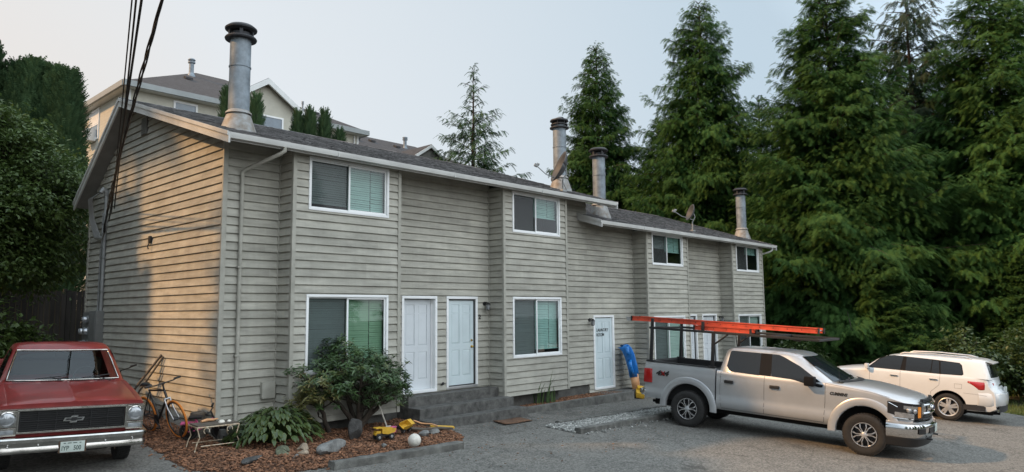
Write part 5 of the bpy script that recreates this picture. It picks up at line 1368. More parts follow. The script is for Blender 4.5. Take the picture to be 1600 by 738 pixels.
def wheel(parent, x, y, z, Rt, wt, Rr, style, s, tyre='rubber'):
    """tyre with a lathe-turned carcass and tread blocks; the rim, spokes and hub are its sub-parts"""
    mb = MB(); h = wt / 2; e = Rt - Rr
    mb.lathe([(Rr - .005, -h * .80), (Rr + e * .30, -h * .98), (Rr + e * .62, -h), (Rt - .035, -h * .93), (Rt - .012, -h * .80), (Rt - .008, -h * .3), (Rt - .008, h * .3), (Rt - .012, h * .80), (Rt - .035, h * .93), (Rr + e * .62, h), (Rr + e * .30, h * .98), (Rr - .005, h * .80)], 48, (0, 0, 0), 'Y')
    nb = 44
    for k in range(nb):
        for lane, (ya, yb) in enumerate(((-.82, -.38), (-.30, .30), (.38, .82))):
            a = 2 * math.pi * (k + .33 * lane) / nb; ca, sa = math.cos(a), math.sin(a); c = ((Rt - .006) * ca, (ya + yb) / 2 * h, (Rt - .006) * sa)
            mb.obox(c, (-sa * Rt * .052, 0, ca * Rt * .052), (0, (yb - ya) / 2 * h, 0), (ca * .007, 0, sa * .007))
    w = mb.build('wheel', M[tyre], parent, smooth=35, loc=(x, y, z))
    o = s * h
    def at(r, a, dy=0): return (r * math.cos(a), o * 1.0 - s * dy, r * math.sin(a))
    mb = MB(); mb.lathe([(Rr + .004, o * .80), (Rr + .008, o * .93), (Rr - .006, o * .97), (Rr - .018, o * .90), (Rr - .024, o * .55), (Rr - .03, -o * .7), (Rr, -o * .8)], 44, (0, 0, 0), 'Y')
    mb.build('rim', M['gunmetal' if style == 'split6' else 'alloy_painted' if style == 'five' else 'chrome_old'], w, smooth=40)
    mb = MB(); mb.lathe([(0, o * .12), (Rr - .03, o * .12)], 36, (0, 0, 0), 'Y'); mb.lathe([(.05, o * .12), (.16, o * .14), (.16, o * .30), (.05, o * .30)], 30, (0, 0, 0), 'Y')
    mb.build('brake_disc', M['gunmetal' if style != 'five' else 'cap'], w, smooth=40)
    mb = MB()
    if style == 'split6':
        for k in range(6):
            a = 2 * math.pi * k / 6 + .12
            for q in (-1, 1):
                p = [at(.045, a + q * .25, .012), at(.10, a + q * .15, .016), at(Rr * .62, a + q * .13, .014), at(Rr - .012, a + q * .26, .022)]; ws = (.013, .0085, .0085, .014)
                for (u, v, w0, w1) in zip(p, p[1:], ws, ws[1:]):
                    u = Vector(u); v = Vector(v); d = (v - u).normalized(); t = Vector((-d.z, 0, d.x)); dep = Vector((0, -s * .03, 0))
                    mb.add([u + t * w0, u - t * w0, v - t * w1, v + t * w1, u + t * w0 * 1.3 + dep, u - t * w0 * 1.3 + dep, v - t * w1 * 1.3 + dep, v + t * w1 * 1.3 + dep], [(0, 1, 2, 3), (4, 7, 6, 5), (0, 4, 5, 1), (1, 5, 6, 2), (2, 6, 7, 3), (3, 7, 4, 0)])
        mb.lathe([(Rr + .007, o * .93), (Rr + .004, o * .985), (Rr - .010, o * .98), (Rr - .014, o * .93)], 44, (0, 0, 0), 'Y')
        mb.build('spokes', M['alloy'], w, smooth=30)
        mb = MB(); mb.lathe([(.055, o - s * .035), (.050, o - s * .004), (.03, o + s * .004), (0, o + s * .005)], 24, (0, 0, 0), 'Y')
        for k in range(6): mb.lathe([(.012, o - s * .01), (.012, o + s * .006), (0, o + s * .007)], 8, (.066 * math.cos(k * 1.047), -s * .012, .066 * math.sin(k * 1.047)), 'Y')
        mb.build('hub', M['alloy_painted'], w, smooth=40)
    elif style == 'five':
        for k in range(5):
            a = 2 * math.pi * k / 5 + .35
            for q in (-1, 1):
                u = Vector(at(.05, a + q * .35, .018)); v = Vector(at(Rr - .012, a + q * .17, .03)); d = (v - u).normalized(); t = Vector((-d.z, 0, d.x)); dep = Vector((0, -s * .035, 0)); w0, w1 = .026, .024
                mb.add([u + t * w0, u - t * w0, v - t * w1, v + t * w1, u + t * w0 * 1.2 + dep, u - t * w0 * 1.2 + dep, v - t * w1 * 1.2 + dep, v + t * w1 * 1.2 + dep], [(0, 1, 2, 3), (4, 7, 6, 5), (0, 4, 5, 1), (1, 5, 6, 2), (2, 6, 7, 3), (3, 7, 4, 0)])
        mb.lathe([(.07, o - s * .04), (.065, o - s * .012), (.03, o - s * .006), (0, o - s * .005)], 24, (0, 0, 0), 'Y')
        mb.build('spokes', M['alloy_painted'], w, smooth=30)
    else:
        mb.lathe([(Rr - .02, o * .55), (Rr * .75, o * .50), (Rr * .62, o * .78), (Rr * .45, o * .84), (.06, o * .7), (.055, o * 1.0), (0, o * 1.02)], 32, (0, 0, 0), 'Y'); mb.build('hub_cap', M['chrome_old'], w, smooth=35)
    return w
def slope_pose(x, y, h):
    """stand a vehicle on the sloping ground, heading h"""
    fx, fy = math.cos(h), math.sin(h); gx, gy = -.022, .062
    pit, rol = math.atan(gx * fx + gy * fy), math.atan(-gx * fy + gy * fx)
    m_ = Matrix.Rotation(h, 4, 'Z') @ Matrix.Rotation(-pit, 4, 'Y') @ Matrix.Rotation(rol, 4, 'X')
    return (x, y, -.5 - .022 * x + .062 * y), m_.to_euler()

# ============ silver crew cab pickup
loc, rot = slope_pose(10.75, -7.60, R(-84))
T = thing('pickup_truck', 'silver four door pickup with black ladder rack, backed up towards the townhouse', 'pickup truck', loc, rot=rot)
WB = 3.78
TAB = [(.50, .90), (.53, .945), (.60, .965), (.655, .985), (.70, .985), (.78, .958), (.84, .960), (1.0, .972), (1.15, .978), (1.25, .974), (1.33, .962), (1.38, .948)]
def tw(x, z): return interp(z, TAB) * (1 - .012 * max(0, min(1, (x + .3) / .8)) - .055 * max(0, (x - .45) / .5) ** 2)
def t_sec(x, zb, zt, crown):
    h = [(0, zb), (.70, zb)]; zs = [zb + (zt - zb) * k for k in (.0, .05, .12, .20, .30, .42, .55, .68, .80, .90, .96)]
    for z in zs: h.append((tw(x, max(.5, z + (1.38 - zt) * 0)), z))
    w = h[-1][0]; h += [(w - .018, zt - .004), (w - .05, zt + .008), (w - .16, zt + crown * .55), (w * .55, zt + crown * .9), (w * .25, zt + crown), (0, zt + crown)]
    return h
ZT = [(-3.1, 1.38), (-.75, 1.375), (-.4, 1.352), (0, 1.318), (.3, 1.268), (.55, 1.212), (.8, 1.158), (.95, 1.10)]
ZB = [(-3.1, .50), (-.7, .50), (.5, .56), (.95, .62)]
CR = [(-3.1, 0), (-.75, .02), (-.5, .065), (.2, .085), (.7, .09), (.86, .075), (.95, .02)]
def xs_t(x, y):
    k = max(0, min(1, (x - .2) / .75)); return x + k * (.10 - .21 * (abs(y) / .93) ** 2.4)
st_ = [(x, t_sec(x, interp(x, ZB), interp(x, ZT), interp(x, CR))) for x in [-3.10, -3.08, -2.9, -2.6, -2.2, -1.8, -1.4, -1.0, -.78, -.6, -.4, -.2, 0, .2, .35, .5, .62, .73, .82, .88, .92, .95]]
mb = loft_half(st_, xs_t)
body = cut_arches(mb, [M['silver'], M['well']], [(0, .45, .535)], .98, 'body', T)
TABB = TAB[:-1] + [(1.385, .955)]
def b_sec(x):
    tp = 1 - .02 * max(0, (-4.6 - x) / .3) ** 2
    h = [(0, .56), (.75, .56)] + [(interp(z, TAB) * tp, z) for z in (.56, .60, .655, .70, .78, .84, .95, 1.05, 1.15, 1.25, 1.33, 1.375)]
    return h + [(.945 * tp, 1.40), (.925 * tp, 1.414), (.86, 1.414), (.845, 1.40), (.83, .92), (.4, .90), (0, .90)]
mb = loft_half([(x, b_sec(x)) for x in (-4.90, -4.86, -4.7, -4.4, -4.1, -3.8, -3.5, -3.3, -3.15, -3.135)])
mb.bbox(-4.90, -4.845, -.86, .86, .62, 1.405, .012); mb.bbox(-3.19, -3.14, -.85, .85, .6, 1.40, .01)
bed = cut_arches(mb, [M['silver'], M['well']], [(-WB, .45, .55)], .98, 'bed', T, depth=.145)
mb = MB()
mb.box(-4.84, -3.195, -.828, -.818, .93, 1.418); mb.box(-4.84, -3.195, .818, .828, .93, 1.418); mb.box(-4.84, -3.195, -.81, .81, .905, .93); mb.box(-3.194, -3.186, -.81, .81, .93, 1.418); mb.box(-4.843, -4.835, -.81, .81, .93, 1.40)
mb.bbox(-4.89, -3.15, -.955, -.835, 1.417, 1.432, .006); mb.bbox(-4.89, -3.15, .835, .955, 1.417, 1.432, .006); mb.bbox(-4.905, -4.84, -.83, .83, 1.408, 1.428, .006)
mb.build('bed_liner', M['rackblack'], bed, smooth=40)
# cab upper
GH = [(1.36, .952, -3.09, -.36, .30, .03, .10), (1.40, .938, -3.085, -.40, .29, .03, .10), (1.55, .868, -3.06, -.68, .23, .03, .10), (1.70, .800, -3.03, -.955, .17, .03, .10), (1.82, .745, -3.00, -1.175, .11, .03, .10), (1.862, .722, -2.98, -1.255, .09, .04, .12), (1.893, .69, -2.95, -1.34, .08, .06, .16), (1.915, .62, -2.88, -1.46, .07, .08, .2), (1.930, .46, -2.72, -1.62, .06, .08, .22), (1.935, .22, -2.5, -1.9, .04, .05, .15)]
cabm = ring_loft(GH); cab = cabm.build('cab', M['silver'], T, smooth=42)
def gw(z): return interp(z, [(l[0], l[1]) for l in GH])
def panel_mesh(name, polys, m_, off, parent, th=.003):
    mb = MB()
    for s in (-1, 1):
        for p in polys: flat_panel(mb, p, gw, s, off, dx=-.37, th=th)
    return mb.build(name, M[m_], parent)
RW = [(-2.83, 1.462), (-2.85, 1.50), (-2.77, 1.80), (-2.75, 1.832), (-2.71, 1.842), (-2.09, 1.845), (-2.07, 1.83), (-2.12, 1.375), (-2.14, 1.366), (-2.74, 1.380), (-2.79, 1.40)]
FW_ = [(-1.86, 1.372), (-1.83, 1.83), (-1.81, 1.845), (-1.68, 1.843), (-1.58, 1.81), (-1.24, 1.645), (-.83, 1.345), (-.795, 1.30), (-.80, 1.262), (-.85, 1.250), (-1.09, 1.285), (-1.36, 1.342), (-1.50, 1.356)]
FW_ = [(x, max(z, 1.362)) if z < 1.362 else (x, z) for x, z in FW_]
PL = [(-2.125, 1.37), (-2.075, 1.845), (-1.82, 1.845), (-1.865, 1.37)]
mb = MB()
for s in (-1, 1): flat_panel(mb, PL, gw, s, .003, dx=-.37)
mb.islands('door_pillar', M['pillar'], cab)
for s in (-1, 1):
    for p in (RW, FW_):
        mb = MB(); flat_panel(mb, p, gw, s, .0055, dx=-.37); mb.build('side_window', M['tint'], cab)
    # dip of the front window below the belt line
    mb = MB(); q = [(-1.52, 1.366), (-1.36, 1.345), (-1.09, 1.288), (-.87, 1.255), (-.80, 1.262), (-.79, 1.30), (-.83, 1.366)]
    a = [(x - .01, s * (tw(x, z) + .004 - (.012 if z > 1.35 else 0)), z) for x, z in q]; mb.poly(a); mb.build('side_window', M['tint'], cab)
def ws_panel(levels, z0, z1, m_, parent, name, wk=.93, off=.007, rear=False, nz=8):
    mb = MB(); P = []
    for i in range(nz + 1):
        z = z0 + (z1 - z0) * i / nz; w = interp(z, [(l[0], l[1]) for l in levels]); xf = interp(z, [(l[0], l[3 if not rear else 2]) for l in levels]); c = interp(z, [(l[0], l[4 if not rear else 5]) for l in levels])
        rad = interp(z, [(l[0], l[6]) for l in levels]); row = []; sg = -1 if rear else 1
        for t in lin(-1, 1, 14):
            y = t * w * wk; e = max(0, (abs(y) - (w - rad)) / rad); row.append((xf - sg * c * (abs(y) / w) ** 2 - sg * rad * (1 - math.sqrt(max(0, 1 - e * e))) + sg * off, y, z + off * .5))
        P.append(row)
    mb.grid(P); return mb.build(name, M[m_], parent, smooth=70)
ws_panel(GH, 1.40, 1.845, 'clearglass', cab, 'windshield', wk=.91); ws_panel(GH, 1.46, 1.82, 'tint', cab, 'rear_window', wk=.80, rear=True)
mb = MB()
for k in range(2): mb.tube([(-.50 + .06 * k, -.1 - .55 * k + .0, 1.425), (-.48 + .04 * k, .30 - .5 * k, 1.445), (-.60, .62 - .55 * k, 1.455)], .011, 6)
P = []
for y in lin(-.86, .86, 12): 
    x = -.36 - .30 * (y / .95) ** 2; P.append([(x + .02, y, 1.428), (x + .15, y, 1.425 - .02 * abs(y))])
mb.grid(P); mb.build('wiper_cowl', M['rackblack'], T, smooth=50)
mb = MB()
for y in (-.42, -.2, .2, .42): mb.tube([(-2.7, y, 1.933 - .03 * (abs(y) / .5) ** 2), (-2.2, y, 1.936 - .02 * (abs(y) / .5) ** 2), (-1.75, y, 1.930 - .025 * (abs(y) / .5) ** 2)], .006, 5)
mb.build('roof_rib', M['silver'], cab, smooth=60)
mb = MB(); mb.tube([(-.52, -.80, 1.36), (-.53, -.80, 1.72)], .004, 5); mb.tube([(-.52, -.80, 1.355), (-.52, -.80, 1.41)], .012, 8); mb.build('antenna', M['black'], T)
# shut lines
mb = MB()
for s in (-1, 1):
    strip(mb, [(-2.02, 1.36), (-2.02, .55)], tw, s); strip(mb, [(-.755, 1.355), (-.755, .98), (-.78, .55)], tw, s); strip(mb, [(-3.0, 1.36), (-3.02, .9), (-2.98, .56)], tw, s, w=.005); strip(mb, [(-2.98, .545), (-.78, .545)], tw, s, w=.006)
    strip(mb, [(-.755, 1.352), (-.3, 1.315), (.1, 1.275), (.45, 1.215)], tw, s, w=.005)
mb.build('shut_line', M['black'], body)
for s in (-1, 1):
    for i, x in enumerate((-2.79, -1.78)):
        mb = MB(); y = tw(x, 1.15); mb.bbox(x - .115, x + .085, s * (y + .012) - .03, s * (y + .012) + .03, 1.115, 1.185, .014); mb.build('door_handle', M['black'], body, smooth=40)
    mb = MB(); c = Vector((-1.0, s * 1.09, 1.37)); mb.bbox(-1.14, -.93, s * 1.08 - .11, s * 1.08 + .11, 1.27, 1.475, .045); mb.tube([(-.95, s * .90, 1.31), (-.97, s * 1.02, 1.31)], .035, 8); mb.build('side_mirror', M['pillar'], cab, smooth=50)
    # raised wheel arch bands
    for xw, a0, a1 in ((0, 24, 184), (-WB, -3, 183)):
        mb = MB(); r0 = .545; prof = [(r0 - .01, s * .94), (r0 + .002, s * .988), (r0 + .02, s * .996), (r0 + .135, s * .992), (r0 + .150, s * .984), (r0 + .158, s * .962)]
        mb.lathe(prof, 40, (xw, 0, .45), 'Y', R(a0), R(a1)); mb.build('arch_flare', M['silver'], body if xw == 0 else bed, smooth=35)
    # lamps
    path = [(.42, .992), (.55, .985), (.70, .965), (.80, .93), (.865, .88), (.91, .80), (.95, .70), (.975, .62)]
    def hl(za, zb_, i0, i1, off, m_, name, par):
        mb = MB(); pth = path[i0:i1]; P = []
        for i, (x, y) in enumerate(pth):
            f = (i + i0) / (len(path) - 1); lo = za + (.10 * max(0, 1 - f * 2.2) if i0 == 0 else 0); hi = zb_ - .035 * f
            a = Vector(path[max(0, i + i0 - 1)]); b = Vector(path[min(len(path) - 1, i + i0 + 1)]); d = (b - a).normalized(); nn = Vector((-d.y, d.x)) * -1
            if nn.y < 0 and nn.x < 0: nn = -nn
            nn = Vector((abs(nn.x), abs(nn.y)))
            P.append([(x + nn.x * off, s * (y + nn.y * off), lo + (hi - lo) * k / 4) for k in range(5)])
        mb.grid(P); return mb.build(name, M[m_], par, smooth=60)
    h_ = hl(.82, 1.150, 0, 8, .012, 'gunmetal', 'headlight', T)
    hl(.85, .96, 1, 5, .017, 'lens', 'headlight_lens', h_); hl(1.02, 1.10, 2, 6, .018, 'chrome', 'headlight_reflector', h_)
    for (px_, py_, pz_) in ((.80, .945, 1.0), (.885, .865, .99)):
        mb = MB(); mb.lathe([(0, .028), (.03, .024), (.042, .008), (.046, .0), (.05, .01), (.054, .0)], 18, (0, 0, 0), 'X'); a_ = s * math.atan2(py_ - .60, px_ - .62); mb.v = [(px_ + x * math.cos(a_) - y * math.sin(a_), s * py_ + x * math.sin(a_) + y * math.cos(a_), pz_ + z) for x, y, z in mb.v]; mb.build('projector_lamp', M['lens'], h_, smooth=50)
    hl(.86, 1.10, 5, 7, .023, 'amber', 'amber_marker', h_)
    mb = MB(); mb.tube([(.52, s * .998, .84), (.72, s * .975, .832), (.86, s * .90, .828), (.97, s * .64, .825)], .010, 6); mb.tube([(.44, s * 1.004, 1.125), (.60, s * 1.0, 1.05)], .008, 6); mb.build('lamp_trim', M['chrome'], h_, smooth=60)
    mb = MB(); y = .955; mb.bbox(-4.915, -4.70, s * y - .035, s * y + .028, .915, 1.25, .02); tl = mb.build('tail_light', M['lamp_red'], T, smooth=45)
    mb = MB(); mb.bbox(-4.90, -4.71, s * .968 - .02, s * .968 + .022, 1.06, 1.115, .008); mb.bbox(-4.80, -4.705, s * .968 - .02, s * .968 + .022, .98, 1.06, .008); mb.build('lamp_insert', M['silver'], tl, smooth=45)
# grille
def gx(y): return 1.045 - .20 * (abs(y) / .93) ** 2.4
def bar(mb, y0, y1, z0, z1, off, dep=.05, n=12):
    P0 = [[(gx(y) + off, y, z1), (gx(y) + off + .012, y, (z0 + z1) / 2), (gx(y) + off, y, z0), (gx(y) + off - dep, y, z0), (gx(y) + off - dep, y, z1), (gx(y) + off, y, z1)] for y in lin(y0, y1, n)]
    mb.grid(P0); mb.poly(P0[0][:5]); mb.poly(P0[-1][:5])
mb = MB(); mb.grid([[(gx(y) - .01, y, z) for z in (.78, 1.20)] for y in lin(-.66, .66, 14)]); grl = mb.build('grille', M['black'], T)
mb = MB()
for z in (.82, .865): bar(mb, -.60, .60, z - .010, z + .010, .006)
for z in (1.165, 1.195): bar(mb, -.58, .58, z - .008, z + .010, .0)
mb.build('grille_bar', M['gunmetal'], grl, smooth=40)
mb = MB(); bar(mb, -.66, .66, 1.085, 1.125, .05); bar(mb, -.66, .66, .925, .965, .05); bar(mb, -.66, -.585, .966, 1.084, .05, n=3); bar(mb, .585, .66, .966, 1.084, .05, n=3)
bar(mb, -.44, -.14, .968, 1.082, .03); bar(mb, .14, .44, .968, 1.082, .03); bar(mb, -.66, .66, 1.142, 1.153, .02); bar(mb, -.64, .64, .893, .905, .02); mb.build('grille_surround', M['chrome'], grl, smooth=40)
mb = MB(); mb.lathe([(0, 1.112), (.90, 1.108), (1.0, 1.095), (1.0, 1.08)], 36, (0, 0, 0), 'X'); mb.v = [(x, y * .125, z * .052 + 1.025) for x, y, z in mb.v]; bd = mb.build('oval_badge', M['chrome'], grl, smooth=40)
mb = MB(); mb.lathe([(0, 1.116), (.86, 1.112)], 36, (0, 0, 0), 'X'); mb.v = [(x, y * .125, z * .052 + 1.025) for x, y, z in mb.v]; mb.build('badge_field', mat('badge_blue', (.01, .03, .11), .3), bd, smooth=40)
# bumpers
bp = [(.40, .985), (.58, .975), (.75, .945), (.87, .88), (.95, .76), (1.005, .58), (1.04, .36), (1.06, .12)]
full = [(x, y) for x, y in bp] + [(x, -y) for x, y in reversed(bp)]
def bump(mb, pth, prof):
    P = []; n = len(pth)
    for i, (x, y) in enumerate(pth):
        a = Vector(pth[max(0, i - 1)]); b = Vector(pth[min(n - 1, i + 1)]); d = (b - a).normalized(); nn = Vector((-d.y, d.x)) ; 
        if nn.x * 1 + nn.y * (1 if y > 0 else -1) < 0: nn = -nn
        P.append([(x + nn.x * o, y + nn.y * o, z) for o, z in prof])
    mb.grid(P)
mb = MB(); bump(mb, full, [(.02, .735), (.055, .725), (.07, .69), (.066, .58), (.05, .50), (.02, .470), (-.05, .47)]); bmp = mb.build('front_bumper', M['chrome'], T, smooth=40)
mb = MB(); bump(mb, full, [(.0, .775), (.022, .765), (.022, .737), (-.03, .735)]); mb.build('bumper_filler', M['silver'], bmp, smooth=40)
mb = MB(); bump(mb, [q for q in full if True], [(.0, .47), (.015, .45), (-.02, .30), (-.06, .28)]); mb.build('air_dam', M['black'], bmp, smooth=40)
for s in (-1, 1):
    mb = MB(); pth = [(.895, .86), (.95, .76), (.985, .66)]; bump(mb, [(x, s * y) for x, y in pth], [(.066, .665), (.0745, .66), (.0745, .555), (.066, .55)]); mb.build('fog_lamp', M['black'], bmp, smooth=40)
mb = MB(); pth = [(1.022, .48), (1.045, .30), (1.06, .12), (1.06, -.12), (1.045, -.30), (1.022, -.48)]; bump(mb, pth, [(.066, .665), (.076, .66), (.076, .545), (.066, .54)]); mb.build('bumper_intake', M['black'], bmp, smooth=40)
mb = MB(); mb.bbox(1.142, 1.152, -.155, .155, .545, .70, .004); lp = mb.build('licence_plate', M['plate'], T, smooth=40)
mb = MB(); mb.tube([(1.02, -.42, .43), (1.14, -.42, .43)], .018, 8); mb.tube([(1.02, .42, .43), (1.14, .42, .43)], .018, 8); mb.build('tow_hook', M['black'], bmp, smooth=50)
mb = MB(); mb.bbox(-5.02, -4.90, -.90, .90, .60, .76, .03); mb.bbox(-4.98, -4.86, -.97, -.88, .60, .76, .03); mb.bbox(-4.98, -4.86, .88, .97, .60, .76, .03); mb.build('rear_bumper', M['chrome'], T, smooth=40)
mb = MB(); mb.bbox(-4.8, .6, -.55, .55, .36, .52, .03); mb.tube([(-WB, -.8, .42), (-WB, .8, .42)], .06, 8); mb.tube([(0, -.8, .42), (0, .8, .42)], .05, 8); mb.lathe([(0, -.1), (.15, -.08), (.15, .08), (0, .1)], 16, (-WB, 0, .42), 'Y'); mb.tube([(-2.9, -.3, .40), (-4.9, -.45, .42)], .035, 8); mb.build('chassis', M['well'], T, smooth=40)
for x in (0, -WB):
    for s in (-1, 1): wheel(T, x, s * .865, .415, .415, .27, .238, 'split6', s)
text('4x4', .155, (-4.60, -.985, 1.115), (R(90), 0, 0), M['black'], T, name='decal', bold=.008, sx=1.35, shear=.25)
mb = MB(); mb.obox((-4.415, -.9855, 1.165), (.045, 0, .05), (0, .001, 0), (-.008, 0, .008)); mb.obox((-4.415, -.9857, 1.165), (-.045, 0, .05), (0, .001, 0), (.008, 0, .008)); mb.build('red_mark', M['lamp_red'], T)
text('CUMMINS', .082, (-.665, -.986, 1.135), (R(90), 0, 0), M['black'], T, name='badge', bold=.004, sx=.92, shear=.25)
# ladder rack is bolted to the bed: part of the truck
rk = MB()
RT = 2.20
for s in (-1, 1):
    for x in (-4.79, -3.24): rk.bbox(x - .035, x + .035, s * .875 - .03, s * .875 + .03, 1.43, RT, .006); rk.bbox(x - .09, x + .09, s * .895 - .055, s * .895 + .055, 1.43, 1.45, .004)
    rk.bbox(-4.86, -.90, s * .875 - .028, s * .875 + .028, RT + .001, RT + .055, .006)
    rk.tube([(-3.22, s * .875, 1.95), (-2.90, s * .875, RT)], .022, 6); rk.tube([(-1.45, s * .875, RT), (-1.30, s * .86, RT - .02)], .02, 6)
    for x in (-4.79, -3.5): rk.bbox(x - .03, x + .03, s * .875 - .03, s * .875 + .03, RT + .056, RT + .26, .006)
for x in (-4.79, -3.24, -2.0): rk.bbox(x - .03, x + .03, -.846, .846, RT + .004, RT + .052, .006)
rk.bbox(-1.02, -.90, -.846, .846, RT + .0, RT + .045, .012)
rk.tube([(-3.24, .875, 1.45), (-3.24, .6, 2.2)], .012, 6)
rkb = rk.build('ladder_rack', M['rackblack'], T, smooth=40)
# ladders lie on the rack: things of their own
TM = Matrix.Translation(Vector(loc)) @ rot.to_matrix().to_4x4()
def ladder(label, x0, x1, yc, z, half, rh, stub=True):
    t = thing('extension_ladder', label, 'ladder', (TM @ Vector((x0, yc, z))), rot=rot); L = x1 - x0
    for s in (-1, 1):
        mb = MB(); y = s * half
        prof = [(-.0, 0), (.030, 0), (.030, .012), (.010, .016), (.010, rh - .016), (.030, rh - .012), (.030, rh), (0, rh)]
        mb.prism([(0, y + s * (a - .0), b) for a, b in prof], (L, 0, 0)); rl = mb.build('rail', M['orange'], t)
        mb = MB(); x = .15
        while x < L: mb.lathe([(.011, 0), (.011, .008), (0, .009)], 8, (x, y + s * .010, rh / 2), 'Y') if s > 0 else mb.lathe([(.011, -.010), (.011, -.018), (0, -.019)], 8, (x, y, rh / 2), 'Y'); x += .305
        mb.build('rung_end', M['rackblack'], rl, smooth=40)
        mb = MB(); mb.box(-.035, .0, y - .04, y + .04, -.004, rh + .004); mb.build('end_cap', M['rackblack'], rl)
        mb = MB(); mb.box(L + .001, L + .03, y - .04, y + .04, -.004, rh + .004); mb.build('end_cap', M['rackblack'], rl)
    x = .15
    while x < L:
        mb = MB(); mb.tube([(x, -half, rh / 2), (x, half, rh / 2)], .017, 8); mb.build('rung', M['alu'], t, smooth=50); x += .305
    if stub:
        mb = MB()
        for s in (-1, 1): mb.obox((-.10, s * half, rh * .3), (.06, 0, .0), (0, .03, 0), (-.02, 0, .05)); 
        mb.build('foot', M['alu'], t)
    return t
ladder('long orange ladder lying on top of the rack, its metal feet over the tailgate end', -5.45, -1.0, -.42, RT + .165, .225, .112)
ladder('shorter orange ladder nearer the viewer, lying lower on the rack with black end caps', -3.72, -2.42, -.60, RT + .058, .200, .104, False)
mb = MB(); mb.prism([(0, -.5, 0), (0, .35, 0), (0, .28, .05), (0, -.42, .05)], (.34, 0, 0))
mb = MB(); c0 = Vector((-2.60, -.73, RT + .06))

# ============ faded red square-bodied pickup
loc, rot = slope_pose(-2.523, -.851, R(-99.2))
K = .9754
T = thing('pickup_truck', 'old faded red pickup with chrome bumper and black grille parked beside the end wall', 'pickup truck', loc, rot=rot); T.scale = (K, K, K)
TAC = [(.42, .84), (.47, .885), (.55, .90), (.70, .915), (.82, .945), (.90, .952), (.96, .940), (1.04, .925), (1.10, .915), (1.16, .905)]
def cw_(x, z): return interp(z, TAC) * (1 - .02 * max(0, min(1, (x + .4) / .4)) ** 2)
ZTC = [(-2.75, 1.17), (-1.40, 1.16), (-1.0, 1.135), (-.5, 1.09), (-.12, 1.05), (-.04, 1.03), (0, 1.0)]
def c_sec(x, zb, zt, crown):
    h = [(0, zb), (.7, zb)]
    for k in (0, .06, .14, .30, .48, .64, .74, .84, .93): z = zb + (zt - zb) * k; h.append((cw_(x, z), z))
    w = h[-1][0]
    return h + [(w - .006, zt - .022), (w - .03, zt - .002), (w - .09, zt + .006), (w - .105, zt + .004), (w - .115, zt + .010), (.55, zt + crown * .75), (.40, zt + crown * .92), (.05, zt + crown * .98), (.022, zt + crown + .010), (0, zt + crown + .016)]
CRC = [(-2.75, 0), (-1.42, .01), (-1.3, .045), (-.6, .05), (-.10, .035), (0, .01)]
st_ = [(x, c_sec(x, .44 if x < -.3 else .50, interp(x, ZTC), interp(x, CRC))) for x in (-2.76, -2.74, -2.4, -2.0, -1.7, -1.42, -1.38, -1.2, -.95, -.7, -.45, -.25, -.14, -.09, -.065, -.05)]
body = cut_arches(loft_half(st_), [M['red_paint'], M['well']], [(-.80, .36, .43)], .91, 'body', T)
def cb_sec(x):
    h = [(0, .50), (.7, .50)] + [(interp(z, TAC), z) for z in (.50, .56, .66, .78, .88, .95, 1.02, 1.10, 1.16)]
    return h + [(.885, 1.185), (.83, 1.185), (.82, 1.17), (.81, .75), (.4, .72), (0, .72)]
mb = loft_half([(x, cb_sec(x)) for x in (-4.95, -4.9, -4.5, -4.1, -3.7, -3.3, -3.0, -2.81)]); mb.bbox(-4.94, -4.89, -.82, .82, .55, 1.18, .012); mb.bbox(-2.86, -2.82, -.82, .82, .55, 1.18, .01)
cut_arches(mb, [M['red_paint'], M['well']], [(-3.79, .36, .43)], .91, 'bed', T, depth=.10)
GC = [(1.15, .868, -2.74, -1.30, .12, .02, .06), (1.19, .855, -2.735, -1.335, .12, .02, .06), (1.35, .805, -2.71, -1.53, .11, .02, .07), (1.50, .755, -2.69, -1.715, .10, .02, .07), (1.62, .710, -2.66, -1.865, .09, .03, .08), (1.665, .69, -2.64, -1.925, .08, .03, .10), (1.70, .655, -2.60, -1.99, .07, .04, .12), (1.722, .58, -2.52, -2.08, .06, .04, .15), (1.735, .40, -2.42, -2.18, .04, .03, .14)]
cab = ring_loft(GC, hole=(1, 4)).build('cab', M['red_paint'], T, smooth=45)
ws = ws_panel(GC, 1.20, 1.625, 'car_pane', cab, 'windshield', wk=.90)
mb = MB(); mb.bbox(-1.78, -1.42, -.74, .74, 1.06, 1.185, .03); mb.build('dashboard', M['seat'], cab, smooth=40)
mb = MB(); mb.bbox(-2.62, -2.45, -.66, .66, .8, 1.42, .06); mb.bbox(-2.5, -1.95, -.66, .66, .78, .98, .06); mb.build('bench_seat', M['seat'], cab, smooth=40)
mb = MB(); mb.tube([(-1.86 - .10 * math.cos(a), .36 + .19 * math.sin(a), 1.18 + .16 * math.cos(a)) for a in lin(0, 2 * math.pi, 24)], .012, 6); mb.tube([(-1.88, .36 - .18, 1.18), (-1.84, .36, 1.16), (-1.88, .36 + .18, 1.18)], .011, 6); mb.tube([(-1.84, .36, 1.17), (-1.62, .36, 1.08)], .018, 6); mb.build('steering_wheel', M['black'], cab, smooth=60)
mb = MB(); mb.bbox(-1.98, -1.95, -.11, .11, 1.52, 1.58, .01); mb.tube([(-1.96, 0, 1.58), (-1.95, 0, 1.66)], .008, 6); mb.build('inner_mirror', M['black'], cab, smooth=50)
mb = MB(); mb.box(-2.70, -2.685, -.70, .70, 1.0, 1.62); mb.box(-2.69, -1.40, -.80, .80, .98, 1.0); mb.build('cab_lining', M['seat'], cab)
mb = MB(); P = []
for z in (1.22, 1.3, 1.4, 1.5, 1.58): P.append([(-2.684, -.55, z), (-2.684, .55, z)])
mb.grid(P); mb.build('rear_window', mat('bright_rear_window', (.16, .19, .20), .15, spec=.8), cab)
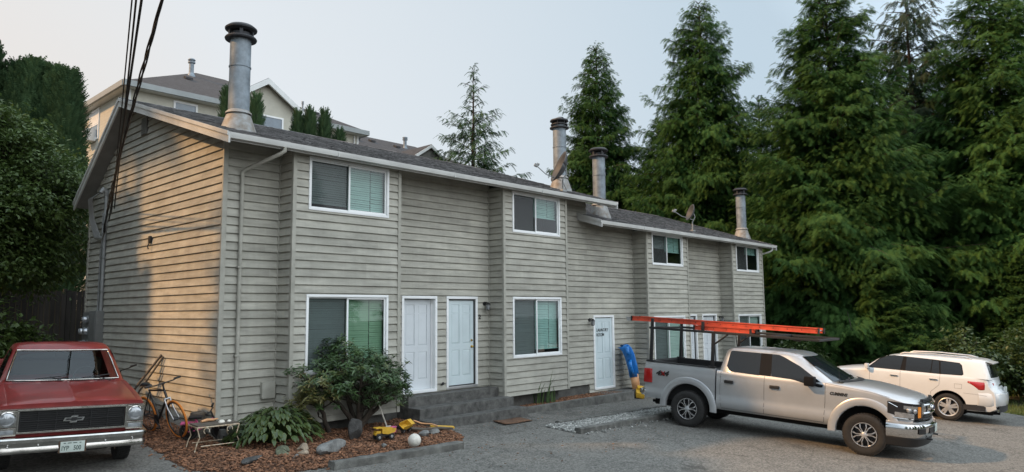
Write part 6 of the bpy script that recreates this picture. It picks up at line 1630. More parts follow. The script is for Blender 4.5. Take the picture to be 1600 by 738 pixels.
# chrome surround of the windshield
def wsp(t, z, wk, off):
    w = interp(z, [(l[0], l[1]) for l in GC]); xf = interp(z, [(l[0], l[3]) for l in GC]); c = interp(z, [(l[0], l[4]) for l in GC]); rad = interp(z, [(l[0], l[6]) for l in GC]); y = t * w * wk
    e = max(0, (abs(y) - (w - rad)) / rad); return (xf - c * (abs(y) / w) ** 2 - rad * (1 - math.sqrt(max(0, 1 - e * e))) + off, y, z + off * .5)
mb = MB(); loop = [wsp(t, 1.200, .915, .012) for t in lin(-1, 1, 14)] + [wsp(1, z, .915, .012) for z in lin(1.22, 1.61, 6)] + [wsp(t, 1.628, .915, .012) for t in lin(1, -1, 14)] + [wsp(-1, z, .915, .012) for z in lin(1.61, 1.22, 6)]
mb.tube(loop + [loop[0], loop[1]], .011, 6); mb.build('windshield_trim', M['chrome_old'], ws, smooth=60)
def cgw(z): return interp(z, [(l[0], l[1]) for l in GC])
for s in (-1, 1):
    mb = MB(); flat_panel(mb, [(-1.62, 1.22), (-1.97, 1.60), (-2.05, 1.63), (-2.42, 1.63), (-2.46, 1.22)], cgw, s, .005); mb.build('side_window', M['tint'], cab)
    mb = MB()
    if s < 0: mb.bbox(-1.60, -1.48, s * 1.02 - .09, s * 1.02 + .09, 1.24, 1.40, .02); mb.tube([(-1.56, s * .86, 1.18), (-1.54, s * .95, 1.25), (-1.54, s * 1.02, 1.30)], .012, 6); mb.build('side_mirror', M['chrome_old'], cab, smooth=45) if s < 0 else None
    mb = MB(); strip(mb, [(-1.48, 1.14), (-1.50, .5)], cw_, s); strip(mb, [(-2.68, 1.14), (-2.68, .5)], cw_, s); strip(mb, [(-2.66, .5), (-1.5, .5)], cw_, s); mb.build('shut_line', M['black'], body)
    mb = MB(); mb.bbox(-2.58, -2.44, s * .935 - .02, s * .935 + .02, 1.02, 1.055, .008); mb.build('door_handle', M['chrome_old'], body, smooth=40)
    mb = MB(); mb.bbox(-2.05, -1.99, s * .30 - .03, s * .30 + .03, 1.735, 1.75, .01)
    # headlight bezels
    mb = MB(); y0, y1 = s * .690, s * .925; a, b = min(y0, y1), max(y0, y1)
    mb.bbox(-.02, .012, a, b, .735, .972, .01); mb.bbox(-.02, .006, a, b, .615, .728, .008); hb_ = mb.build('headlight_bezel', M['chrome_old'], T, smooth=40)
    mb = MB(); mb.lathe([(0, .038), (.05, .034), (.085, .018), (.092, .010)], 28, (0, s * .808, .852), 'X'); mb.build('headlight', M['lens'], hb_, smooth=60)
    mb = MB(); mb.lathe([(.092, .010), (.100, .022), (.108, .020), (.110, .010)], 28, (0, s * .808, .852), 'X'); mb.build('lamp_ring', M['chrome'], hb_, smooth=50)
    mb = MB(); mb.bbox(.004, .012, a + .03, b - .03, .64, .70, .004); mb.build('parking_lamp', M['lens'], hb_, smooth=40)
    mb = MB(); mb.bbox(-4.96, -4.90, s * .86 - .06, s * .86 + .06, .78, 1.08, .015); mb.build('tail_light', M['lamp_red'], T, smooth=40)
# grille with chrome frame
mb = MB(); mb.quad((-.03, -.668, .655), (-.03, .668, .655), (-.03, .668, .965), (-.03, -.668, .965)); gr_ = mb.build('grille', M['black'], T)
mb = MB()
for k in range(10): z = .682 + k * .030; mb.box(-.028, -.006, -.655, .655, z, z + .011)
for y in lin(-.655, .655, 6): mb.box(-.029, .002, y - .006, y + .006, .668, .955)
mb.box(-.029, .004, -.655, .655, .806, .822); mb.build('grille_bar', mat('dull_black_grille', (.012, .012, .013), .5), gr_)
mb = MB()
for (a, b, c, d) in ((-.69, .69, .955, .978), (-.69, .69, .645, .668)): mb.bbox(-.03, .018, a, b, c, d, .006)
for y in (-.68, .68): mb.bbox(-.03, .018, y - .011, y + .011, .668, .955, .005)
mb.bbox(-.04, .012, -.93, .93, .978, .990, .004); mb.build('grille_surround', M['chrome_old'], gr_, smooth=40)
mb = MB(); bt = [(-.112, .0), (-.095, .034), (-.040, .034), (-.040, .052), (.058, .052), (.058, .034), (.118, .034), (.100, 0), (.112, -.0)]
bt = [(1.16 * a_, 1.12 * b_) for a_, b_ in [(-.118, -.024), (-.100, .020), (-.038, .020), (-.030, .042), (.046, .042), (.038, .020), (.118, .020), (.100, -.024), (.038, -.024), (.030, -.046), (-.046, -.046), (-.038, -.024)]]
mb.prism([(.004, y, z + .815) for y, z in bt], (.016, 0, 0)); em = mb.build('grille_emblem', M['chrome'], gr_)
mb = MB(); mb.prism([(.0202, y * .80, z * .52 + .815) for y, z in bt], (.002, 0, 0)); mb.build('emblem_field', M['black'], em)
# front bumper, plate
bp2 = [(-.34, .965), (-.10, .965), (.02, .955), (.075, .915), (.095, .84), (.105, .6), (.11, .2), (.11, -.2), (.105, -.6), (.095, -.84), (.075, -.915), (.02, -.955), (-.10, -.965), (-.34, -.965)]
mb = MB(); bump(mb, bp2, [(-.06, .602), (.01, .598), (.026, .580), (.028, .535), (.010, .505), (.008, .470), (.022, .445), (.022, .41), (.0, .385), (-.05, .38)]); bm_ = mb.build('front_bumper', M['chrome_old'], T, smooth=32)
mb = MB()
for s in (-1, 1):
    for (y, z) in ((.42, .49), (.30, .425), (.78, .49)): mb.lathe([(.014, .115), (.012, .128), (0, .131)], 12, (0, s * y, z), 'X')
mb.islands('bumper_bolt', M['chrome'], bm_, smooth=50)
mb = MB(); mb.bbox(.122, .132, -.175, .175, .355, .53, .004); mb.build('plate_bracket', mat('rusty_bracket', (.09, .05, .03), .8), bm_, smooth=40)
mb = MB(); mb.bbox(.134, .139, -.152, .152, .365, .517, .0015); lp = mb.build('licence_plate', M['plate'], T, smooth=40)
text('IYP', .090, (.140, -.138, .393), (R(90), 0, R(90)), M['plate_text'], lp, name='plate_lettering', sx=.78, ext=.0008, bold=.001); text('500', .090, (.140, .012, .393), (R(90), 0, R(90)), M['plate_text'], lp, name='plate_lettering', sx=.72, ext=.0008, bold=.001)
mb = MB()
for y, w_ in ((-.10, .03), (-.04, .05), (.03, .05), (.095, .025)): mb.box(.1395, .1405, y - w_ / 2, y + w_ / 2, .489, .500)
mb.build('plate_legend', M['plate_text'], lp)
# wipers and cowl grille
mb = MB()
for y0 in (-.42, .22): 
    a = [wsp(t / (.855 * .9), 1.215 + .02 * k, .9, .03) for k, t in enumerate((y0 - .0, y0 + .22, y0 + .45))]; mb.tube(a, .008, 6); mb.tube([(-1.30, y0 + .42, 1.185), wsp((y0 + .2) / .77, 1.24, .9, .04)], .007, 6)
mb.build('wiper', M['black'], T, smooth=60)
mb = MB()
for k in range(46):
    y = -.70 + k * 1.4 / 45
    if abs(y) < .05 or abs(abs(y) - .36) < .03: continue
    mb.box(-1.325 + .05 * (y / .7) ** 2 * -1, -1.285 - .05 * (y / .7) ** 2, y - .008, y + .008, 1.208 - .02 * (abs(y) / .7), 1.2165 - .012 * (abs(y) / .7))
mb.build('cowl_vent', M['black'], body)
for x in (-.80, -3.79):
    for s in (-1, 1): wheel(T, x, s * .79, .35, .35, .21, .20, 'steel', s)
mb = MB(); mb.bbox(-4.8, -.2, -.5, .5, .30, .48, .03); mb.tube([(-.8, -.75, .35), (-.8, .75, .35)], .05, 8); mb.bbox(-.16, -.06, -.78, .78, .34, .60, .02); mb.build('chassis', M['well'], T, smooth=40)

# ============ white suv
loc, rot = slope_pose(18.1, -7.6, R(93))
T = thing('suv', 'pearl white suv with roof rails parked nose in beyond the silver pickup', 'suv', loc, rot=rot)
WS = 2.87
TAS = [(.30, .80), (.36, .885), (.44, .915), (.52, .925), (.62, .935), (.75, .945), (.90, .950), (1.02, .952), (1.10, .945), (1.18, .935), (1.26, .915)]
def sw(x, z): return interp(z, TAS) * (1 - .10 * max(0, (-.45 - x) / .75) ** 2 - .12 * max(0, (x - 2.6) / 1.2) ** 2)
ZTS = [(-1.25, .78), (-1.22, .90), (-1.12, 1.0), (-1.04, 1.24), (-.9, 1.25), (1.95, 1.235), (2.4, 1.18), (3.0, 1.10), (3.5, 1.0), (3.75, .90), (3.83, .80)]
ZBS = [(-1.25, .44), (-1.1, .36), (-.6, .33), (3.2, .30), (3.83, .36)]
def s_sec(x):
    zb, zt = interp(x, ZBS), interp(x, ZTS); h = [(0, zb), (.62, zb)]
    for k in (0, .07, .16, .28, .42, .56, .70, .82, .92, .97): z = zb + (zt - zb) * k; h.append((sw(x, z), z))
    w = h[-1][0]; c = .0 if x < 1.95 else .07 * min(1, (3.9 - x) / 1.0)
    return h + [(w - .02, zt), (w - .10, zt + c * .4), (w * .5, zt + c * .9), (0, zt + c)]
def xs_s(x, y):
    k = max(0, min(1, (x - 2.9) / .9)); k2 = max(0, min(1, (-.55 - x) / .6)); return x - k * .38 * (abs(y) / .85) ** 2.6 + k2 * .17 * (abs(y) / .85) ** 3
body = cut_arches(loft_half([(x, s_sec(x)) for x in (-1.25, -1.235, -1.21, -1.16, -1.10, -1.05, -1.0, -.85, -.65, -.4, -.1, .2, .6, 1.0, 1.4, 1.8, 1.96, 2.2, 2.5, 2.8, 3.1, 3.35, 3.55, 3.68, 3.77, 3.82)], xs_s), [M['pearl'], M['well']], [(0, .39, .44), (WS, .39, .44)], .94, 'body', T)
GS = [(1.22, .915, -1.06, 2.33, .14, .10, .09), (1.27, .898, -1.05, 2.24, .14, .10, .09), (1.40, .850, -1.01, 2.08, .13, .10, .09), (1.52, .800, -.97, 1.92, .12, .10, .09), (1.62, .755, -.94, 1.70, .11, .10, .10), (1.67, .725, -.93, 1.50, .10, .10, .12), (1.705, .68, -.90, 1.28, .09, .10, .15), (1.735, .58, -.80, 1.0, .08, .08, .18), (1.75, .40, -.55, .6, .06, .06, .18)]
cab = ring_loft(GS).build('cab', M['pearl'], T, smooth=48)
def sgw(z): return interp(z, [(l[0], l[1]) for l in GS])
SW = [[(2.0, 1.262), (1.90, 1.37), (1.70, 1.535), (1.50, 1.62), (1.36, 1.645), (1.10, 1.65), (1.19, 1.262)], [(1.015, 1.645), (.375, 1.615), (.425, 1.262), (1.055, 1.262)], [(.355, 1.613), (.205, 1.605), (.20, 1.262), (.40, 1.262)], [(.165, 1.605), (-.27, 1.585), (-.32, 1.54), (-.355, 1.32), (-.33, 1.285), (.165, 1.265)]]
for s in (-1, 1):
    mb = MB(); flat_panel(mb, [(2.06, 1.252), (1.72, 1.55), (1.5, 1.635), (1.34, 1.66), (.3, 1.632), (-.29, 1.60), (-.35, 1.54), (-.38, 1.30), (-.34, 1.268), (.16, 1.252)], sgw, s, .003, dx=.2); mb.build('window_surround', M['pillar'], cab)
    for p in SW:
        mb = MB(); flat_panel(mb, p, sgw, s, .0065, dx=.2); mb.build('side_window', M['tint'], cab)
    mb = MB(); strip(mb, [(2.02, 1.22), (2.0, .8), (2.05, .38)], sw, s, w=.006); strip(mb, [(1.2, 1.24), (1.2, .36)], sw, s, w=.006); strip(mb, [(.20, 1.24), (.22, .95), (.42, .75), (.50, .38)], sw, s, w=.006); strip(mb, [(-.36, .80), (-.6, .80), (-.9, .78)], sw, s, w=.005)
    q = [(-.32, 1.03), (-.15, 1.03), (-.15, .91), (-.32, .91), (-.32, 1.03)]; strip(mb, q, sw, s, w=.005); mb.build('shut_line', mat('seam_grey', (.10, .10, .10), .7) if s < 0 else bpy.data.materials['seam_grey'], body)
    for x in (1.36, .36):
        mb = MB(); y = sw(x, 1.09); mb.bbox(x - .10, x + .10, s * (y + .02) - .016, s * (y + .02) + .016, 1.075, 1.105, .010); mb.build('door_handle', M['chrome'], body, smooth=40)
    mb = MB(); mb.bbox(2.02, 2.12, s * 1.02 - .095, s * 1.02 + .095, 1.22, 1.37, .035); mb.tube([(2.05, s * .90, 1.24), (2.06, s * .98, 1.26)], .03, 8); mb.build('side_mirror', M['pearl'], cab, smooth=50)
    mb = MB(); mb.tube([(1.25, s * .66, 1.71), (1.15, s * .655, 1.755), (.5, s * .655, 1.785), (-.35, s * .64, 1.765), (-.52, s * .64, 1.72)], .020, 8); mb.build('roof_rail', M['alu'], cab, smooth=60)
    mb = MB(); P = []
    for i, f in enumerate(lin(0, 1, 8)):
        x = -.46 - .56 * f; lo = 1.09 - .19 * min(1, f * 1.5); hi = 1.135 + .0 * f
        P.append([(xs_s(x, .93) , s * (sw(x, (lo + hi) / 2) + .014 - .02 * (abs(k - 2) / 2) ** 2), lo + (hi - lo) * k / 4) for k in range(5)])
    P.append([(-1.03, s * .62, .93 + .19 * k / 4) for k in range(5)])
    mb.grid(P); tl = mb.build('tail_light', M['lamp_red'], T, smooth=60); sd = tl.modifiers.new('t', 'SOLIDIFY'); sd.thickness = .02
    mb = MB(); P = []
    for f in lin(0, 1, 6):
        x = -.36 - .70 * f; lo, hi = .36 - .0 * f, .50 + .03 * f
        P.append([(xs_s(x, .93), s * (sw(x, max(.45, lo)) + .012), lo + (hi - lo) * k / 3) for k in range(4)])
    mb.grid(P); mb.build('bumper_cladding', M['cap'], body, smooth=50)
    mb = MB(); P = [[(x, s * (sw(x, z) + .006), z) for z in (.33, .37, .41)] for x in lin(.46, 2.38, 14)]; mb.grid(P); mb.build('sill_moulding', M['alu'], body, smooth=60)
    mb = MB(); mb.bbox(3.35, 3.62, s * .66 - .12, s * .66 + .12, .80, .96, .03); mb.build('headlight', M['lens'], T, smooth=50)
mb = MB(); P = []
for y in lin(-.72, .72, 10): P.append([(-1.262 + .17 * (abs(y) / .85) ** 3, y, z) for z in (.36, .44, .53)])
mb.grid(P); mb.build('bumper_cladding', M['cap'], body, smooth=50)
mb = MB(); bumps = [(x_, y_) for x_, y_ in ((-.70, .93), (-.95, .885), (-1.10, .80), (-1.20, .62), (-1.26, .3), (-1.27, 0), (-1.26, -.3), (-1.20, -.62), (-1.10, -.80), (-.95, -.885), (-.70, -.93))]
P = []
for (x, y) in bumps: P.append([(x + .03, y * .99, .86), (x - .005, y, .84), (x - .02, y * 1.005, .70), (x - .01, y, .54), (x + .03, y * .98, .50)])
mb.grid(P); mb.build('rear_bumper', M['pearl'], T, smooth=50)
ws_panel(GS, 1.265, 1.60, 'tint', cab, 'rear_window', wk=.86, rear=True, off=.008); ws_panel(GS, 1.28, 1.64, 'clearglass', cab, 'windshield', wk=.88)
mb = MB(); P = []
for y in lin(-.64, .64, 10): P.append([(-.86 + .05 * (y / .64) ** 2, y, 1.712 - .03 * (y / .64) ** 2), (-1.06 + .06 * (y / .64) ** 2, y, 1.668 - .02 * (y / .64) ** 2), (-1.055 + .06 * (y / .64) ** 2, y, 1.642 - .02 * (y / .64) ** 2), (-.92, y, 1.65)])
mb.grid(P); mb.build('spoiler', M['pearl'], cab, smooth=50)
mb = MB(); mb.bbox(-1.115, -1.075, -.30, .30, 1.02, 1.07, .01); mb.build('hatch_trim', M['chrome'], T, smooth=40)
mb = MB(); mb.bbox(-1.245, -1.205, -.20, .20, .86, 1.02, .01); mb.build('plate_recess', M['pearl'], T, smooth=40)
mb = MB(); mb.bbox(-1.252, -1.246, -.152, .152, .87, 1.01, .002); mb.build('licence_plate', M['plate'], T, smooth=40)
for x in (0, WS):
    for s in (-1, 1): wheel(T, x, s * .83, .37, .37, .235, .245, 'five', s)
mb = MB(); mb.bbox(-1.0, 3.4, -.6, .6, .24, .40, .03); mb.tube([(-.9, .4, .28), (-1.15, .4, .30)], .035, 8); mb.build('chassis', M['well'], T, smooth=40)
# ---------------------------------------------------------------- small things in the yard
def rod(mb, a, b, r, n=8): mb.tube([a, b], r, n)
def bicycle(name, label, loc, rz, lean, s=1.0, tyre='orange_tyre', frame='bikeblack', wr=.335):
    """wheels in the local x-z plane, front towards +x; leans about x"""
    t = thing(name, label, 'bicycle', loc, rot=(lean, 0, rz)); t.scale = (s, s, s); wb = 1.04
    for x in (0, wb):
        mb = MB(); P = []
        for k in range(41):
            a = 2 * math.pi * k / 40; P.append([(x + (wr - .019 + .019 * math.cos(b)) * math.cos(a), .019 * math.sin(b), wr + (wr - .019 + .019 * math.cos(b)) * math.sin(a)) for b in lin(0, 2 * math.pi, 8)])
        mb.grid(P); w = mb.build('wheel', M[tyre], t, smooth=70)
        mb = MB(); P = []
        for k in range(41):
            a = 2 * math.pi * k / 40; P.append([(x + r * math.cos(a), y, wr + r * math.sin(a)) for r, y in ((wr - .036, -.012), (wr - .036, .012), (wr - .058, .008), (wr - .058, -.008), (wr - .036, -.012))])
        mb.grid(P)
        mb.tube([(x, -.05, wr), (x, .05, wr)], .02, 8); mb.build('rim', M['gunmetal'], w, smooth=50)
        mb = MB()
        for k in range(20):
            a = 2 * math.pi * k / 20; mb.tube([(x + .02 * math.cos(a + .6 * (-1) ** k), .025 * (-1) ** k, wr + .02 * math.sin(a + .6 * (-1) ** k)), (x + (wr - .05) * math.cos(a), 0, wr + (wr - .05) * math.sin(a))], .0022, 4, cap=False)
        mb.build('spokes', M['steel'], w)
    bb = (.43, 0, .29); seat = (.26, 0, .80); head_t = (.80, 0, .83); head_b = (.84, 0, .70)
    mb = MB()
    for a, b, r in ((bb, seat, .017), (bb, head_b, .021), (seat, head_t, .017), (head_t, head_b, .022)): rod(mb, a, b, r)
    for y in (-.05, .05): rod(mb, (bb[0], y * .5, bb[2]), (0, y, wr), .011); rod(mb, (seat[0], y * .3, seat[2] - .04), (0, y, wr), .009)
    mb.build('frame', M[frame], t, smooth=60)
    mb = MB()
    for y in (-.05, .05): mb.tube([(.845, y, .68), (.90, y, .52), (wb, y, wr)], [.016, .014, .010], 7)
    mb.tube([(.845, -.055, .685), (.845, .055, .685)], .018, 7); mb.build('fork', M['alu'], t, smooth=60)
    mb = MB(); rod(mb, head_t, (.785, 0, .93), .016); rod(mb, (.785, 0, .93), (.84, 0, .96), .014); mb.tube([(.80, -.31, .985), (.84, -.16, .965), (.84, .16, .965), (.80, .31, .985)], .012, 7)
    hb = mb.build('handlebar', M['gunmetal'], t, smooth=60)
    for y in (-.26, .26): mb = MB(); rod(mb, (.80 + .01, y - .06, .98), (.80 + .01, y + .06, .98), .019); mb.build('grip', M['black'], hb, smooth=60)
    mb = MB(); rod(mb, seat, (.24, 0, .90), .013); mb.build('seat_post', M['alu'], t, smooth=60)
    mb = MB(); P = []
    for x, w, z in ((.10, .075, .925), (.14, .08, .935), (.22, .06, .925), (.30, .028, .915), (.37, .02, .91)): P.append([(x, -w, z - .025), (x, -w * .6, z), (x, 0, z + .006), (x, w * .6, z), (x, w, z - .025)])
    mb.grid(P); sd = mb.build('saddle', M['black'], t, smooth=70); q = sd.modifiers.new('t', 'SOLIDIFY'); q.thickness = .02
    mb = MB(); mb.lathe([(.0, -.055), (.09, -.055), (.095, -.05), (.09, -.045), (0, -.045)], 24, (bb[0], 0, bb[2]), 'Y'); mb.obox((bb[0] + .06, -.07, bb[2] - .06), (.06, 0, -.06), (0, .008, 0), (.008, 0, .008)); mb.obox((bb[0] - .06, .07, bb[2] + .06), (.06, 0, -.06), (0, .008, 0), (.008, 0, .008))
    mb.bbox(bb[0] + .08, bb[0] + .17, -.13, -.08, bb[2] - .135, bb[2] - .115, .004); mb.bbox(bb[0] - .17, bb[0] - .08, .08, .13, bb[2] + .105, bb[2] + .125, .004); mb.build('crankset', M['gunmetal'], t, smooth=50)
    return t
# front wheel to the right in the picture, leaning on the end wall
bicycle('bicycle', 'black bicycle with orange tyres leaning on the end wall beside the red pickup', (-.62, 1.30, -.36), R(-84), R(13), 1.0)
bicycle('bicycle', 'dark bicycle mostly hidden behind the red pickup, only its bars showing', (-.50, 3.6, -.26), R(-86), R(14), 1.0, 'rubber')
# boards leaning on the wall
def leaning(label, base, top, w, th):
    base = Vector(base); top = Vector(top); d = (top - base).normalized(); s = Vector((0, 1, 0)); s = (s - d * s.dot(d)).normalized(); n = d.cross(s); mb = MB(); mb.obox((base + top) / 2, d * ((top - base).length / 2), s * w / 2, n * th / 2)
    return tag(mb.build('wooden_board', M['wood_grey'], bevel=.004), label, 'board')
leaning('long thin weathered board leaning against the end wall behind the bicycle', (-.62, 3.15, -.22), (-.05, 2.40, .96), .05, .035)
leaning('second thin board leaning close beside the first one', (-.52, 2.98, -.22), (-.05, 2.30, .93), .035, .03)

# child's bike
def kids():
    t = thing('childs_bike', 'small pink and black childs bike lying between the stump and the wire table', 'bicycle', (-.42, .12, -.40), rot=(R(16), 0, R(-38))); wr = .155
    for x in (0, .52):
        mb = MB(); P = []
        for k in range(31):
            a = 2 * math.pi * k / 30; P.append([(x + (wr - .024 + .024 * math.cos(b)) * math.cos(a), .024 * math.sin(b), wr + (wr - .024 + .024 * math.cos(b)) * math.sin(a)) for b in lin(0, 2 * math.pi, 8)])
        mb.grid(P); w = mb.build('wheel', M['rubber'], t, smooth=70)
        mb = MB(); mb.lathe([(0, -.012), (.05, -.02), (wr - .045, -.012), (wr - .045, .012), (.05, .02), (0, .012)], 24, (x, 0, wr), 'Y'); mb.build('rim', M['gunmetal'], w, smooth=40)
    mb = MB()
    for a, b in (((0, 0, wr), (.20, 0, .20)), ((.20, 0, .20), (.42, 0, .40)), ((.20, 0, .20), (.12, 0, .40)), ((0, 0, wr), (.12, 0, .34))): rod(mb, a, b, .017)
    mb.build('frame', M['pink'], t, smooth=60)
    mb = MB(); rod(mb, (.52, .04, wr), (.43, .03, .36), .012); rod(mb, (.52, -.04, wr), (.43, -.03, .36), .012); rod(mb, (.43, 0, .36), (.38, 0, .52), .014); mb.build('fork', M['gunmetal'], t, smooth=60)
    mb = MB(); mb.tube([(.36, -.22, .56), (.38, -.08, .53), (.38, .08, .53), (.36, .22, .56)], .012, 7); mb.tube([(.36, -.24, .56), (.365, -.14, .55)], .02, 8); mb.tube([(.36, .24, .56), (.365, .14, .55)], .02, 8); mb.build('handlebar', M['black'], t, smooth=60)
    mb = MB(); mb.bbox(.02, .24, -.055, .055, .40, .44, .018); mb.build('saddle', M['black'], t, smooth=60)
    mb = MB(); mb.bbox(-.12, .14, -.05, .05, .30, .325, .01); mb.build('chain_guard', M['pink'], t, smooth=50)
kids()
# old log stump at the corner of the building
def stone(label, loc, size, m_, seed, name='rock', cat='rock', flat=0.0, sub=3):
    r = random.Random(seed); bm = bmesh.new(); bmesh.ops.create_icosphere(bm, subdivisions=sub, radius=1); planes = [(Vector((r.gauss(0, 1), r.gauss(0, 1), r.gauss(0, 1))).normalized(), r.uniform(.55, .9)) for _ in range(11)]
    for v in bm.verts:
        for n, d in planes:
            k = v.co.dot(n)
            if k > d: v.co -= n * (k - d)
        v.co *= 1 + r.uniform(-.02, .02)
        v.co = Vector((v.co.x * size[0], v.co.y * size[1], v.co.z * size[2]))
    me = bpy.data.meshes.new(name); bm.to_mesh(me); bm.free(); me.polygons.foreach_set('use_smooth', [True] * len(me.polygons)); me.set_sharp_from_angle(angle=R(28))
    o = link(name, me, M[m_]); o.location = loc; o.rotation_euler = (0, 0, r.uniform(-.6, .6)); return tag(o, label, cat)
mb = MB(); mb.lathe([(.0, .46), (.10, .462), (.125, .45), (.13, .30), (.135, .05), (.16, -.15)], 16, (0, 0, 0)); s_ = mb.build('stump', M['wood_grey'], smooth=40); s_.location = (-.20, .30, -.42); tag(s_, 'short grey log stump standing against the corner of the end wall', 'stump')
mb = MB(); mb.bbox(-.21, .21, -.10, .10, -.10, .20, .012); o = mb.build('concrete_block', M['curb'], smooth=40); o.location = (.14, -.22, -.42); tag(o, 'grey concrete block at the foot of the building corner behind the wire table', 'block')
# wire table with shells on it
t = thing('side_table', 'small rusty cream wire table with a slate top at the building corner', 'table', (-.33, -.62, -.44), R(-6)); tw_, td, th_ = .34, .22, .37
mb = MB(); mb.tube([(-tw_, -td, th_), (tw_, -td, th_), (tw_, td, th_), (-tw_, td, th_), (-tw_, -td, th_)], .011, 6)
mb.tube([(-tw_, 0, th_ - .01), (tw_, 0, th_ - .01)], .007, 5); mb.tube([(-tw_ * .8, -td, .07), (tw_ * .8, -td, .07)], .008, 5); mb.tube([(-tw_ * .8, td, .07), (tw_ * .8, td, .07)], .008, 5); mb.build('frame', M['cream_wire'], t, smooth=60)
for sx in (-1, 1):
    for sy in (-1, 1):
        mb = MB(); mb.tube([(sx * tw_, sy * td, th_), (sx * tw_ * .86, sy * td, th_ * .55), (sx * tw_ * .98, sy * td, .12), (sx * tw_ * 1.08, sy * td, -.02)], .010, 6)
        mb.tube([(sx * tw_ * .55 + .045 * math.cos(a) * 1.0, sy * td, th_ - .06 + .045 * math.sin(a)) for a in lin(-.5, 4.2, 10)], .007, 5); mb.build('leg', M['cream_wire'], t, smooth=60)
mb = MB(); mb.bbox(-tw_ + .01, tw_ - .01, -td + .01, td - .01, th_ + .012, th_ + .03, .006); mb.build('table_top', M['wood_grey'], t, smooth=40)
TX = Matrix.Translation((-.33, -.62, -.44)) @ Matrix.Rotation(R(-6), 4, 'Z')
def shell(label, x, y, r, m_='shell', nm='shell', ct='shell'):
    mb = MB(); P = []
    for i in range(9):
        f = i / 8; P.append([(r * f * math.cos(a) * (1 + .12 * math.cos(a * 3)), r * f * math.sin(a) * .8, r * .75 * math.sqrt(max(0, 1 - f * f)) * (1 + .05 * math.cos(a * 11))) for a in lin(0, 2 * math.pi, 22)])
    mb.grid(P); o = mb.build(nm, M[m_], smooth=60); o.location = TX @ Vector((x, y, th_ + .0305)); tag(o, label, ct)
shell('larger pale seashell on the wire table', .10, -.06, .055); shell('smaller pale seashell at the right end of the wire table', .235, -.04, .036)
mb = MB(); mb.tube([(-.16, 0, 0), (-.05, .03, .012), (.06, .05, .0), (.14, .03, .015)], [.02, .026, .022, .01], 8); o = mb.build('driftwood', M['tan'], smooth=60); o.location = TX @ Vector((-.02, .10, th_ + .055)); tag(o, 'piece of pale driftwood lying across the wire table', 'driftwood')
# scrap pipes lying on the mulch behind the table
for k, (a, b, lb) in enumerate((((-.05, -.40, -.34), (.95, -.30, -.36), 'upper dark scrap pipe lying on the mulch behind the wire table'), ((-.10, -.52, -.39), (.85, -.58, -.41), 'lower dark scrap pipe lying on the mulch behind the wire table'))):
    mb = MB(); mb.tube([a, b], .026, 8); tag(mb.build('scrap_pipe', M['rackblack'], smooth=60), lb, 'pipe')

# hosta
def hosta(loc, label):
    t = thing('hosta_plant', label, 'plant', loc); r = random.Random(17); L1 = MB(); L2 = MB(); st_m = MB(); at1 = []; at2 = []
    for i in range(430):
        a = r.uniform(0, 6.28); ring = r.random() ** .6; reach = .12 + .62 * ring; ht = .46 * (1 - ring ** 1.8) + .10 + r.uniform(-.05, .05); ca, sa = math.cos(a), math.sin(a)
        sx, sy = 1.15, .8; tipo = Vector((reach * ca * sx, reach * sa * sy, ht)); L = r.uniform(.09, .155); w = L * .27; dn = r.uniform(-.05, .5) + ring * .45
        d = Vector((ca, sa, -dn)).normalized(); side = Vector((-sa, ca, r.uniform(-.3, .3))).normalized(); nrm = d.cross(side)
        if nrm.z < 0: nrm = -nrm
        st_m.tube([(0.05 * ca, .05 * sa, -.05), tipo * .55 + Vector((0, 0, ht * .35)), tipo], .005, 4, cap=False); tone = r.random()
        for mb, k, lift, at in ((L1, 1.0, 0.0, at1), (L2, .84, .004, at2)):
            rows = []
            for u in lin(0.03 if k == 1 else .10, 1.0 if k == 1 else .90, 7):
                ww = w * k * math.sin(math.pi * min(1, u ** .75)) ** .8; c = tipo + d * (L * u) + Vector((0, 0, -.22 * L * u * u)) + nrm * lift
                rows.append([c - side * ww + nrm * .22 * ww, c, c + side * ww + nrm * .22 * ww])
            mb.grid(rows); at += [tone] * (len(mb.f) - len(at))
    L1.build('leaf_margin', M['hosta_edge'], t, smooth=70, attr=at1); L2.build('leaf_blade', M['hosta_mid'], t, smooth=70, attr=at2); st_m.build('stem', M['hosta_mid'], t, attr=[.5] * len(st_m.f))
M['hosta_edge'] = leaf_mat('hosta_margin', (.12, .15, .04), (.26, .29, .09), .25, .5, 2.0); M['hosta_mid'] = leaf_mat('hosta_blade', (.022, .048, .014), (.075, .115, .03), .2, .42, 1.6, spec=.6)
hosta((.72, -.78, -.45), 'large hosta with drooping pale edged leaves in the mulch bed')

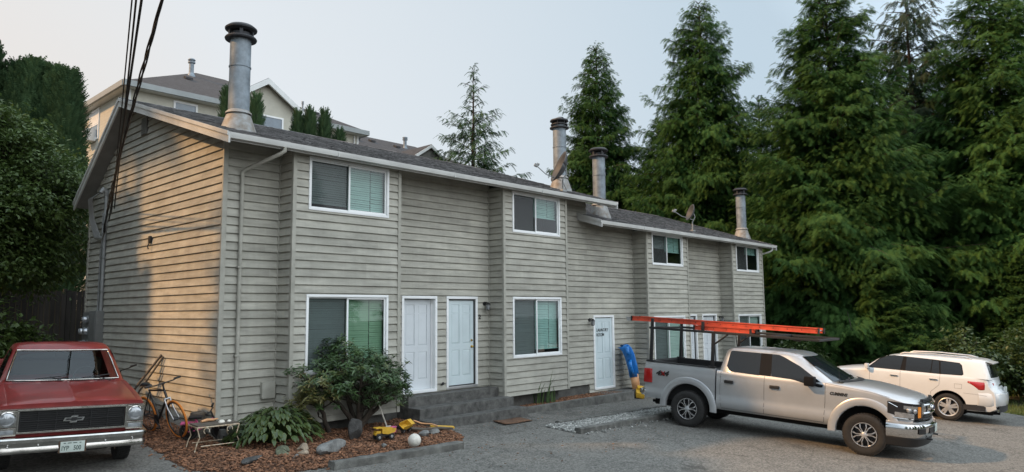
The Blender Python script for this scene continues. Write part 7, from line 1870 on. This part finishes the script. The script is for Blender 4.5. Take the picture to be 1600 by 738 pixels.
# rhododendron with a twisted many stemmed trunk
def rhodo(loc, label):
    t = thing('rhododendron', label, 'shrub', loc); r = random.Random(41); wood = MB(); ends = []
    stems = [((0, 0, 0), (-.55, -.1, .75), (-1.05, -.15, .95)), ((0, 0, 0), (-.22, .08, .75), (-.38, .05, 1.35)), ((0, 0, 0), (.10, -.06, .70), (.12, 0, 1.38)), ((0, 0, 0), (.40, -.04, .55), (.75, -.1, 1.05)), ((0, 0, 0), (.55, .08, .38), (1.05, .1, .75)), ((.0, .0, .0), (-.10, -.2, .6), (-.2, -.35, 1.1)), ((0, 0, 0), (.3, .2, .7), (.5, .25, 1.2)), ((-.55, .1, -.05), (-.80, 0, .45), (-1.0, -.05, .85))]
    for a, b, c in stems:
        a, b, c = Vector(a), Vector(b), Vector(c); p = []
        for u in lin(0, 1, 9):
            q = a * (1 - u) ** 2 + b * 2 * u * (1 - u) + c * u * u; p.append(q + Vector((r.uniform(-.035, .035), r.uniform(-.035, .035), r.uniform(-.02, .02))) * min(1, u * 3))
        wood.tube(p, [.055 * (1 - .62 * u) for u in lin(0, 1, 9)], 8)
        for k in range(9):
            s = p[r.randrange(3, 9)]; e = s + Vector((r.uniform(-.42, .42), r.uniform(-.38, .38), r.uniform(.08, .42))); m_ = (s + e) / 2 + Vector((r.uniform(-.08, .08), r.uniform(-.08, .08), r.uniform(-.06, .04)))
            wood.tube([s, m_, e], [.018, .013, .008], 5); ends.append(e)
            for q in range(3):
                e2 = e + Vector((r.uniform(-.22, .22), r.uniform(-.22, .22), r.uniform(.0, .20))); wood.tube([m_, e2], [.008, .004], 4); ends.append(e2)
    # crown tips: an uneven dome, open below
    for k in range(300):
        a = r.uniform(0, 6.28); f = math.sqrt(r.random()); x, y = -.10 + 1.28 * f * math.cos(a), .85 * f * math.sin(a); top = 1.60 - .60 * f * f - .05 * (x + .2) ** 2 + (.16 if -.6 < x < -.1 else 0)
        ends.append(Vector((x - .02, y, top - r.random() ** 1.5 * .62)))
    for k in range(26): ends.append(Vector((-1.0 + r.uniform(-.28, .25), r.uniform(-.35, .35), .78 + r.uniform(-.28, .28))))
    for k in range(22): ends.append(Vector((1.0 + r.uniform(-.25, .25), r.uniform(-.35, .35), .72 + r.uniform(-.32, .32))))
    lf = np.array([[(0, 0, 0), (.30, -.125, .012), (.55, -.135, .0)], [(0, 0, 0), (.55, -.135, 0), (1, 0, -.05)], [(0, 0, 0), (1, 0, -.05), (.55, .135, 0)], [(0, 0, 0), (.55, .135, 0), (.30, .125, .012)]], float)
    B, D, S, L, rn, tp = [], [], [], [], [], []
    for e in ends:
        n = r.randint(9, 13); up = Vector((e.x * .35 + r.uniform(-.3, .3), e.y * .35 - .10 + r.uniform(-.3, .3), 1)).normalized(); ax = up.cross(Vector((1, .3, 0))).normalized(); ay = up.cross(ax); tone = r.random() * .6; yellowed = 1 if (e.x < -.85 and e.z < 1.1 and r.random() < .6) else (.35 if r.random() < .12 else 0)  # share of yellow tip colour, strongest in low rosettes at the left end
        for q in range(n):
            a = q * 2.39996; o = ax * math.cos(a) + ay * math.sin(a); d = o + up * (r.uniform(-.25, .55) if q > 3 else r.uniform(.5, 1.1)); B.append(e + up * (.012 * q - .04)); D.append(d); S.append(up.cross(o)); L.append(r.uniform(.085, .15)); rn.append(min(1, tone + r.random() * .4)); tp.append(yellowed * r.uniform(.3, 1))
    V, k = place_fronds(lf, [tuple(b) for b in B], [tuple(q) for q in D], [tuple(q) for q in S], L, curve=.12)
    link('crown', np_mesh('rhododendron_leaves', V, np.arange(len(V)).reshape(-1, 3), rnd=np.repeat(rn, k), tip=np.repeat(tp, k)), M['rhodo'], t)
    wood.build('trunk', M['bark'], t, smooth=60)
rhodo((2.45, -.74, -.50), 'rounded rhododendron bush with twisted bare stems in front of the first bay window')
# rocks round the bed
stone('large pale grey angular rock on the mulch in front of the rhododendron', (1.15, -1.86, -.50), (.42, .17, .13), 'rock', 3)
stone('tall brown rock standing upright at the foot of the rhododendron', (2.02, -1.30, -.36), (.17, .12, .25), 'rock_dark', 8)
stone('mossy grey lumpy rock at the left of the rock group', (.30, -1.72, -.53), (.15, .11, .10), 'rock_moss', 12)
stone('mossy rock behind the others in the rock group', (.46, -1.50, -.50), (.15, .12, .10), 'rock_moss', 14)
stone('rounded tan rock at the front of the rock group', (.64, -1.80, -.54), (.10, .08, .07), 'rock_tan', 21)
stone('pinkish tan rock at the right of the rock group', (.80, -1.55, -.51), (.13, .09, .09), 'rock_tan', 23)
stone('small round grey rock in front of the mossy rocks', (.42, -1.98, -.55), (.08, .07, .07), 'rock', 27)
stone('flat dark rock at the front edge of the mulch, left of the rock group', (-.22, -1.75, -.52), (.28, .11, .07), 'rock_dark', 31)
stone('small pale rock beside the white ball', (2.05, -2.12, -.57), (.06, .05, .04), 'rock', 35)
stone('grey rock between the yellow toys and the wooden sticks', (3.28, -1.78, -.56), (.15, .09, .07), 'rock', 37)
stone('second grey rock under the end of the wooden sticks', (3.58, -1.72, -.57), (.13, .09, .07), 'rock', 39)
# ball
mb = MB(); mb.lathe([(.118 * math.cos(a), .118 * math.sin(a)) for a in lin(-math.pi / 2, math.pi / 2, 20)], 32); o = mb.build('ball', M['ballwhite'], smooth=70); o.location = (2.46, -2.46, -.50); tag(o, 'dirty white ball resting on the mulch behind the kerb', 'ball')
# toy dump trucks
def dumper(label, loc, rz, tilt=0.0, s=1.0):
    t = thing('toy_truck', label, 'toy truck', loc, rot=(tilt, 0, rz)); t.scale = (s, s, s)
    mb = MB(); mb.bbox(-.24, .24, -.075, .075, .075, .125, .012); mb.bbox(.10, .25, -.09, .09, .11, .16, .012); mb.build('chassis', M['rackblack'], t, smooth=40)
    mb = MB(); mb.bbox(.13, .25, -.085, .085, .16, .225, .015); mb.bbox(.19, .27, -.08, .08, .125, .18, .012); mb.build('cab', M['yellow'], t, smooth=40)
    mb = MB(); a = [(-.25, .17), (-.05, .13), (.10, .16), (.10, .28), (.26, .285), (.26, .30), (.08, .30), (-.27, .26)]
    for y in (-.105, .095): mb.prism([(x, y, z) for x, z in a], (0, .01, 0))
    for (p, q) in zip(a[:4], a[1:4]): mb.add([(p[0], -.104, p[1]), (q[0], -.104, q[1]), (q[0], .104, q[1]), (p[0], .104, p[1])], [(0, 1, 2, 3)])
    mb.box(.08, .27, -.104, .104, .288, .302); mb.build('dump_bed', M['yellow'], t, smooth=30)
    for x in (-.15, -.02, .18):
        for sd in (-1, 1):
            if x == -.02: continue
            mb = MB(); mb.lathe([(.0, -.03), (.035, -.032), (.06, -.035), (.075, -.028), (.075, .028), (.06, .035), (.035, .032), (0, .03)], 20, (x, sd * .095, .075), 'Y'); w = mb.build('wheel', M['rubber'], t, smooth=40)
            mb = MB(); mb.lathe([(0, sd * .037), (.03, sd * .036), (.036, sd * .030)], 14, (x, sd * .095, .075), 'Y'); mb.build('hub_cap', M['alu'], w, smooth=40)
    return t
dumper('yellow and black toy dump truck standing on the mulch under the rhododendron', (2.36, -1.72, -.55), R(168), s=.74)
dumper('second yellow toy truck tipped over beside the wooden sticks', (3.02, -1.42, -.50), R(20), R(38), s=.66)
for (a, b, r0, lb, m_) in (((3.25, -1.35, -.50), (4.0, -1.78, -.55), .034, 'thick grey stick lying near the foot of the steps', 'wood_grey'), ((3.45, -1.22, -.38), (3.75, -1.62, -.49), .018, 'short pale branch with an upturned end on top of the other sticks', 'tan')):
    mb = MB(); a = Vector(a); b = Vector(b); mb.tube([a, a.lerp(b, .35) + Vector((.02, .03, -.03)), a.lerp(b, .7) + Vector((0, -.02, .01)), b], [r0 * .8, r0, r0 * .9, r0 * .6], 8); tag(mb.build('stick', M[m_], smooth=60), lb, 'stick')
mb = MB(); mb.obox((3.88, -1.60, -.52), (.20, -.13, -.02), (.035, .055, 0), (0, 0, .018)); tag(mb.build('toy_plank', M['yellow'], bevel=.006), 'flat yellow toy piece lying across the sticks', 'toy')
mb = MB(); mb.tube([(3.02, -.95, -.52), (2.86, -.82, .05)], .014, 7); mb.obox((3.03, -.96, -.52), (.06, 0, 0), (0, .01, 0), (0, 0, .06)); tag(mb.build('garden_tool', M['shell'], smooth=50), 'pale thin handled garden tool standing in the mulch right of the rhododendron', 'tool')
mb = MB(); mb.tube([(2.74, -1.28, -.47), (2.80, -1.36, -.43), (2.95, -1.30, -.45)], .03, 8); mb.bbox(2.72, 2.86, -1.44, -1.34, -.52, -.44, .02); tag(mb.build('broken_toy', M['pink'], smooth=50), 'small faded pink toy lying left of the tipped yellow truck', 'toy')
# iris-like plant in the narrow bed
t = thing('iris_plant', 'clump of upright sword leaves in the narrow planting bed', 'plant', (8.35, -.42, -.60)); r = random.Random(9); mb = MB(); at = []
for k in range(26):
    a = r.uniform(0, 6.28); L = r.uniform(.40, .95); ca, sa = math.cos(a), math.sin(a); ln = r.uniform(.12, .55); w = .014; b0 = Vector((r.uniform(-.30, .40), r.uniform(-.12, .10), 0)); sd = Vector((-sa, ca, 0)); rows = []
    for u in lin(0, 1, 6): c = b0 + Vector((ca * ln * L * u * u, sa * ln * L * u * u, L * (u - .25 * ln * u * u))); ww = w * (1 - u ** 2.2) + .001; rows.append([c - sd * ww, c + sd * ww])
    mb.grid(rows); at += [r.random()] * (len(mb.f) - len(at))
mb.build('leaves', M['iris'], t, smooth=60, attr=at)
# folded plastic slide leaning in the corner
def slide():
    t = thing('toy_slide', 'blue and tan plastic toddler slide standing on end against the wall', 'slide', (12.72, -.46, -.775), rot=(R(-9), R(-7), R(28)))
    def chan(zs, half, rim, m_, nm):
        mb = MB(); P = []
        for z, y, h in zs: P.append([(-h - .035, y + rim * .9, z), (-h - .02, y - rim * .25, z), (-h, y - rim * .2, z), (-h + .02, y + .02, z), (0, y + .03, z), (h - .02, y + .02, z), (h, y - rim * .2, z), (h + .02, y - rim * .25, z), (h + .035, y + rim * .9, z)])
        mb.grid(P); o = mb.build(nm, M[m_], t, smooth=45); q = o.modifiers.new('t', 'SOLIDIFY'); q.thickness = .02; q.offset = 0; return o
    chan([(.0, -.02, .17), (.1, -.02, .17), (.35, -.05, .18), (.62, -.06, .19)], .2, .16, 'tan', 'lower_chute')
    chan([(.60, -.07, .195), (.9, -.07, .20), (1.2, -.05, .20), (1.40, -.0, .19), (1.50, .06, .17), (1.53, .12, .15)], .2, .20, 'blue', 'upper_chute')
    def arm(pts, w):
        mb = MB(); a = [Vector(p) for p in pts]; mb.grid([[p + Vector((0, -.05, 0)), p + Vector((0, .05, 0))] for p in a]); o = mb.build('side_rail', M['blue'], t, smooth=50); q = o.modifiers.new('t', 'SOLIDIFY'); q.thickness = w; q.offset = 0
    arm([(-.20, .0, 1.50), (-.30, 0, 1.50), (-.38, 0, 1.46), (-.41, 0, 1.38), (-.40, 0, 1.30)], .06); arm([(-.22, 0, 1.10), (-.34, 0, 1.04), (-.37, 0, .96), (-.32, 0, .82), (-.24, 0, .66)], .06)
slide()
# yellow plastic toy by the wall
t = thing('yellow_toy', 'squat yellow plastic toy lying on the walkway at the foot of the slide', 'toy', (12.35, -.75, -.78), rot=(R(10), R(-12), R(35)))
mb = MB(); mb.bbox(-.22, .20, -.13, .13, .03, .20, .06); mb.bbox(.06, .30, -.10, .10, .12, .27, .05); mb.build('body', M['yellow'], t, smooth=60)
mb = MB(); mb.tube([(-.16, 0, .20), (-.06, 0, .27), (.06, 0, .25)], .022, 8); mb.build('handle', M['rackblack'], t, smooth=60)
mb = MB(); mb.tube([(12.0, -.30, -.75), (12.1, -.5, -.765), (12.0, -.62, -.77), (12.2, -.70, -.77), (12.3, -.6, -.765)], .012, 6); tag(mb.build('garden_hose', M['rackblack'], smooth=60), 'short loop of black hose beside the yellow toy', 'hose')
# fallen leaves and cones scattered on the asphalt near the bed
def pf(r):
    x, y = r.uniform(-1, 9), r.uniform(-4.5, -1.2)
    if inbed(x, y): return None
    return (x, y, g(x, y) + .006 + (.024 if x > 4.4 and y > -2.1 else 0))
tag(link('leaf_litter', scatter_boxes(260, pf, (.02, .05), random.Random(77), flat=.12), M['chip']), kind='stuff')
